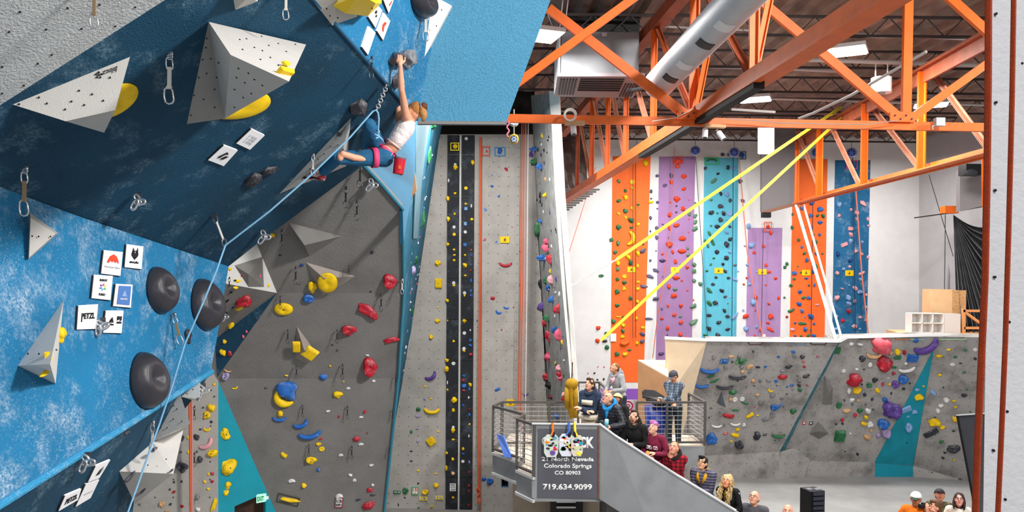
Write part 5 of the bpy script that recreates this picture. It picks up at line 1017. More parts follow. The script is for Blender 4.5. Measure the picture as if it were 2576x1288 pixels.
pv('volume', 'D', [(504, 958, .02), (455, 998), (502, 1012, .02), (500, 1003, .22)], [(0, 3, 1), (1, 3, 2), (0, 2, 3)], M_VOLW, 'smallest of three white volumes at the lower ridge, with a carabiner', holes=[(470, 990, .06), (485, 980, .08)])
pv('volume', 'D', [(452, 988), (386, 1110), (470, 1078, .05), (478, 1064, .30)], [(0, 1, 3), (1, 2, 3), (2, 0, 3)], M_VOLW, 'middle white triangular volume at the lower ridge', holes=holes_on('D', ((452, 988), (386, 1110), (478, 1064, .30)), [(437, 1020), (445, 1029), (436, 1054), (457, 1060), (404, 1076), (420, 1076)]))
pv('volume', 'D', [(300, 1186), (385, 1112), (462, 1078, .08), (436, 1192, .45), (340, 1268, .0)], [(0, 1, 2, 3), (0, 3, 4), (2, 4, 3), (0, 4, 2, 1)], M_VOLW, 'largest white volume at the bottom with a dark grey underside', holes=[(418, 1155, .32), (372, 1170, .2)])
pv('volume', 'H', [(726, 560), (858, 594), (778, 645), (766, 617, .28)], [(0, 1, 3), (1, 2, 3), (2, 0, 3)], M_GREY, 'grey triangular volume high on the dark overhang')
pv('volume', 'H', [(769, 660), (894, 695), (811, 746), (815, 700, .12)], [(0, 1, 3), (1, 2, 3), (2, 0, 3)], mat('grey_vol_b', '#8f8680', .85, bump=.3), 'brownish grey triangular volume behind the round yellow hold')
pv('volume', 'H2', [(746, 820), (800, 893), (770, 913), (743, 900), (765, 880, .16)], [(0, 1, 4), (1, 2, 4), (2, 3, 4), (3, 0, 4)], mat('grey_vol_b', '#8f8680', .85, bump=.3), 'grey kite-shaped volume with two yellow blocks')
pv('volume', 'W1', [(590, 668), (660, 646), (664, 722), (625, 722), (625, 690, .10)], [(0, 1, 4), (1, 2, 4), (2, 3, 4), (3, 0, 4)], M_GREY, 'dark grey volume on the pale notch facet')
pv('volume', 'BL', [(1815, 985), (1826, 1025), (1803, 1012), (1813, 1015, .1)], [(0, 1, 3), (1, 2, 3), (2, 0, 3)], mat('slate_vol', '#4f5560', .8), 'small slate pyramid volume on the left bouldering panel')
pv('volume', 'BM', [(2073, 944), (2095, 975), (2093, 1018), (2068, 1018), (2086, 990, .12)], [(0, 1, 4), (1, 2, 4), (2, 3, 4), (3, 0, 4)], M_GREY, 'grey volume just right of the teal arete')
pv('volume', 'BM', [(2058, 1060), (2085, 1090), (2060, 1105), (2035, 1090), (2060, 1085, .15)], [(0, 1, 4), (1, 2, 4), (2, 3, 4), (3, 0, 4)], M_GREY, 'low grey volume near the bottom of the middle bouldering panel')
def bighold(fac, c, u, v, w_, h_, k, r, label, lift=0.0, dep=None, m=None, name='climbing_hold', seed=0):
    pl = FAC[fac]; p = pl.hit(u, v, lift); x_, u_, n_ = pl.axes(); M = Matrix((x_, u_, n_)).transposed() @ Matrix.Rotation(math.radians(r), 3, 'Z')
    o = bpy.data.objects.new(name, HMESH[k][seed % len(HMESH[k])]); COL.objects.link(o)
    view = ray(u, v).normalized(); fx = math.sqrt(max(.12, 1-x_.dot(view)**2)); fy = math.sqrt(max(.12, 1-u_.dot(view)**2))
    W_, H_ = w_*p.y/FPX/fx, h_*p.y/FPX/fy; o.location = p; o.rotation_euler = M.to_euler(); o.scale = (W_, H_, dep or min(W_, H_)*.9)
    o.material_slots[0].link = 'OBJECT'; o.material_slots[0].material = m or HM[c]; return tag(o, label, 'climbing hold')
GB = mat('glossy_black_hold', '#35343a', .28, bump=.15, bscale=200, var=.2)
bighold('C', '', 398, 730, 56, 120, 'e', 10, 'glossy black egg-shaped hold right of the sponsor signs', dep=.30, m=GB)
bighold('C', '', 512, 766, 60, 132, 'e', 10, 'glossy black egg-shaped hold touching the right edge of the blue wall', dep=.34, m=GB)
bighold('C', '', 364, 957, 70, 146, 'e', 12, 'largest glossy black egg-shaped hold just above the ridge', dep=.34, m=GB)
bighold('E', '', 1056, 3, 60, 70, 'e', 0, 'black domed hold at the top edge above the climber', dep=.3, m=GB)
MB2 = mat('black_hold', '#26252b', .4, bump=.2, bscale=90, chalk=.8, chcol='#b9b9c0')
bighold('E', '', 993, 150, 40, 40, 't', 20, 'chalky black hold gripped by the climber, left half of the pair', dep=.25, m=MB2)
bighold('E', '', 1024, 148, 30, 40, 'k', 0, 'chalky grey hold, right half of the pair under the climber\'s hand', dep=.2, m=mat('grey_chalk_hold', '#77777c', .6, chalk=1.4, bump=.3))
bighold('E', '', 994, 205, 24, 40, 't', 50, 'small black hold below the gripped pair', dep=.12, m=MB2)
bighold('B', '', 900, 266, 34, 56, 't', 10, 'black pinch hold above the narrow volume left of the climber', dep=.26, m=MB2, seed=2)
bighold('B', '', 636, 450, 36, 52, 't', 10, 'larger of two chalky black holds left of the narrow volume', dep=.14, m=MB2, seed=1)
bighold('B', '', 677, 427, 34, 32, 't', 30, 'smaller of two chalky black holds left of the narrow volume', dep=.12, m=MB2, seed=3)
bighold('C', '', 472, 845, 14, 36, 'b', 10, 'small black hold below the second black egg-shaped hold', dep=.08, m=MB2)
YM = HM['yellow']
bighold('B', 'yellow', 285, 254, 80, 120, 'd', -15, 'round yellow hold peeping out behind the upper left volume', dep=.10)
bighold('B', 'yellow', 600, 262, 130, 100, 'd', 15, 'round yellow hold peeping out below the biggest volume', dep=.10)
bighold('B', 'yellow', 716, 178, 34, 26, 'x', 5, 'lower yellow block on the biggest volume', lift=v2[2][2]*.86, dep=.08)
bighold('B', 'yellow', 719, 158, 22, 16, 't', 5, 'upper yellow block on the biggest volume', lift=v2[2][2]*.70, dep=.06)
bighold('C', 'yellow', 152, 842, 18, 36, 'b', 0, 'yellow dome on the right face of the tall pale pyramid', lift=.04, dep=.1)
bighold('C', 'yellow', 121, 897, 17, 26, 'x', 0, 'yellow block on the left face of the tall pale pyramid', lift=.30, dep=.05)
bighold('C', 'yellow', 113, 938, 28, 12, 'o', 20, 'yellow oval hold on the dark underside of the tall pale pyramid', lift=.22, dep=.05)
bighold('H', 'yellow', 824, 711, 50, 50, 'd', 0, 'big round yellow dished hold on the brownish grey volume', lift=.08, dep=.10)
bighold('H2', 'yellow', 746, 872, 20, 28, 'x', 0, 'smaller yellow block on the kite-shaped volume', lift=.10, dep=.08)
bighold('H2', 'yellow', 780, 888, 36, 30, 'x', -38, 'larger yellow block on the kite-shaped volume', lift=.10, dep=.10)
bighold('H3', 'blue', 722, 980, 44, 50, 'b', 30, 'big blue domed hold above a yellow crescent', dep=.22)
bighold('H3', 'yellow', 714, 1000, 52, 44, 'm', -45, 'big yellow crescent under the blue domed hold', dep=.2)
DK = mat('dark_grey_hold', '#4a4a52', .4, bump=.2)
bighold('D', '', 497, 1003, 9, 9, 't', 0, 'dark triangular grip on the smallest white volume', lift=.2, dep=.03, m=DK)
bighold('D', '', 431, 1183, 10, 9, 't', 0, 'dark triangular grip at the corner of the largest white volume', lift=.42, dep=.03, m=DK)
bighold('D', '', 387, 1129, 10, 12, 'k', 0, 'small grey grip at the top of the largest white volume', lift=.14, dep=.05, m=DK)
bighold('D', '', 324, 1200, 20, 18, 'c', 30, 'grey hold under the largest white volume', lift=.12, dep=.06, m=DK)
bighold('D', '', 350, 1238, 24, 10, 'm', 10, 'lower grey curved hold under the largest white volume', lift=.18, dep=.06, m=DK)
bighold('D', '', 318, 1088, 12, 10, 'k', 0, 'tiny dark hold on the blue underside', dep=.04, m=DK)
bm = bmesh.new()
for u, v in ((5, 168), (23, 80), (116, 74), (95, 160), (130, 138), (205, 72), (290, 66), (250, 12), (50, 30), (170, 20), (340, 18), (60, 215), (5, 235)): ell(bm, pA.hit(u, v, .001), (.008, .008, .008), seg=8)
tag(wobj('trim_13', bm, BLACK), None, None, None, 'structure')
# ---- signs
INK = mat('sign_ink', '#16161c', .6); RED = mat('sign_red', '#e2452a', .6); PAP = mat('sign_paper', '#e9e9ec', .55); GRY = mat('sign_greytext', '#a7a7ad', .6)
def sign(fac, quad, label, h=.02):
    """quad pixels: bottom-left, bottom-right, top-right, top-left"""
    pl = FAC[fac]; q = [pl.hit(u, v, h) for u, v in quad]; c = sum(q, Vector())/4; t = empty('wall_sign', c, label, 'sign')
    bm = bmesh.new(); slab(bm, q, -pl.n*(h-.002)); wobj('board', bm, PAP, t)
    bm = bmesh.new(); cc = [c+(x-c)*1.0-pl.n*.003 for x in q]
    ed = [q[0]-(q[1]-q[0])*.05-pl.n*.004, q[1]-pl.n*.004-(q[3]-q[0])*.03, q[1]+(q[2]-q[1])*.0-pl.n*.004, q[3]-(q[2]-q[3])*.05-pl.n*.004]
    slab(bm, ed, -pl.n*.008); wobj('dark_edge', bm, INK, t)
    return t, q
t, q = sign('C', ((255, 688), (303, 694), (309, 634), (262, 629)), 'white sign with an orange-red mountain arch, top left of the cluster')
art_poly(t, 'emblem', [[(.2+.6*a, .48+.38*b) for a, b in [(0, 0), (.05, .3), (.2, .75), (.5, 1), (.8, .75), (.97, .3), (1, 0), (.85, .22), (.7, .05), (.6, .3), (.45, .1), (.3, .28), (.15, .02)]]], q, RED); art_text(t, 'lettering', 'Mountain State', q, (.1, .27, .9, .36), GRY)
t, q = sign('C', ((314, 672), (356, 677), (361, 620), (319, 614)), 'white sign with a dark flower emblem, top right of the cluster')
art_poly(t, 'emblem', [[(.38, .88), (.46, .72), (.5, .6), (.56, .74), (.64, .9), (.68, .66), (.6, .45), (.5, .36), (.4, .45), (.32, .66)], ]+ringp(.5, .6, .2, .16, ry=.8), q, INK); art_text(t, 'lettering', 'evolv', q, (.22, .2, .78, .32), INK, bold=.03)
t, q = sign('C', ((231, 750), (278, 755), (284, 694), (237, 691)), 'white sign with a rainbow star emblem, left of the blue-centred sign')
for k, c in enumerate(('#e8c820', '#e03060', '#7030b0', '#2050d0', '#20a0d0', '#40b040')):
    a = k*1.047; art_poly(t, 'emblem_ray', [[(.5+.07*math.cos(a), .5+.06*math.sin(a)), (.5+.22*math.cos(a+.3), .5+.17*math.sin(a+.3)), (.5+.12*math.cos(a+.9), .5+.1*math.sin(a+.9))]], q, mat('ray'+c, c, .6))
art_text(t, 'lettering', 'RUNOUT', q, (.3, .74, .7, .84), INK, bold=.03); art_text(t, 'lettering', 'FUNKY', q, (.32, .14, .68, .24), INK, bold=.03)
t, q = sign('C', ((285, 770), (329, 774), (334, 716), (292, 714)), 'white-framed blue sign with a triangle outline, right of the rainbow sign')
art_poly(t, 'blue_field', [[(.16, .1), (.88, .1), (.88, .92), (.16, .92)]], q, mat('sign_blue', '#4a74b4', .6)); art_poly(t, 'emblem', [[(.35, .45), (.65, .45), (.5, .75)]], q, mat('sign_lblue', '#7fa0cc', .6), h=.009); art_text(t, 'lettering', 'SUMMIT', q, (.3, .3, .72, .38), PAP, h=.009, bold=.02)
t, q = sign('C', ((194, 829), (241, 827), (247, 765), (198, 768)), 'white sign reading PETZL at the lower left of the cluster')
art_text(t, 'lettering', 'PETZL', q, (.16, .42, .86, .66), INK, bold=.04); art_poly(t, 'underline', [[(.16, .3), (.2, .3), (.2, .42), (.16, .42)]], q, INK)
t, q = sign('C', ((260, 837), (306, 838), (311, 781), (267, 781)), 'white sign with three stripes, half behind a quickdraw, lower right of the cluster')
art_poly(t, 'emblem', [[(.2, .46), (.26, .46), (.24, .55)], [(.27, .46), (.35, .46), (.30, .62), (.25, .58)], [(.37, .46), (.46, .46), (.37, .7), (.31, .64)], [(.64, .42), (.9, .42), (.9, .5), (.64, .5)], [(.64, .55), (.78, .6), (.78, .74), (.64, .74)], [(.8, .52), (.9, .56), (.9, .74), (.82, .74)]], q, INK); art_text(t, 'lettering', 'adidas', q, (.16, .33, .48, .43), INK, bold=.03)
t, q = sign('B', ((524, 403), (563, 418), (598, 379), (564, 366)), 'tilted white sign with a black diamond emblem under the biggest volume')
art_poly(t, 'emblem', [[(.25, .35), (.36, .3), (.52, .62), (.68, .66), (.5, .75)], [(.45, .3), (.6, .3), (.78, .55), (.6, .52)]], q, INK)
t, q = sign('B', ((595, 361), (629, 377), (666, 341), (633, 325)), 'tilted white sign with small rows of text under the biggest volume')
for k, s in enumerate(('X  TEXAS', 'X  CLIMB', 'X  ROPES')): art_text(t, 'lettering', s, q, (.2, .62-k*.18, .75, .72-k*.18), GRY)
t, q = sign('E', ((926, 138), (945, 82), (928, 66), (911, 118)), 'lowest of the white diamond signs above the climber')
t, q = sign('E', ((964, 101), (982, 53), (966, 32), (949, 78)), 'white diamond sign with a faded red arch above the climber')
art_poly(t, 'emblem', [[(.25, .35), (.3, .6), (.5, .72), (.7, .6), (.72, .35), (.5, .48)]], q, RED)
t, q = sign('E', ((945, 70), (962, 26), (948, 10), (927, 42)), 'white diamond sign with small dark marks beside the yellow volume'); art_poly(t, 'emblem', [circ(.6, .65, .1), circ(.45, .45, .07)], q, INK)
t, q = sign('E', ((978, 33), (990, 2), (990, -20), (965, 0)), 'white diamond sign half outside the top of the photo'); art_poly(t, 'emblem', [[(.3, .3), (.7, .3), (.7, .4), (.3, .4)]], q, RED)
t, q = sign('D', ((148, 1286), (196, 1258), (205, 1230), (165, 1247)), 'white sign reading PETZL at the bottom left edge'); art_text(t, 'lettering', 'PETZL', q, (.18, .3, .85, .7), INK, bold=.03)
t, q = sign('D', ((191, 1275), (228, 1253), (250, 1207), (217, 1218)), 'blank white tilted sign between the two marked ones at the bottom'); art_text(t, 'lettering', 'black diamond', q, (.2, .45, .8, .52), GRY)
t, q = sign('D', ((222, 1213), (250, 1203), (278, 1157), (242, 1172)), 'white tilted sign with a dark diamond emblem at the bottom'); art_poly(t, 'emblem', [[(.4, .3), (.5, .3), (.62, .6), (.7, .75), (.5, .62)], [(.52, .32), (.62, .3), (.78, .6)]], q, INK)
# maker's marks on volumes
def mark(fac, quad, h, s='blocz'):
    pl = FAC[fac]; q = [pl.hit(u, v, h) for u, v in quad]; return q
vol1 = [o for o in bpy.data.objects if o.get('label', '').startswith('long pale triangular')][0]
pf = Pl(FAC['B'].hit(*v1[0]), FAC['B'].hit(*v1[1]), FAC['B'].hit(*v1[4]))
q = [pf.hit(u, v, .004) for u, v in ((296, 166), (260, 179), (256, 193), (293, 181))]; art_text(vol1, 'maker_lettering', 'blocz', q, (0, 0, 1, 1), INK, h=.002)
q = [pf.hit(u, v, .004) for u, v in ((239, 198), (258, 198), (258, 180), (239, 180))]; art_poly(vol1, 'maker_emblem', [circ(.5, .85, .16), circ(.15, .6, .13), circ(.85, .6, .15), circ(.3, .2, .14), circ(.72, .18, .14), circ(.5, .5, .14)], q, INK, h=.002)
vol5 = [o for o in bpy.data.objects if o.get('label', '').startswith('long narrow pale')][0]
pf = Pl(FAC['B'].hit(883, 296), FAC['B'].hit(703, 487), FAC['B'].hit(864, 372, .20))
q = [pf.hit(u, v, .004) for u, v in ((855, 336), (872, 316), (870, 326), (858, 344))]; art_text(vol5, 'maker_lettering', 'blocz', [q[0], q[1], q[2], q[3]], (0, 0, 1, 1), INK, h=.002)
q = [pf.hit(u, v, .004) for u, v in ((846, 344), (857, 344), (857, 332), (846, 332))]; art_poly(vol5, 'maker_emblem', [circ(.5, .85, .16), circ(.15, .6, .13), circ(.85, .6, .15), circ(.3, .2, .14), circ(.72, .18, .14), circ(.5, .5, .14)], q, INK, h=.002)
# ---- yellow number plates on the stripes and the small route cards
for u, v, lb in ((1589, 678, 'wide orange stripe'), (1698, 679, 'tall purple stripe'), (1808, 681, 'turquoise stripe'), (1918, 684, 'shorter purple stripe'), (2028, 686, 'narrower orange stripe'), (2137, 687, 'navy stripe')):
    t = empty('yellow_plate', FAC['far'].hit(u, v, .03), f'yellow plate with a small black climber mark on the {lb}', 'sign')
    bm = bmesh.new(); slab(bm, quadpts(FAC['far'], ((u-10.5, v-7), (u+10.5, v-7), (u+10.5, v+7), (u-10.5, v+7)), .03), (0, .018, 0)); wobj('plate', bm, mat('plate_yellow', '#f5c400', .5), t)
    bm = bmesh.new()
    for a in ((0, -3, 2, 2), (2, -4, -2, 4), (-2, 1, 3, 2)): bar(bm, FAC['far'].hit(u+a[0]-1, v+a[1], .035), FAC['far'].hit(u+a[2], v+a[3], .035), .012, .01)
    wobj('black_mark', bm, INK, t)
for u, v, w_, h_, Y_, lb in ((1270, 603, 24, 16, YJ-.06, 'yellow plate with a black climber mark on the grey wall'), (1284, 1013, 22, 16, YJ-.06, 'faded yellow plate seen through the platform railing')):
    t = empty('yellow_plate', P(u, v, Y_), lb, 'sign'); bm = bmesh.new(); slab(bm, [P(u-w_/2, v-h_/2, Y_), P(u+w_/2, v-h_/2, Y_), P(u+w_/2, v+h_/2, Y_), P(u-w_/2, v+h_/2, Y_)], (0, .02, 0)); wobj('plate', bm, mat('plate_yellow', '#f5c400', .5), t)
    bm = bmesh.new()
    for a in ((0, -4, 0, 1), (-3, -1, 3, -2), (0, 1, -3, 4), (0, 1, 3, 4)): bar(bm, P(u+a[0], v+a[1], Y_-.01), P(u+a[2], v+a[3], Y_-.01), .015, .01)
    wobj('black_mark', bm, INK, t)
def card(u, v, w_, h_, Y_, fc, pc, txt, label, tc=None):
    t = empty('route_card', P(u, v, Y_), label, 'route card'); q = [P(u-w_/2, v+h_/2, Y_), P(u+w_/2, v+h_/2, Y_), P(u+w_/2, v-h_/2, Y_), P(u-w_/2, v-h_/2, Y_)]
    if pc: bm = bmesh.new(); slab(bm, q, (0, .01, 0)); wobj('paper', bm, mat('card'+pc, pc, .6), t)
    if fc: art_poly(t, 'tape_frame', framep(0, 0, 1, 1, 2.2/h_, 2.2/w_), q, mat('tape'+fc, fc, .6), h=.003)
    for s, bx in txt: art_text(t, 'lettering', s, q, bx, tc or INK, h=.004, bold=.03)
    return t
yj = YJ-.03
card(999, 1238, 18, 8, yj, '#1f6b3c', '#e8e8e8', [('6 Dir', (.2, .25, .8, .7))], 'small card in green tape low on the grey wall')
card(1044, 1235, 17, 20, yj, '#2f9a5a', '#ececec', [('15', (.2, .45, .8, .85)), ('5.9', (.25, .12, .7, .32))], 'white card reading 15 in green tape', RED)
card(1065, 1254, 20, 9, yj, '#e8d020', '#ececec', [('5.10b', (.2, .25, .8, .7))], 'left card in yellow tape low on the grey wall')
card(1105, 1252, 20, 9, yj, '#e8d020', '#ececec', [('5.11a', (.2, .25, .8, .7))], 'right card in yellow tape low on the grey wall')
card(1139, 1226, 15, 19, yj-.04, None, '#e4e4e4', [('SPEED', (.1, .75, .9, .92)), ('5.10', (.15, .42, .85, .66)), ('16.25', (.15, .1, .85, .32))], 'white printed card on the black panels')
card(1270, 1213, 19, 24, yj, '#2a6a9a', '#e9e9e9', [('9', (.35, .45, .65, .85)), ('5.8', (.25, .12, .7, .3))], 'white card reading 9 in blue tape under the platform')
card(1144, 369, 22, 20, yj-.08, '#f0e020', None, [], 'yellow tape square around the top hold of the black panel')
card(1222, 380, 20, 24, yj-.03, '#d84a40', None, [], 'red tape square around the top red hold on the grey wall'); card(1257, 381, 27, 23, yj-.03, '#3a8ac0', None, [], 'blue tape square around the top blue hold on the grey wall')
card(1706, 403, 26, 18, YF-.06, '#e03a20', None, [], 'red tape square at the top of the tall purple stripe'); card(1790, 405, 36, 18, YF-.06, '#30c070', None, [], 'green tape square at the top of the turquoise stripe')
card(1868, 391, 18, 20, YF-.06, '#24507a', None, [], 'blue tape square above the turquoise stripe'); card(1932, 570, 20, 24, YF-.06, '#e85a40', None, [], 'red tape square at the top of the shorter purple stripe')
card(2143, 414, 28, 22, YF-.06, '#e0508a', None, [], 'pink tape square at the top of the navy stripe'); card(1920, 848, 12, 14, YF-.06, None, '#f0f0f0', [], 'blank white card at the foot of the shorter purple stripe').location
card(1543, 849, 14, 20, YF-.06, None, '#f0f0f0', [], 'blank white card at the left edge of the wide orange stripe')
# cards fixed to the sloping walls
def pcard(fac, u, v, w_, h_, sk, fc, pc, label, txt=(), r=0):
    pl = FAC[fac]; a = math.radians(r); pts = [(-w_/2-sk, h_/2), (w_/2-sk, h_/2), (w_/2+sk, -h_/2), (-w_/2+sk, -h_/2)]
    q = [pl.hit(u+x*math.cos(a)+y*math.sin(a), v-x*math.sin(a)+y*math.cos(a), .012) for x, y in pts]; t = empty('route_card', q[0], label, 'route card')
    if pc: bm = bmesh.new(); slab(bm, q, -pl.n*.01); wobj('paper', bm, mat('card'+pc, pc, .6), t)
    if fc: art_poly(t, 'tape_frame', framep(0, 0, 1, 1, 2.0/h_, 2.0/w_), q, mat('tape'+fc, fc, .6), h=.003)
    for s, bx in txt: art_text(t, 'lettering', s, q, bx, INK, h=.004, bold=.03)
pcard('BL', 1822, 909, 22, 12, 1.5, '#2468a8', None, 'blue tape square on the left bouldering panel'); pcard('BL', 1864, 910, 26, 13, 2, '#3f8a4a', None, 'green tape square on the left bouldering panel')
pcard('BL', 1825, 1090, 12, 6, 1.5, '#c03040', '#e8e8e8', 'small card in red tape low on the left bouldering panel'); pcard('BL', 1924, 1093, 9, 6, 1.5, '#1b1b1f', '#d8d8d8', 'small card in black tape low on the left bouldering panel')
pcard('BM', 2023, 1064, 9, 9, 1, '#c03040', '#e8e8e8', 'small card in red tape beside the teal arete'); pcard('BM', 2040, 1064, 9, 9, 1, '#1b1b1f', '#d8d8d8', 'small card in black tape beside the teal arete')
pcard('H3', 725, 1257, 56, 22, 0, '#3a3c30', None, 'dark tape rectangle around a long yellow hold at the bottom', r=-14)
pcard('H3', 853, 1264, 20, 26, 1, '#8a2638', '#dedede', 'red-taped card low on the lower grey wall', (('5.12b', (.15, .5, .85, .8)), ('ROPE 2', (.15, .15, .85, .4))))
for u0, u1, c, lb in ((1882, 1920, '#5a2430', 'maroon'), (1993, 2028, '#6a94b8', 'blue'), (2038, 2080, '#1f1d1e', 'black')):
    pl = FAC['BL']; bm = bmesh.new(); pts = [pl.hit(u0, 861, .01), pl.hit(u0+4, 867, .01), pl.hit(u1-4, 867, .01), pl.hit(u1, 861, .01)]
    for a, b in zip(pts, pts[1:]): bar(bm, a, b, .015, .015)
    tag(wobj('tape_bracket', bm, mat('tp'+c, c, .6)), f'{lb} tape bracket under the white edge of the left bouldering panel', 'tape')
for u0, u1, c, lb in ((2162, 2202, '#6a5a3c', 'brown'), (2252, 2286, '#d07030', 'orange'), (2290, 2326, '#88c0c8', 'pale blue'), (2360, 2430, '#8fb98a', 'pale green')):
    pl = FAC['BM'] if u0 < 2350 else FAC['BR']; bm = bmesh.new(); pts = [pl.hit(u0, 851, .01), pl.hit(u0+1, 854, .01), pl.hit(u1-1, 854, .01), pl.hit(u1, 851, .01)]
    for a, b in zip(pts, pts[1:]): bar(bm, a, b, .02, .02)
    tag(wobj('tape_bracket', bm, mat('tp'+c, c, .6)), f'{lb} tape bracket under the top edge of the bouldering wall', 'tape')
# exit sign
ex = empty('exit_sign', P(656, 1264, 11.4), 'small lit green EXIT sign above the dark doorway', 'sign'); q = [P(645, 1266, 11.3), P(667, 1262, 11.3), P(667, 1243, 11.3), P(645, 1246, 11.3)]
bm = bmesh.new(); slab(bm, q, (0, .05, 0)); wobj('box', bm, mat('exit_face', '#8fe3b0', .5, emit=1.0), ex); art_text(ex, 'lettering', 'EXIT', q, (.12, .2, .88, .8), mat('exit_green', '#0e6a3c', .5), bold=.03)
bm = bmesh.new(); box(bm, P(671, 1252, 11.35), (.05, .03, .04)); wobj('bracket', bm, WHITE, ex)
# ---- quickdraws
def krab(bm, c, w_, h_, r, x=(1, 0, 0), z=(0, 0, 1)):
    x, z, c = Vector(x), Vector(z), Vector(c); pts = [(-.5, .35), (-.3, .5), (.1, .5), (.35, .3), (.5, -.25), (.35, -.45), (0, -.52), (-.35, -.42), (-.5, -.1)]
    P0 = [Vector((a, b, 0)) for a, b in pts]; out = []
    for i in range(len(P0)):
        a, b = P0[i], P0[(i+1) % len(P0)]; out += [a, (a+b)/2]
    tube(bm, [c+x*p.x*w_+z*p.y*h_ for p in out], r, 6, closed=True)
SL = {'tan': mat('sling_tan', '#8a7358', .8), 'dark': mat('sling_dark', '#1c1b1d', .7), 'white': mat('sling_white', '#c9c4bd', .7)}
KR = mat('carabiner_metal', '#c6c9cd', .25, .85); KRD = mat('carabiner_dark', '#55575c', .3, .8); DRAWS = {}
def draw_proto(kind):
    if kind in DRAWS: return DRAWS[kind]
    col, slope = kind; root = empty('quickdraw', (0, 0, 0)); kr = KRD if col == 'dark' else KR
    def part(nm, f, m, sm=True):
        bm = bmesh.new(); f(bm); bmesh.ops.recalc_face_normals(bm, faces=bm.faces); me = bpy.data.meshes.new(nm); bm.to_mesh(me); bm.free(); link(nm, me, m, root, sm)
    # unit length 1 hanging along -z
    def hang(bm): box(bm, (0, .04, -.02), (.10, .02, .12)); tube(bm, arcpts((0, .01, -.07), .05, 0, 6.2832*.98, 14, (1, 0, 0), (0, 0, 1)), .014, 6, closed=True)
    part('hanger', hang, kr)
    part('carabiner', lambda bm: krab(bm, (0, 0, -.20), .14, .24, .018), kr)
    part('sling', lambda bm: (box(bm, (0, 0, -.49), (.075, .03, .40)), box(bm, (0, 0, -.30), (.09, .045, .05)), box(bm, (0, 0, -.67), (.095, .05, .06))), SL[col], False)
    part('carabiner', lambda bm: krab(bm, (0, 0, -.83), .19, .32, .02), kr)
    DRAWS[kind] = root; root['used'] = 0; return root
def quickdraw(fac, u, v, lpx, label, col='tan', lean=0.0, rz=None, group=None):
    if fac == 'H2' and v > 952: fac = 'H3'
    pl = FAC[fac]; p = pl.hit(u, v, .05); proto = draw_proto((col, 0)); L_ = lpx*p.y/FPX
    if proto['used'] == 0: r = proto; proto['used'] = 1
    else:
        r = proto.copy(); COL.objects.link(r)
        for ch in list(proto.children): c = ch.copy(); COL.objects.link(c); c.parent = r
    r.location = p; r.scale = (L_, L_, L_); r.rotation_euler = (0, lean, rz or 0.0); tag(r, label, 'quickdraw', group); return r
quickdraw('A', 238, -40, 112, 'large quickdraw with tan slings at the top left corner')
quickdraw('B', 427, 134, 128, 'quickdraw hanging between the two upper left volumes', 'white'); quickdraw('B', 720, -30, 80, 'short silver quickdraw at the top edge', 'white')
quickdraw('B', 62, 422, 122, 'quickdraw above the small triangular volume at the left edge')
quickdraw('C', 437, 790, 80, 'quickdraw between the two lower black egg-shaped holds', 'tan', -.25)
quickdraw('E', 935, 142, 56, 'silver quickdraw beside the white diamond signs', 'dark'); quickdraw('B', 788, 388, 54, 'quickdraw above the climber\'s outstretched foot', 'white')
quickdraw('E', 1072, 28, 76, 'thin quickdraw left of the white narrow volume', 'white')
quickdraw('D', 384, 1062, 76, 'quickdraw clipped over the edge of the largest white volume', 'white')
qd = [('H', 906, 412, 62, 'below the climber\'s hips'), ('H', 870, 470, 54, 'high on the dark overhang, left of the others'), ('H', 898, 505, 50, 'high on the dark overhang, lower of the close pair'), ('H', 709, 578, 42, 'beside the left edge of the dark overhang'), ('H', 744, 672, 44, 'left of the big round yellow hold'),
      ('H', 878, 668, 24, 'right of the big round yellow hold'), ('H2', 959, 742, 42, 'above the long red hold'), ('H2', 705, 745, 32, 'in front of the yellow dish hold'), ('H2', 724, 830, 34, 'left of the kite-shaped volume'), ('H2', 848, 830, 34, 'left of the pocketed red hold'),
      ('H2', 746, 920, 32, 'above the big blue domed hold'), ('H2', 862, 916, 38, 'left of the largest red hold'), ('H2', 761, 1020, 30, 'above the upper blue crescent'), ('H2', 874, 1022, 32, 'in the middle of the lower grey wall'), ('H2', 995, 946, 26, 'high at the right edge of the lower grey wall'), ('H2', 988, 1030, 26, 'midway down the right edge of the lower grey wall'),
      ('H2', 777, 1118, 30, 'above the yellow pocketed hold'), ('H2', 885, 1122, 32, 'below the angular red hold'), ('H2', 979, 1122, 24, 'low at the right edge of the lower grey wall'), ('W2', 577, 698, 34, 'on the notch beside the black egg-shaped hold'), ('I', 489, 1022, 34, 'upper one on the narrow grey wall'), ('I', 489, 1140, 34, 'lower one on the narrow grey wall')]
for f, u, v, l, lb in qd: quickdraw(f, u, v, l, 'dark quickdraw '+lb, 'dark', group='dark quickdraws on the grey walls')
quickdraw('H', 1012, 702, 38, 'silver quickdraw on the corner right of the red hold', 'white')
# folded-back carabiners (triangles of bare metal)
def loose(fac, u, v, s, a, label):
    pl = FAC[fac]; p = pl.hit(u, v, .06); t = empty('carabiner_pair', p, label, 'carabiner'); k = s*p.y/FPX
    for j, (da, dx, dz) in enumerate(((a, 0, -.3), (a+1.1, .18, -.45), (a-1.0, -.15, -.7))):
        bm = bmesh.new(); X = Vector((math.cos(da), 0, math.sin(da))); Z = Vector((-math.sin(da), 0, math.cos(da))); krab(bm, p+Vector((dx*k, -.01*j, dz*k)), .38*k, .8*k, .012, X, Z); wobj('carabiner', bm, KR, t, True)
    bm = bmesh.new(); box(bm, p+Vector((0, .02, 0)), (.04, .02, .05)); wobj('hanger', bm, KRD, t)
loose('B', 347, 492, 34, .4, 'folded silver carabiners on the dark blue overhang'); loose('B', 664, 582, 30, .3, 'folded silver carabiners at the lower tip of the overhang'); loose('C', 256, 806, 34, .9, 'folded silver carabiners over the corner of the striped sign')
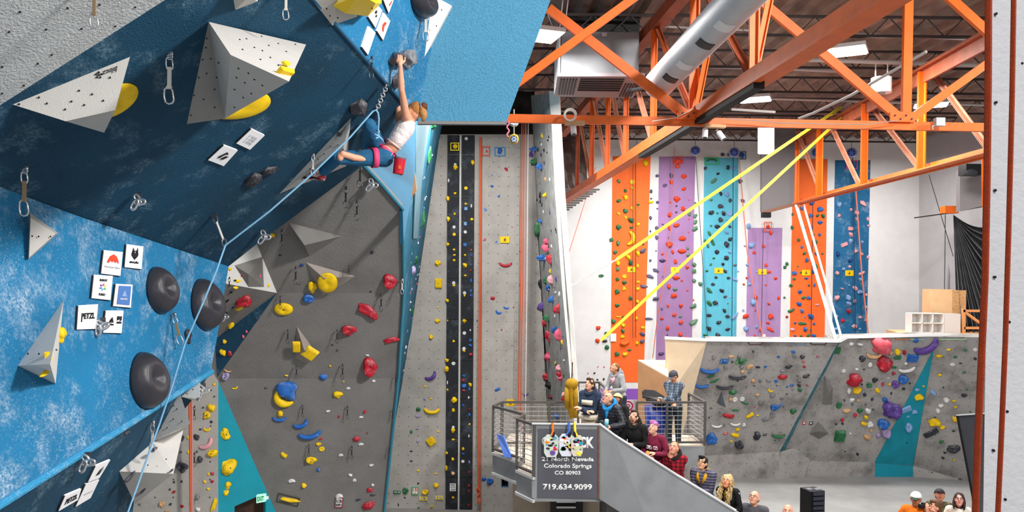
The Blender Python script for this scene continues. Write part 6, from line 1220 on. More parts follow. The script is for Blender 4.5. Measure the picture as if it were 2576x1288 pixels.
loose('D', 218, 1146, 38, .5, 'folded silver carabiners above the bottom signs'); loose('D', 510, 970, 30, .6, 'carabiners hanging from the smallest white volume'); loose('H', 935, 452, 28, .2, 'folded silver carabiners near the apex of the dark overhang'); loose('C', 566, 790, 16, .5, 'carabiner sticking out behind the second black egg-shaped hold')
# ---- climber's rope, chain and the draw it runs through
ch = empty('anchor_chain', pB.hit(973, 212, .04), 'silver chain carrying the rope beside the climber', 'chain'); a = pE.hit(973, 214, .05); b = P(947, 277, 8.15)
n = 9; d = (b-a)/n; x = d.normalized().cross(Vector((0, 1, 0))).normalized()
for i in range(n):
    c = a+d*(i+.5); s = x if i % 2 else Vector((0, 1, 0)); bm = bmesh.new(); L_ = d.length*.62; dd = d.normalized()
    tube(bm, [c+s*.022*math.cos(t)+dd*L_*math.sin(t) for t in [6.2832*k/14 for k in range(14)]], .0075, 6, closed=True); wobj('chain_link', bm, KR, ch, True)
bm = bmesh.new(); box(bm, a, (.03, .02, .045)); wobj('hanger', bm, KRD, ch)
s_ = empty('quickdraw', pB.hit(540, 546, .04), 'quickdraw pulled taut by the climber\'s rope', 'quickdraw'); a = pB.hit(540, 546, .04); b = P(567, 617, 8.0)
bm = bmesh.new(); bar(bm, a.lerp(b, .2), a.lerp(b, .8), .02, .012); wobj('sling', bm, SL['white'], s_); dd = (b-a).normalized(); xx = dd.cross(Vector((0, 1, 0))).normalized()
for f, ww in ((.1, .05), (.9, .06)): bm = bmesh.new(); krab(bm, a.lerp(b, f), .05, .1, .006, xx, dd); wobj('carabiner', bm, KR, s_, True)
bm = bmesh.new(); box(bm, a, (.04, .03, .05)); wobj('hanger', bm, KRD, s_)
RB_ = mat('climber_rope', '#7fb4d8', .7, bump=.5, bscale=200)
cable('climbing_rope', [(953, 345, 8.25), (951, 330, 8.22), (953, 300, 8.16), (951, 284, 8.13), (946, 277, 8.12), (938, 280, 8.12), (880, 346, 8.1), (785, 438, 8.05), (680, 530, 8.0), (567, 617, 8.0), (545, 680, 7.95), (505, 775, 7.9), (465, 865, 7.9), (432, 975, 7.85), (400, 1070, 7.8), (378, 1130, 7.7), (350, 1210, 7.6), (322, 1288, 7.5), (296, 1370, 7.4)], .0095, RB_, 'light blue rope running from the climber\'s harness down to the bottom left', 'rope', n=10)
# ------------------------------------------------------------------ people
def voxel(parts, vox, smooth=2):
    """parts: ('t', points, radii) joined round limbs, ('e', centre, size, rotation) ellipsoids -> one continuous surface"""
    bm = bmesh.new()
    for p in parts:
        if p[0] == 't':
            pts, rr = [Vector(x) for x in p[1]], p[2]
            dense, dr = [], []
            for i in range(len(pts)-1):
                for k in range(4): dense.append(pts[i].lerp(pts[i+1], k/4)); dr.append(rr[i]+(rr[i+1]-rr[i])*k/4)
            dense.append(pts[-1]); dr.append(rr[-1])
            tube(bm, dense, 1, 14, radii=dr)
            for a, r in zip(pts, rr): ell(bm, a, (r, r, r), seg=14)
        else: ell(bm, p[1], p[2], p[3] if len(p) > 3 else None, 18)
    me = bpy.data.meshes.new('tmp'); bm.to_mesh(me); bm.free(); o = bpy.data.objects.new('tmp', me); COL.objects.link(o)
    m = o.modifiers.new('r', 'REMESH'); m.mode = 'VOXEL'; m.voxel_size = vox
    s = o.modifiers.new('s', 'SMOOTH'); s.iterations = smooth; s.factor = .5
    dg = bpy.context.evaluated_depsgraph_get(); out = bpy.data.meshes.new_from_object(o.evaluated_get(dg))
    bpy.data.objects.remove(o); bpy.data.meshes.remove(me); return out
def add_me(nm, me, m, root, M=None):
    if M is not None: me.transform(M)
    me.materials.clear(); me.name = nm
    return link(nm, me, m, root, True)
def join_me(a, b):
    bm = bmesh.new(); bm.from_mesh(a); bm.from_mesh(b); bm.to_mesh(a); bm.free(); return a
def skin(c): return mat('skin'+c, c, .5, var=.06, vscale=30)
def hand_parts(w, d, n, side, curl=.5, s=1.0):
    """w wrist, d direction of the fingers, n palm normal, side +1/-1 where the thumb leaves"""
    w, d, n = Vector(w), Vector(d).normalized(), Vector(n); n = (n-d*n.dot(d)).normalized(); x = d.cross(n)*side; out = []
    out.append(('t', [w, w+d*.035*s], [.024*s, .027*s])); 
    R = Matrix((x, d, n)).transposed(); out.append(('e', w+d*.055*s, (.040*s, .045*s, .017*s), R))
    for k, (ox, L_) in enumerate(((-.030, .064), (-.010, .076), (.011, .080), (.031, .072))):
        b = w+d*(.092 if k in (1, 2) else .084)*s+x*ox*s; a1 = curl*.7; a2 = curl*1.7
        p1 = b+(d*math.cos(a1)+n*math.sin(a1))*L_*.5*s; p2 = p1+(d*math.cos(a2)+n*math.sin(a2))*L_*.5*s
        out.append(('t', [w+d*.06*s+x*ox*.7*s, b, p1, p2], [.012*s, .0092*s, .0085*s, .0075*s]))
    b = w+d*.03*s+x*.030*s; out.append(('t', [b, b+(x*.7+d*.6+n*.3)*.034*s, b+(x*.55+d*1.1+n*.6)*.058*s], [.014*s, .0105*s, .009*s]))
    return out
def ik(S, Hn, a, b, pole):
    S, Hn = Vector(S), Vector(Hn); d = Hn-S; L = min(d.length, (a+b)*.995); d.normalize(); Hn = S+d*L
    x = (a*a-b*b+L*L)/(2*L); h = math.sqrt(max(a*a-x*x, 0)); p = Vector(pole); p = (p-d*p.dot(d)).normalized(); return S+d*x+p*h, Hn
def head_kit(root, T, sk, hair, hcol, glasses=False, beard=None, cap=None, female=False, seed=0, brow='#3a2a1c'):
    """features of the head in head space, T head space -> root space; returns the parts of the skull for the body mesh"""
    R = T.to_3x3(); f = lambda *p: T @ Vector(p)
    E = lambda c, s: ('e', f(*c), s, R)
    sk_parts = [E((0, -.012, .022), (.076, .094, .098)), E((0, .018, -.03), (.060 if not female else .056, .070, .086)), E((0, .048, -.088), (.030, .030, .026)), E((0, .074, .026), (.048, .018, .013)),
                ('t', [f(0, .084, .012), f(0, .108, -.022)], [.009, .0125]), E((.012, .096, -.024), (.008, .009, .008)), E((-.012, .096, -.024), (.008, .009, .008)),
                E((.077, -.004, -.006), (.011, .021, .032)), E((-.077, -.004, -.006), (.011, .021, .032)), E((.036, .060, -.03), (.024, .02, .022)), E((-.036, .060, -.03), (.024, .02, .022))]
    def bit(nm, fn, m, sm=True):
        bm = bmesh.new(); fn(bm); bm.transform(T); bmesh.ops.recalc_face_normals(bm, faces=bm.faces); me = bpy.data.meshes.new(nm); bm.to_mesh(me); bm.free(); return link(nm, me, m, root, sm)
    for s in (-1, 1):
        bit('eye', lambda bm: ell(bm, (s*.029, .078, .004), (.0105, .009, .0062), seg=10), mat('eye_white', '#e6e2dd', .3))
        bit('iris', lambda bm: ell(bm, (s*.029, .0865, .004), (.0052, .003, .0054), seg=8), mat('iris_dark', '#2a1d14', .3))
        bit('eyebrow', lambda bm: tube(bm, [(s*.014, .092, .024), (s*.03, .091, .030), (s*.046, .080, .026)], 0.003, 6), mat('brow'+brow, brow, .9))
    bit('lips', lambda bm: (ell(bm, (0, .086, -.056), (.022, .008, .0045), seg=10), ell(bm, (0, .085, -.063), (.018, .008, .005), seg=10)), mat('lips', '#a8574e', .5))
    if glasses:
        def g(bm):
            for s in (-1, 1): tube(bm, arcpts((s*.031, .100, .003), .021, 0, 6.2832*.98, 16), .0022, 5, closed=True); tube(bm, [(s*.052, .098, .008), (s*.075, .03, .008), (s*.08, -.01, .004)], .002, 5)
            tube(bm, [(-.010, .101, .006), (0, .104, .009), (.010, .101, .006)], .002, 5)
        bit('glasses', g, mat('glasses_dark', '#2a2420', .3))
    hm = mat('hair'+hcol, hcol, .75, var=.45, vscale=60, bump=.5, bscale=160)
    def lump(bm, c, s, amp=.012, fr=22, seg=24):
        off = Vector((seed*3.1, seed*1.7, 0))
        for v in ell(bm, c, s, seg=seg): v.co += (v.co-Vector(c)).normalized()*amp*noise.noise(v.co*fr+off)
    if hair == 'short': bit('hair', lambda bm: (lump(bm, (0, -.024, .038), (.084, .098, .097), .02, 16), lump(bm, (0, -.05, -.02), (.078, .062, .07)), lump(bm, (0.01, .045, .098), (.06, .045, .030), .02)), hm)
    elif hair == 'buzz': bit('hair', lambda bm: (lump(bm, (0, -.026, .034), (.080, .090, .095), .004), lump(bm, (0, -.055, -.02), (.072, .05, .06), .004)), hm)
    elif hair == 'fringe': bit('hair', lambda bm: (lump(bm, (0, -.052, -.01), (.078, .056, .048), .006), ), hm)
    elif hair == 'tied': bit('hair', lambda bm: (lump(bm, (0, -.024, .034), (.082, .096, .096), .006, 30), lump(bm, (0, -.115, .05), (.035, .035, .04), .02, 30)), hm)
    elif hair == 'long': bit('hair', lambda bm: (lump(bm, (0, -.026, .036), (.088, .1, .097), .012), lump(bm, (0, -.075, -.06), (.082, .045, .12), .02), lump(bm, (.078, -.01, -.06), (.022, .04, .10), .02), lump(bm, (-.078, -.01, -.06), (.022, .04, .10), .02)), hm)
    elif hair == 'curly':
        def cu(bm):
            rnd = random.Random(5); lump(bm, (0, -.03, .045), (.098, .1, .095), .03, 18)
            for k in range(170):
                s = rnd.choice((-1, 1)); z = rnd.uniform(.08, -.32); x = s*rnd.uniform(.05, .115); y = rnd.uniform(-.06, .05)-(.0 if z > -.1 else -.03)
                pts = [(x+.012*math.cos(t*.9+k), y+.012*math.sin(t*.9+k), z-.014*t) for t in range(7)]; tube(bm, pts, .0075, 5)
        bit('hair', cu, hm)
    elif hair == 'pink': bit('hair', lambda bm: (lump(bm, (0, .0, .085), (.072, .085, .06), .03, 26), lump(bm, (.02, .05, .095), (.05, .04, .045), .03, 26)), hm); bit('hair_sides', lambda bm: (lump(bm, (0, -.032, .02), (.080, .084, .08), .004), ), mat('hair_dk', '#4a2c28', .8))
    if cap:
        c1, c2 = cap; capm = mat('cap'+c1, c1, .7, var=.1, vscale=20)
        def dome(bm):
            vs = ell(bm, (0, -.018, .035), (.090, .104, .095), seg=24); bmesh.ops.bisect_plane(bm, geom=bm.verts[:]+bm.edges[:]+bm.faces[:], plane_co=(0, 0, .032), plane_no=(0, .15, -1), clear_outer=True)
            bmesh.ops.contextual_create(bm, geom=[e for e in bm.edges if len(e.link_faces) == 1])
        bit('cap', dome, capm)
        def brim(bm):
            a = [(-.072, .055, .036), (-.06, .11, .030), (-.03, .155, .024), (0, .165, .022), (.03, .155, .024), (.06, .11, .030), (.072, .055, .036), (0, .03, .045)]
            slab(bm, a, (0, 0, .006))
        bit('cap_brim', brim, mat('capb'+c2, c2, .7), False)
    if beard: bit('beard', lambda bm: (lump(bm, (0, .045, -.078), (.050, .046, .034), .006, 40), lump(bm, (0, .088, -.046), (.024, .008, .005), .002)), mat('beard'+beard, beard, .9, bump=.5, bscale=200))
    return sk_parts
def person(label, u, v, Y, yaw, look=(0, 20), lean=10, s=1.0, sk='#d9a383', top='#333333', topm=None, pants='#2b3140', hair='short', hcol='#4a2f1c', hands=None, bulk=0.0, female=False, **kw):
    th = math.radians(yaw); RZ = Matrix.Rotation(th, 4, 'Z'); pel = Vector((0, 0, .95)); LR = Matrix.Rotation(-math.radians(lean), 3, 'X')
    le = lambda *p: LR @ (Vector(p)-pel)+pel
    hc = le(0, .025, 1.605); hw = P(u, v, Y); rootp = hw-RZ.to_3x3() @ (hc*s)
    fz = rootp.z; root = empty('person', rootp, label, 'person'); root.rotation_euler = (0, 0, th); root.scale = (s, s, s)
    fl = floor_at(rootp.x, rootp.y); dz = rootp.z-fl    # the legs are stretched or bent so that the feet stand on the floor below
    if not -.35 < dz < .35: dz = 0
    dz /= s
    HT = Matrix.Translation(hc) @ Matrix.Rotation(math.radians(look[0]), 4, 'Z') @ Matrix.Rotation(math.radians(look[1]), 4, 'X')
    hp = head_kit(root, HT, sk, hair, hcol, female=female, **kw)
    w = .165 if not female else .148
    hands = hands or ((-.06, .30, 1.13, (.8, .3, .1)), (.06, .31, 1.10, (-.8, .3, .1)))
    arms = []; clo = []; hd = []; B = bulk
    for sd, h in ((-1, hands[0]), (1, hands[1])):
        S = le(sd*w, 0, 1.405); e, wr = ik(S, h[:3], .285, .255, (sd*.7, -.45, -.8)); arms.append(('t', [S, e, wr], [.050, .040, .027]))
        clo.append(('t', [S, S.lerp(e, .5), e, e.lerp(wr, .93)], [.068+B, .062+B, .054+B, .042+B*.7])); d = Vector(h[3]); hd += hand_parts(wr, d, (0, -.3, -1) if len(h) < 5 else h[4], -sd if len(h) < 6 else h[5], .55)
    torso = lambda g: [('e', le(0, .0, 1.29), (w-.012+g, .112+g, .185+g*.5), LR), ('e', le(0, .005, 1.10), (w-.03+g, .102+g, .15), LR), ('t', [le(-w+.01, -.005, 1.41), le(w-.01, -.005, 1.41)], [.056+g, .056+g]), ('e', le(0, 0, .97), (w-.005+g, .115+g, .12), LR)]
    legs = lambda g: [('t', [(sd*.088, 0, .93), (sd*.10, .03, .50-dz*.5), (sd*.10, -.02, .09-dz)], [.082+g, .056+g, .042+g]) for sd in (-1, 1)]
    feet = [('t', [(sd*.10, -.03, .05-dz), (sd*.115, .15, .035-dz)], [.042, .034]) for sd in (-1, 1)]
    body = voxel(hp+[('t', [le(0, -.01, 1.40), le(0, .0, 1.50), hc+Vector((0, -.02, -.06))], [.062, .054, .052])]+torso(0)+arms+legs(0)+feet, .0095)
    handm = voxel(hd, .005, 1); join_me(body, handm); bpy.data.meshes.remove(handm); add_me('body', body, skin(sk), root)
    tm = topm or mat('cloth'+top, top, .85, var=.25, vscale=10, bump=.9, bscale=11)
    add_me('top', voxel(torso(.022+B)+clo, .013), tm, root)
    add_me('trousers', voxel(legs(.014)+[('e', Vector((0, 0, .95)), (w+.012, .128, .13))], .013), mat('cloth'+pants, pants, .85, var=.2, vscale=10), root)
    add_me('shoes', voxel([('t', [a+Vector((0, 0, 0)), b], [.050, .042]) for a, b in ((Vector(f_[1][0]), Vector(f_[1][1])) for f_ in feet)], .012), mat('shoe', '#2a2a2c', .6), root)
    root['_le'] = 0
    def part(nm, fn, m, sm=True):
        bm = bmesh.new(); fn(bm, le); bmesh.ops.recalc_face_normals(bm, faces=bm.faces); me = bpy.data.meshes.new(nm); bm.to_mesh(me); bm.free(); return link(nm, me, m, root, sm)
    del root['_le']
    return root, part
def hood(col, r=.092):
    return ('hood', lambda bm, le: (tube(bm, [le(r*math.cos(a)*(1-.25*max(0, math.sin(a))), -.01+r*math.sin(a)*(1.25 if math.sin(a) > 0 else 1), 1.49-.055*math.sin(a)) for a in [6.2832*k/24 for k in range(24)]], .034, 10, closed=True), ell(bm, le(0, -.125, 1.43), (.095, .06, .09))), mat('cloth'+col, col, .85, var=.2, vscale=14))
PUF = mat('puffer_black', '#1a1c24', .4, bump=.6, bscale=14, stripes=[('Z', .055, .16, '#4a4e5e')]); PUF2 = mat('puffer_slate', '#3d3c50', .5, bump=.5, bscale=14, stripes=[('Z', .05, .3, '#8a8aa0')])
CHK = mat('check_blue', '#5d6b7e', .85, stripes=[('X', .055, .4, '#1c2430'), ('Z', .055, .4, '#1c2430'), ('X', .11, .08, '#c8d0dc')]); RCK = mat('check_red', '#b0122a', .85, stripes=[('X', .07, .5, '#160a0e'), ('Z', .07, .5, '#160a0e')])
def shirt_v(col, z0=1.30):   # inner shirt showing in the open neck
    return ('inner_shirt', lambda bm, le: slab(bm, [le(-.06, .10, 1.47), le(.06, .10, 1.47), le(.05, .165, 1.37), (le(0, .180, z0)), le(-.05, .165, 1.37)], (0, -.05, 0)), mat('cloth'+col, col, .85))
r, p_ = person('person in a grey zip hoodie with tied hair, leaning on the railing above the boy', 1545, 926, 17.18, 128, (-4, 36), 14, 1.0, '#c78f70', '#9a9ca0', hair='tied', hcol='#8a6038', female=True, hands=((-.14, .36, 1.12, (.8, .5, -.2)), (.02, .40, 1.12, (-.6, .6, -.2)))); p_(*shirt_v('#e6b8c6')); p_(*hood('#8f9195'))
r, p_ = person('person in a navy and cream jacket with arms crossed behind the sign', 1483, 968, 15.14, 150, (-6, 25), 3, 1.0, '#d8a084', '#27364e', hair='short', hcol='#4c2f1d', pants='#c9bca6', hands=((.06, .25, 1.16, (.7, .2, .3)), (-.06, .28, 1.12, (-.7, .2, .25)))); p_(*hood('#1f2c42'))
p_('cream_hem', lambda bm, le: tube(bm, [le(.185*math.cos(a), .145*math.sin(a), 1.0) for a in [6.2832*k/24 for k in range(24)]], .055, 8, closed=True), mat('cloth#cfc6b4', '#cfc6b4', .85)); p_('cream_chest_panel', lambda bm, le: slab(bm, [le(-.11, .150, 1.33), le(.11, .150, 1.33), le(.11, .158, 1.24), le(-.11, .158, 1.24)], (0, -.03, 0)), mat('cloth#cfc6b4', '#cfc6b4', .85))
r, p_ = person('person with glasses in a black puffer and blue hood, holding a cup', 1528, 1003, 14.79, 135, (-3, 33), 16, 1.03, '#d69c80', topm=PUF, hair='fringe', hcol='#7a6a5c', glasses=True, bulk=.018, hands=((-.18, .32, 1.10, (.5, .8, .2)), (-.05, .32, 1.10, (-.8, .4, .2)))); p_(*hood('#1d87c8', .105)); p_(*shirt_v('#1d87c8', 1.20))
p_('cup', lambda bm, le: cylv(bm, (-.16, .42, 1.17), .032, .12, n=16, r2=.036), mat('cup_blue', '#6fb6c8', .5)); p_('cup_lid', lambda bm, le: ell(bm, (-.16, .42, 1.235), (.037, .037, .018)), WHITE)
r, p_ = person('person in a pale yellow cap and black jacket behind the one with glasses', 1553, 1004, 15.44, 150, (-1, 21), 6, .98, '#b98062', '#16161a', hair='long', hcol='#3a2a20', cap=('#e8d890', '#e8d890'), beard='#3a2a20')
r, p_ = person('person in a plain black hoodie with swept brown hair on the stairs', 1594, 1050, 14.53, 150, (-6, 35), 12, 1.03, '#d6a088', '#151517', hair='short', hcol='#3f2a1e', beard='#7a5a44', seed=2); p_(*hood('#111113'))
r, p_ = person('person with pink hair in a maroon sweatshirt holding a snack', 1643, 1078, 14.36, 142, (-5, 31), 12, .98, '#dba48a', '#7c1b3c', hair='pink', hcol='#c87ab8', hands=((-.13, .30, 1.16, (.7, .5, .2)), (.03, .31, 1.10, (-.8, .3, 0))))
M4 = Matrix.Translation(r.location) @ Matrix.Rotation(r.rotation_euler.z, 4, 'Z') @ Matrix.Diagonal((*r.scale, 1)); qs = [M4 @ Vector(x) for x in ((.115, .190, 1.20), (-.115, .190, 1.20), (-.115, .200, 1.275), (.115, .200, 1.275))]
art_text(r, 'lettering', 'DIRT CO', qs, (0, 0, 1, 1), WHITE, h=.0, bold=.06)
p_('snack', lambda bm, le: (cylv(bm, (-.04, .43, 1.16), .03, .07, n=12, r2=.036), ell(bm, (-.04, .43, 1.20), (.035, .035, .02))), mat('snack', '#d89a50', .6))
r, p_ = person('person in a red and black checked jacket resting chin on hand', 1695, 1128, 14.14, 150, (-3, 29), 12, 1.02, '#d8957c', topm=RCK, hair='buzz', hcol='#a8683c', hands=((.03, .20, 1.40, (.05, .1, 1), (0, -1, 0), 1), (-.04, .27, 1.10, (-.8, .2, 0.1)))); p_(*hood('#151214'))
r, p_ = person('person in a striped slate puffer jacket with a mustard collar, arms crossed', 1767, 1166, 14.01, 148, (-5, 27), 10, 1.0, '#d7a27e', topm=PUF2, hair='short', hcol='#17161a', glasses=True, bulk=.012, seed=4, hands=((.07, .27, 1.12, (.7, .2, .2)), (-.07, .29, 1.06, (-.7, .2, .2))))
p_('mustard_collar', lambda bm, le: (slab(bm, [le(-.10, .02, 1.48), le(-.055, .11, 1.45), le(-.005, .175, 1.27), le(-.09, .15, 1.36)], (0, -.02, 0)), slab(bm, [le(.10, .02, 1.48), le(.055, .11, 1.45), le(.005, .175, 1.27), le(.09, .15, 1.36)], (0, -.02, 0)), tube(bm, [le(.095*math.cos(a), -.01+.08*math.sin(a), 1.475) for a in [3.1416+3.1416*k/12 for k in range(13)]], .022, 8)), mat('mustard_lining', '#cf9512', .8))
r, p_ = person('person with long curly blonde hair in a black jacket with white sleeve stripes', 1829, 1212, 13.79, 150, (-5, 27), 12, .98, '#e0906c', '#131316', hair='curly', hcol='#d8ba84', female=True, hands=((-.05, .30, 1.10, (.6, .4, 0)), (-.12, .31, 1.08, (-.8, .4, 0)))); p_('mustard_scarf', lambda bm, le: (ell(bm, le(0, .10, 1.36), (.055, .06, .13)), ell(bm, le(0, .13, 1.25), (.04, .04, .12))), mat('scarf', '#b08a32', .9, bump=1, bscale=90, var=.5, vscale=40))
p_('white_sleeve_stripe', lambda bm, le: tube(bm, [le(-.20, .03, 1.43), le(-.235, .0, 1.28), le(-.245, .02, 1.15)], .008, 6), WHITE)
r, p_ = person('bald person with glasses in a dark grey shirt at the stair foot', 1897, 1253, 13.62, 148, (-4, 31), 6, 1.05, '#dea184', '#55555c', hair='fringe', hcol='#a08878', glasses=True)
r, p_ = person('balding person whose head just shows at the bottom edge', 1982, 1288, 13.27, 160, (-3, 21), 4, 1.04, '#dd9c82', '#3a3c44', hair='fringe', hcol='#8c8480')
r, p_ = person('person in a blue checked shirt and dark cap looking down at a phone', 1694, 947, 17.36, 152, (-28, -32), 6, 1.02, '#c98c6c', topm=CHK, pants='#1c2c38', hair='buzz', hcol='#3a2a22', cap=('#3c3e4a', '#5c5e6a'), hands=((.16, .32, 1.10, (.3, .8, .3)), (-.12, .34, 1.02, (-.2, .8, .2))))
p_('phone', lambda bm, le: box(bm, (.17, .43, 1.15), (.075, .15, .010), Matrix.Rotation(.5, 3, 'X')), mat('phone_white', '#e8e8ea', .3))
r, p_ = person('person in an orange shirt with a white and green cap, lower right crowd', 2304, 1256, 13.68, 145, (0, -2), 2, 1.03, '#b86e4c', '#f07510', hair='buzz', hcol='#3a2418', cap=('#dfe8e0', '#1f2a26'), beard='#8a5a3c', hands=((-.2, .1, 1.0, (0, .5, -.8)), (.2, .1, 1.0, (0, .5, -.8))))
p_('green_cap_back', lambda bm, le: ell(bm, le(0, -.045, 1.655), (.078, .085, .062)), mat('cap_green', '#2a8a6a', .7)); p_('chest_badge', lambda bm, le: cylv(bm, le(.07, .14, 1.30), .028, .012, (0, 1, 0), 18), mat('badge', '#f0d8c8', .6))
r, p_ = person('person in a camouflage shirt and dark cap behind the photographer', 2364, 1246, 14.45, 165, (-7, 25), 2, 1.0, '#c98466', topm=mat('camo', '#4a4630', .85, second='#6d6a45', vscale=14), hair='buzz', hcol='#2a201a', cap=('#2b2b33', '#2b2b33'))
r, p_ = person('brown-haired person in orange-red aiming a black camera', 2352, 1276, 13.48, 118, (-25, 5), 6, .98, '#d99c80', '#e8481c', hair='short', hcol='#6a4a30', seed=3, female=True, hands=((.06, .20, 1.50, (.1, .2, .9), (0, -1, 0), 1), (-.10, .22, 1.49, (0, .4, .8))))
p_('black_camera', lambda bm, le: (box(bm, (.12, .17, 1.60), (.13, .07, .09)), cylv(bm, (.13, .25, 1.60), .035, .11, (0.3, 1, .1), 16)), BLACK, False)
r, p_ = person('person in a white jacket and teal top with glasses, rightmost of the crowd', 2413, 1258, 13.77, 158, (-6, 25), 4, 1.0, '#d8998a', '#e3dccf', hair='long', hcol='#3f2a24', glasses=True, female=True, hands=((-.10, .28, 1.16, (.8, .4, .1)), (.12, .28, 1.12, (-.8, .4, .1)))); p_('teal_top', lambda bm, le: slab(bm, [le(-.07, .10, 1.40), le(.07, .10, 1.40), le(.10, .15, 1.24), le(0, .165, 1.18), le(-.10, .15, 1.24)], (0, -.03, 0)), mat('cloth#1f6a86', '#1f6a86', .8))
# ------------------------------------------------------------------ the climber
cl_ = empty('person', P(965, 420, 8.6), 'climber in a white top, blue jeans and pink harness hanging from the black holds', 'person')
def cadd(nm, me, m): me.transform(Matrix.Translation(-cl_.location)); return add_me(nm, me, m, cl_)
def cbit(nm, fn, m, sm=True, par=None): bm = bmesh.new(); fn(bm); o = wobj(nm, bm, m, par or cl_, sm); return o
hc = P(1040, 283, 8.60); fwd = Vector((-.80, .52, .16)).normalized(); upv = Vector((.25, -.05, .95)); upv = (upv-fwd*upv.dot(fwd)).normalized(); rt = fwd.cross(upv)
HT = Matrix.Translation(hc) @ Matrix((rt, fwd, upv)).transposed().to_4x4() @ Matrix.Diagonal((.93, .93, .93, 1))
root_inv = Matrix.Translation(-cl_.location)
hp = head_kit(cl_, root_inv @ HT, '#e2a78a', 'tied', '#b07840', female=True)
hp = [(('t', [Vector(x)+cl_.location for x in p[1]], p[2]) if p[0] == 't' else ('e', Vector(p[1])+cl_.location, p[2], Matrix((rt, fwd, upv)).transposed())) for p in hp]
SR, ER, WR = P(1021, 291, 8.46), P(1010, 226, 8.20), P(1007, 166, 8.10); SL_, EL, WL = P(1006, 305, 8.78), P(1001, 255, 8.72), P(1000, 212, 8.50)
NK, CH, MB3, WA, PE = P(1030, 303, 8.62), P(1017, 325, 8.62), P(1002, 346, 8.63), P(986, 369, 8.64), P(963, 392, 8.64)
HN, KN_, AN, TN = P(967, 397, 8.55), P(850, 397, 8.34), P(808, 436, 8.58), P(770, 446, 8.66)
HF, KF, AF, TF = P(957, 386, 8.74), P(930, 314, 8.44), P(922, 376, 8.74), P(898, 384, 8.85)
ax = (NK-PE).normalized(); sd_ = (SR-SL_).normalized(); fr_ = ax.cross(sd_).normalized(); TR = Matrix((sd_, fr_, ax)).transposed()
arms = [('t', [SR, SR.lerp(ER, .4), ER, ER.lerp(WR, .35), WR], [.046, .042, .033, .035, .021]), ('t', [SL_, SL_.lerp(EL, .4), EL, EL.lerp(WL, .35), WL], [.046, .040, .032, .034, .021])]
tors = [('t', [SR.lerp(SL_, .1), NK.lerp(CH, .3), SL_.lerp(SR, .1)], [.050, .060, .050]), ('e', CH, (.135, .095, .13), TR), ('e', MB3, (.118, .085, .11), TR), ('e', WA, (.108, .080, .10), TR), ('e', PE, (.135, .11, .12), TR)]
legs = [('t', [HN, HN.lerp(KN_, .5), KN_], [.088, .070, .052]), ('t', [KN_, KN_.lerp(AN, .35), AN], [.050, .050, .034]), ('t', [HF, HF.lerp(KF, .5), KF], [.088, .070, .052]), ('t', [KF, KF.lerp(AF, .35), AF], [.050, .052, .036])]
feet = [('t', [AN+Vector((.02, 0, -.03)), TN], [.036, .024]), ('t', [AF, TF], [.036, .026])]
bare = [('t', [P(862, 387, 8.275), P(890, 396, 8.33), P(922, 401, 8.42)], [.034, .036, .030]), ('e', P(856, 394, 8.285), (.036, .036, .05))]
body = voxel(hp+[('t', [NK, hc+Vector((.0, 0, -.05))], [.050, .046])]+arms+tors+legs+feet+bare, .008)
hd = hand_parts(WR, (P(1004, 145, 8.10)-WR), Vector((-.1, 1, .1)), -1, .9, .95)+hand_parts(WL, (P(998, 195, 8.46)-WL), Vector((-.1, 1, .1)), 1, .9, .95)
hm_ = voxel(hd, .0045, 1); join_me(body, hm_); cadd('body', body, skin('#d99b7d'))
cadd('white_top', voxel([('e', CH, (.142, .106, .125), TR), ('e', CH.lerp(MB3, .5), (.138, .102, .12), TR), ('e', MB3, (.130, .097, .115), TR), ('e', MB3.lerp(WA, .35), (.122, .092, .085), TR), ('t', [P(1038, 311, 8.55), CH], [.030, .07]), ('t', [P(1012, 316, 8.74), CH], [.03, .06])], .008), mat('white_top', '#e6dada', .8, bump=.7, bscale=14))
JE = mat('jeans_blue', '#1f5f88', .85, var=.4, vscale=7, bump=1.0, bscale=13)
cadd('jeans', voxel([('e', PE, (.145, .12, .11), TR), ('t', [HN, HN.lerp(KN_, .5), KN_], [.102, .086, .072]), ('t', [KN_, KN_.lerp(AN, .5), KN_.lerp(AN, .82)], [.070, .062, .058]), ('t', [HF, HF.lerp(KF, .5), KF], [.1, .084, .070]), ('t', [KF, KF.lerp(AF, .5), AF], [.070, .066, .060])], .009), JE)
MP = mat('harness_pink', '#d0406c', .6); MPD = mat('harness_light', '#e890a8', .6)
def band(c, axis, r1, r2, wv, bm, lift=0):
    z = axis.normalized(); x = sd_-z*sd_.dot(z); x.normalize(); y = z.cross(x)
    n = 36; rows = []
    for dz, o in ((-wv/2, 0), (-wv/2, .008), (wv/2, .008), (wv/2, 0)):
        rows.append([bm.verts.new(c+z*dz+x*math.cos(6.2832*k/n)*(r1+o)+y*math.sin(6.2832*k/n)*(r2+o)) for k in range(n)])
    for a, b in ((0, 1), (1, 2), (2, 3), (3, 0)):
        for k in range(n): bm.faces.new((rows[a][k], rows[a][(k+1) % n], rows[b][(k+1) % n], rows[b][k]))
hb = P(974, 379, 8.64)
har = cbit('harness_belt', lambda bm: band(hb, ax, .135, .105, .055, bm), MP)
cbit('gear_loop', lambda bm: tube(bm, [P(968, 372, 8.51), P(975, 384, 8.49), P(984, 391, 8.50), P(988, 385, 8.52)], .006, 6), MPD, par=None)
cbit('harness_leg_loop', lambda bm: band(HN.lerp(KN_, .22), KN_-HN, .104, .100, .06, bm), MP); cbit('harness_leg_loop', lambda bm: band(HF.lerp(KF, .28), KF-HF, .1, .098, .055, bm), MP)
cbit('hem_strap', lambda bm: band(WA.lerp(MB3, .30), ax, .113, .086, .014, bm), mat('white_hem', '#d8caca', .8))
sh = mat('shoe_red_white', '#c9b6b0', .5, second='#b3303a', vscale=18)
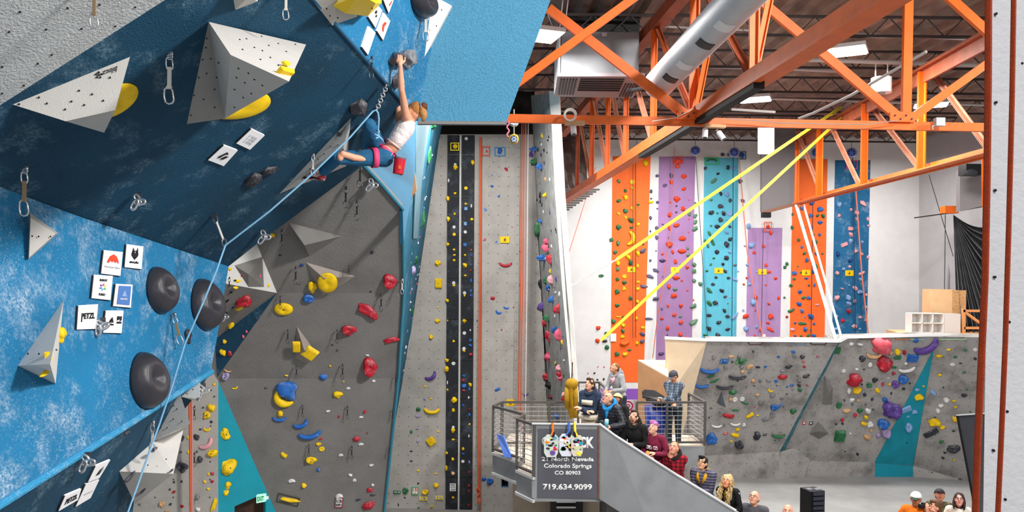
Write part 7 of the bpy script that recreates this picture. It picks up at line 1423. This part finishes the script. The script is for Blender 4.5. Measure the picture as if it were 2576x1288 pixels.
cadd('climbing_shoe', voxel([('t', [AN+Vector((.015, -.005, -.045)), AN.lerp(TN, .5)+Vector((0, 0, -.01)), TN], [.040, .040, .028])], .007), sh); cadd('climbing_shoe', voxel([('t', [AF+Vector((0, .02, -.01)), TF], [.040, .030])], .008), sh)
cbit('shoe_rand', lambda bm: tube(bm, [TN+Vector((-.03, -.02, .005)), TN+Vector((-.02, -.035, -.01)), AN.lerp(TN, .4)+Vector((0, -.04, -.035)), AN+Vector((.03, -.03, -.075))], .010, 6), BLACK)
HRM = mat('ponytail', '#c08a50', .75, var=.5, vscale=60, bump=.5, bscale=160)
cbit('ponytail', lambda bm: tube(bm, [P(1055, 272, 8.56), P(1063, 280, 8.55), P(1066, 292, 8.55), P(1064, 306, 8.56)], .03, 12, radii=[.03, .045, .04, .014]), HRM)
cbit('hair_knot', lambda bm: [setattr(v_, 'co', v_.co+noise.noise_vector(v_.co*30)*.015) for v_ in ell(bm, P(1067, 267, 8.55), (.038, .035, .040))], mat('knot_dark', '#5c3320', .8)); cbit('hair_tie', lambda bm: tube(bm, [P(1056, 260, 8.54), P(1060, 268, 8.52), P(1058, 276, 8.54)], .012, 6), mat('tie', '#6a7486', .7))
cbit('tie_in_knot', lambda bm: (tube(bm, [P(948+6*math.sin(i*1.1), 328+i*2.2, 8.20+.02*math.cos(i*1.7)) for i in range(10)], .011, 8), tube(bm, [P(954, 344, 8.25), P(962, 352, 8.42), P(966, 362, 8.5)], .010, 8)), RB_)
cb_ = empty('chalk_bag', P(1004, 441, 8.45), 'red chalk bag hanging behind the climber', 'bag'); c = P(1004, 418, 8.45); t = (P(1006, 400, 8.45)-P(1001, 438, 8.45)).normalized()
bm = bmesh.new(); vs = cylv(bm, c, .057, .165, t, 24, .062); wobj('pouch', bm, mat('bag_red', '#b01226', .7, bump=.4, bscale=30), cb_, False)
bm = bmesh.new(); cylv(bm, c+t*.085, .064, .018, t, 24); wobj('rim', bm, mat('bag_rim', '#5d5e6c', .7), cb_); bm = bmesh.new(); cylv(bm, c+t*.093, .052, .008, t, 20); wobj('fleece_lining', bm, mat('fleece', '#b9b9c2', .9), cb_)
bm = bmesh.new(); tube(bm, [c+t*.09+Vector((-.05, 0, 0)), P(996, 390, 8.5), P(990, 386, 8.52)], .007, 6); wobj('cord', bm, BLACK, cb_)
bm = bmesh.new(); box(bm, c+Vector((.015, -.062, -.02)), (.03, .004, .035)); wobj('orange_patch', bm, mat('patch', '#e05a2a', .7), cb_)
for r_ in list(DRAWS.values()):
    if r_['used'] == 0:
        for c_ in list(r_.children): bpy.data.objects.remove(c_)
        bpy.data.objects.remove(r_)
    else: del r_['used']
for o in bpy.data.objects:
    if 'used' in o.keys(): del o['used']
for p in list(bpy.data.meshes):
    if p.users == 0 and p.name.startswith('tmp'): bpy.data.meshes.remove(p)
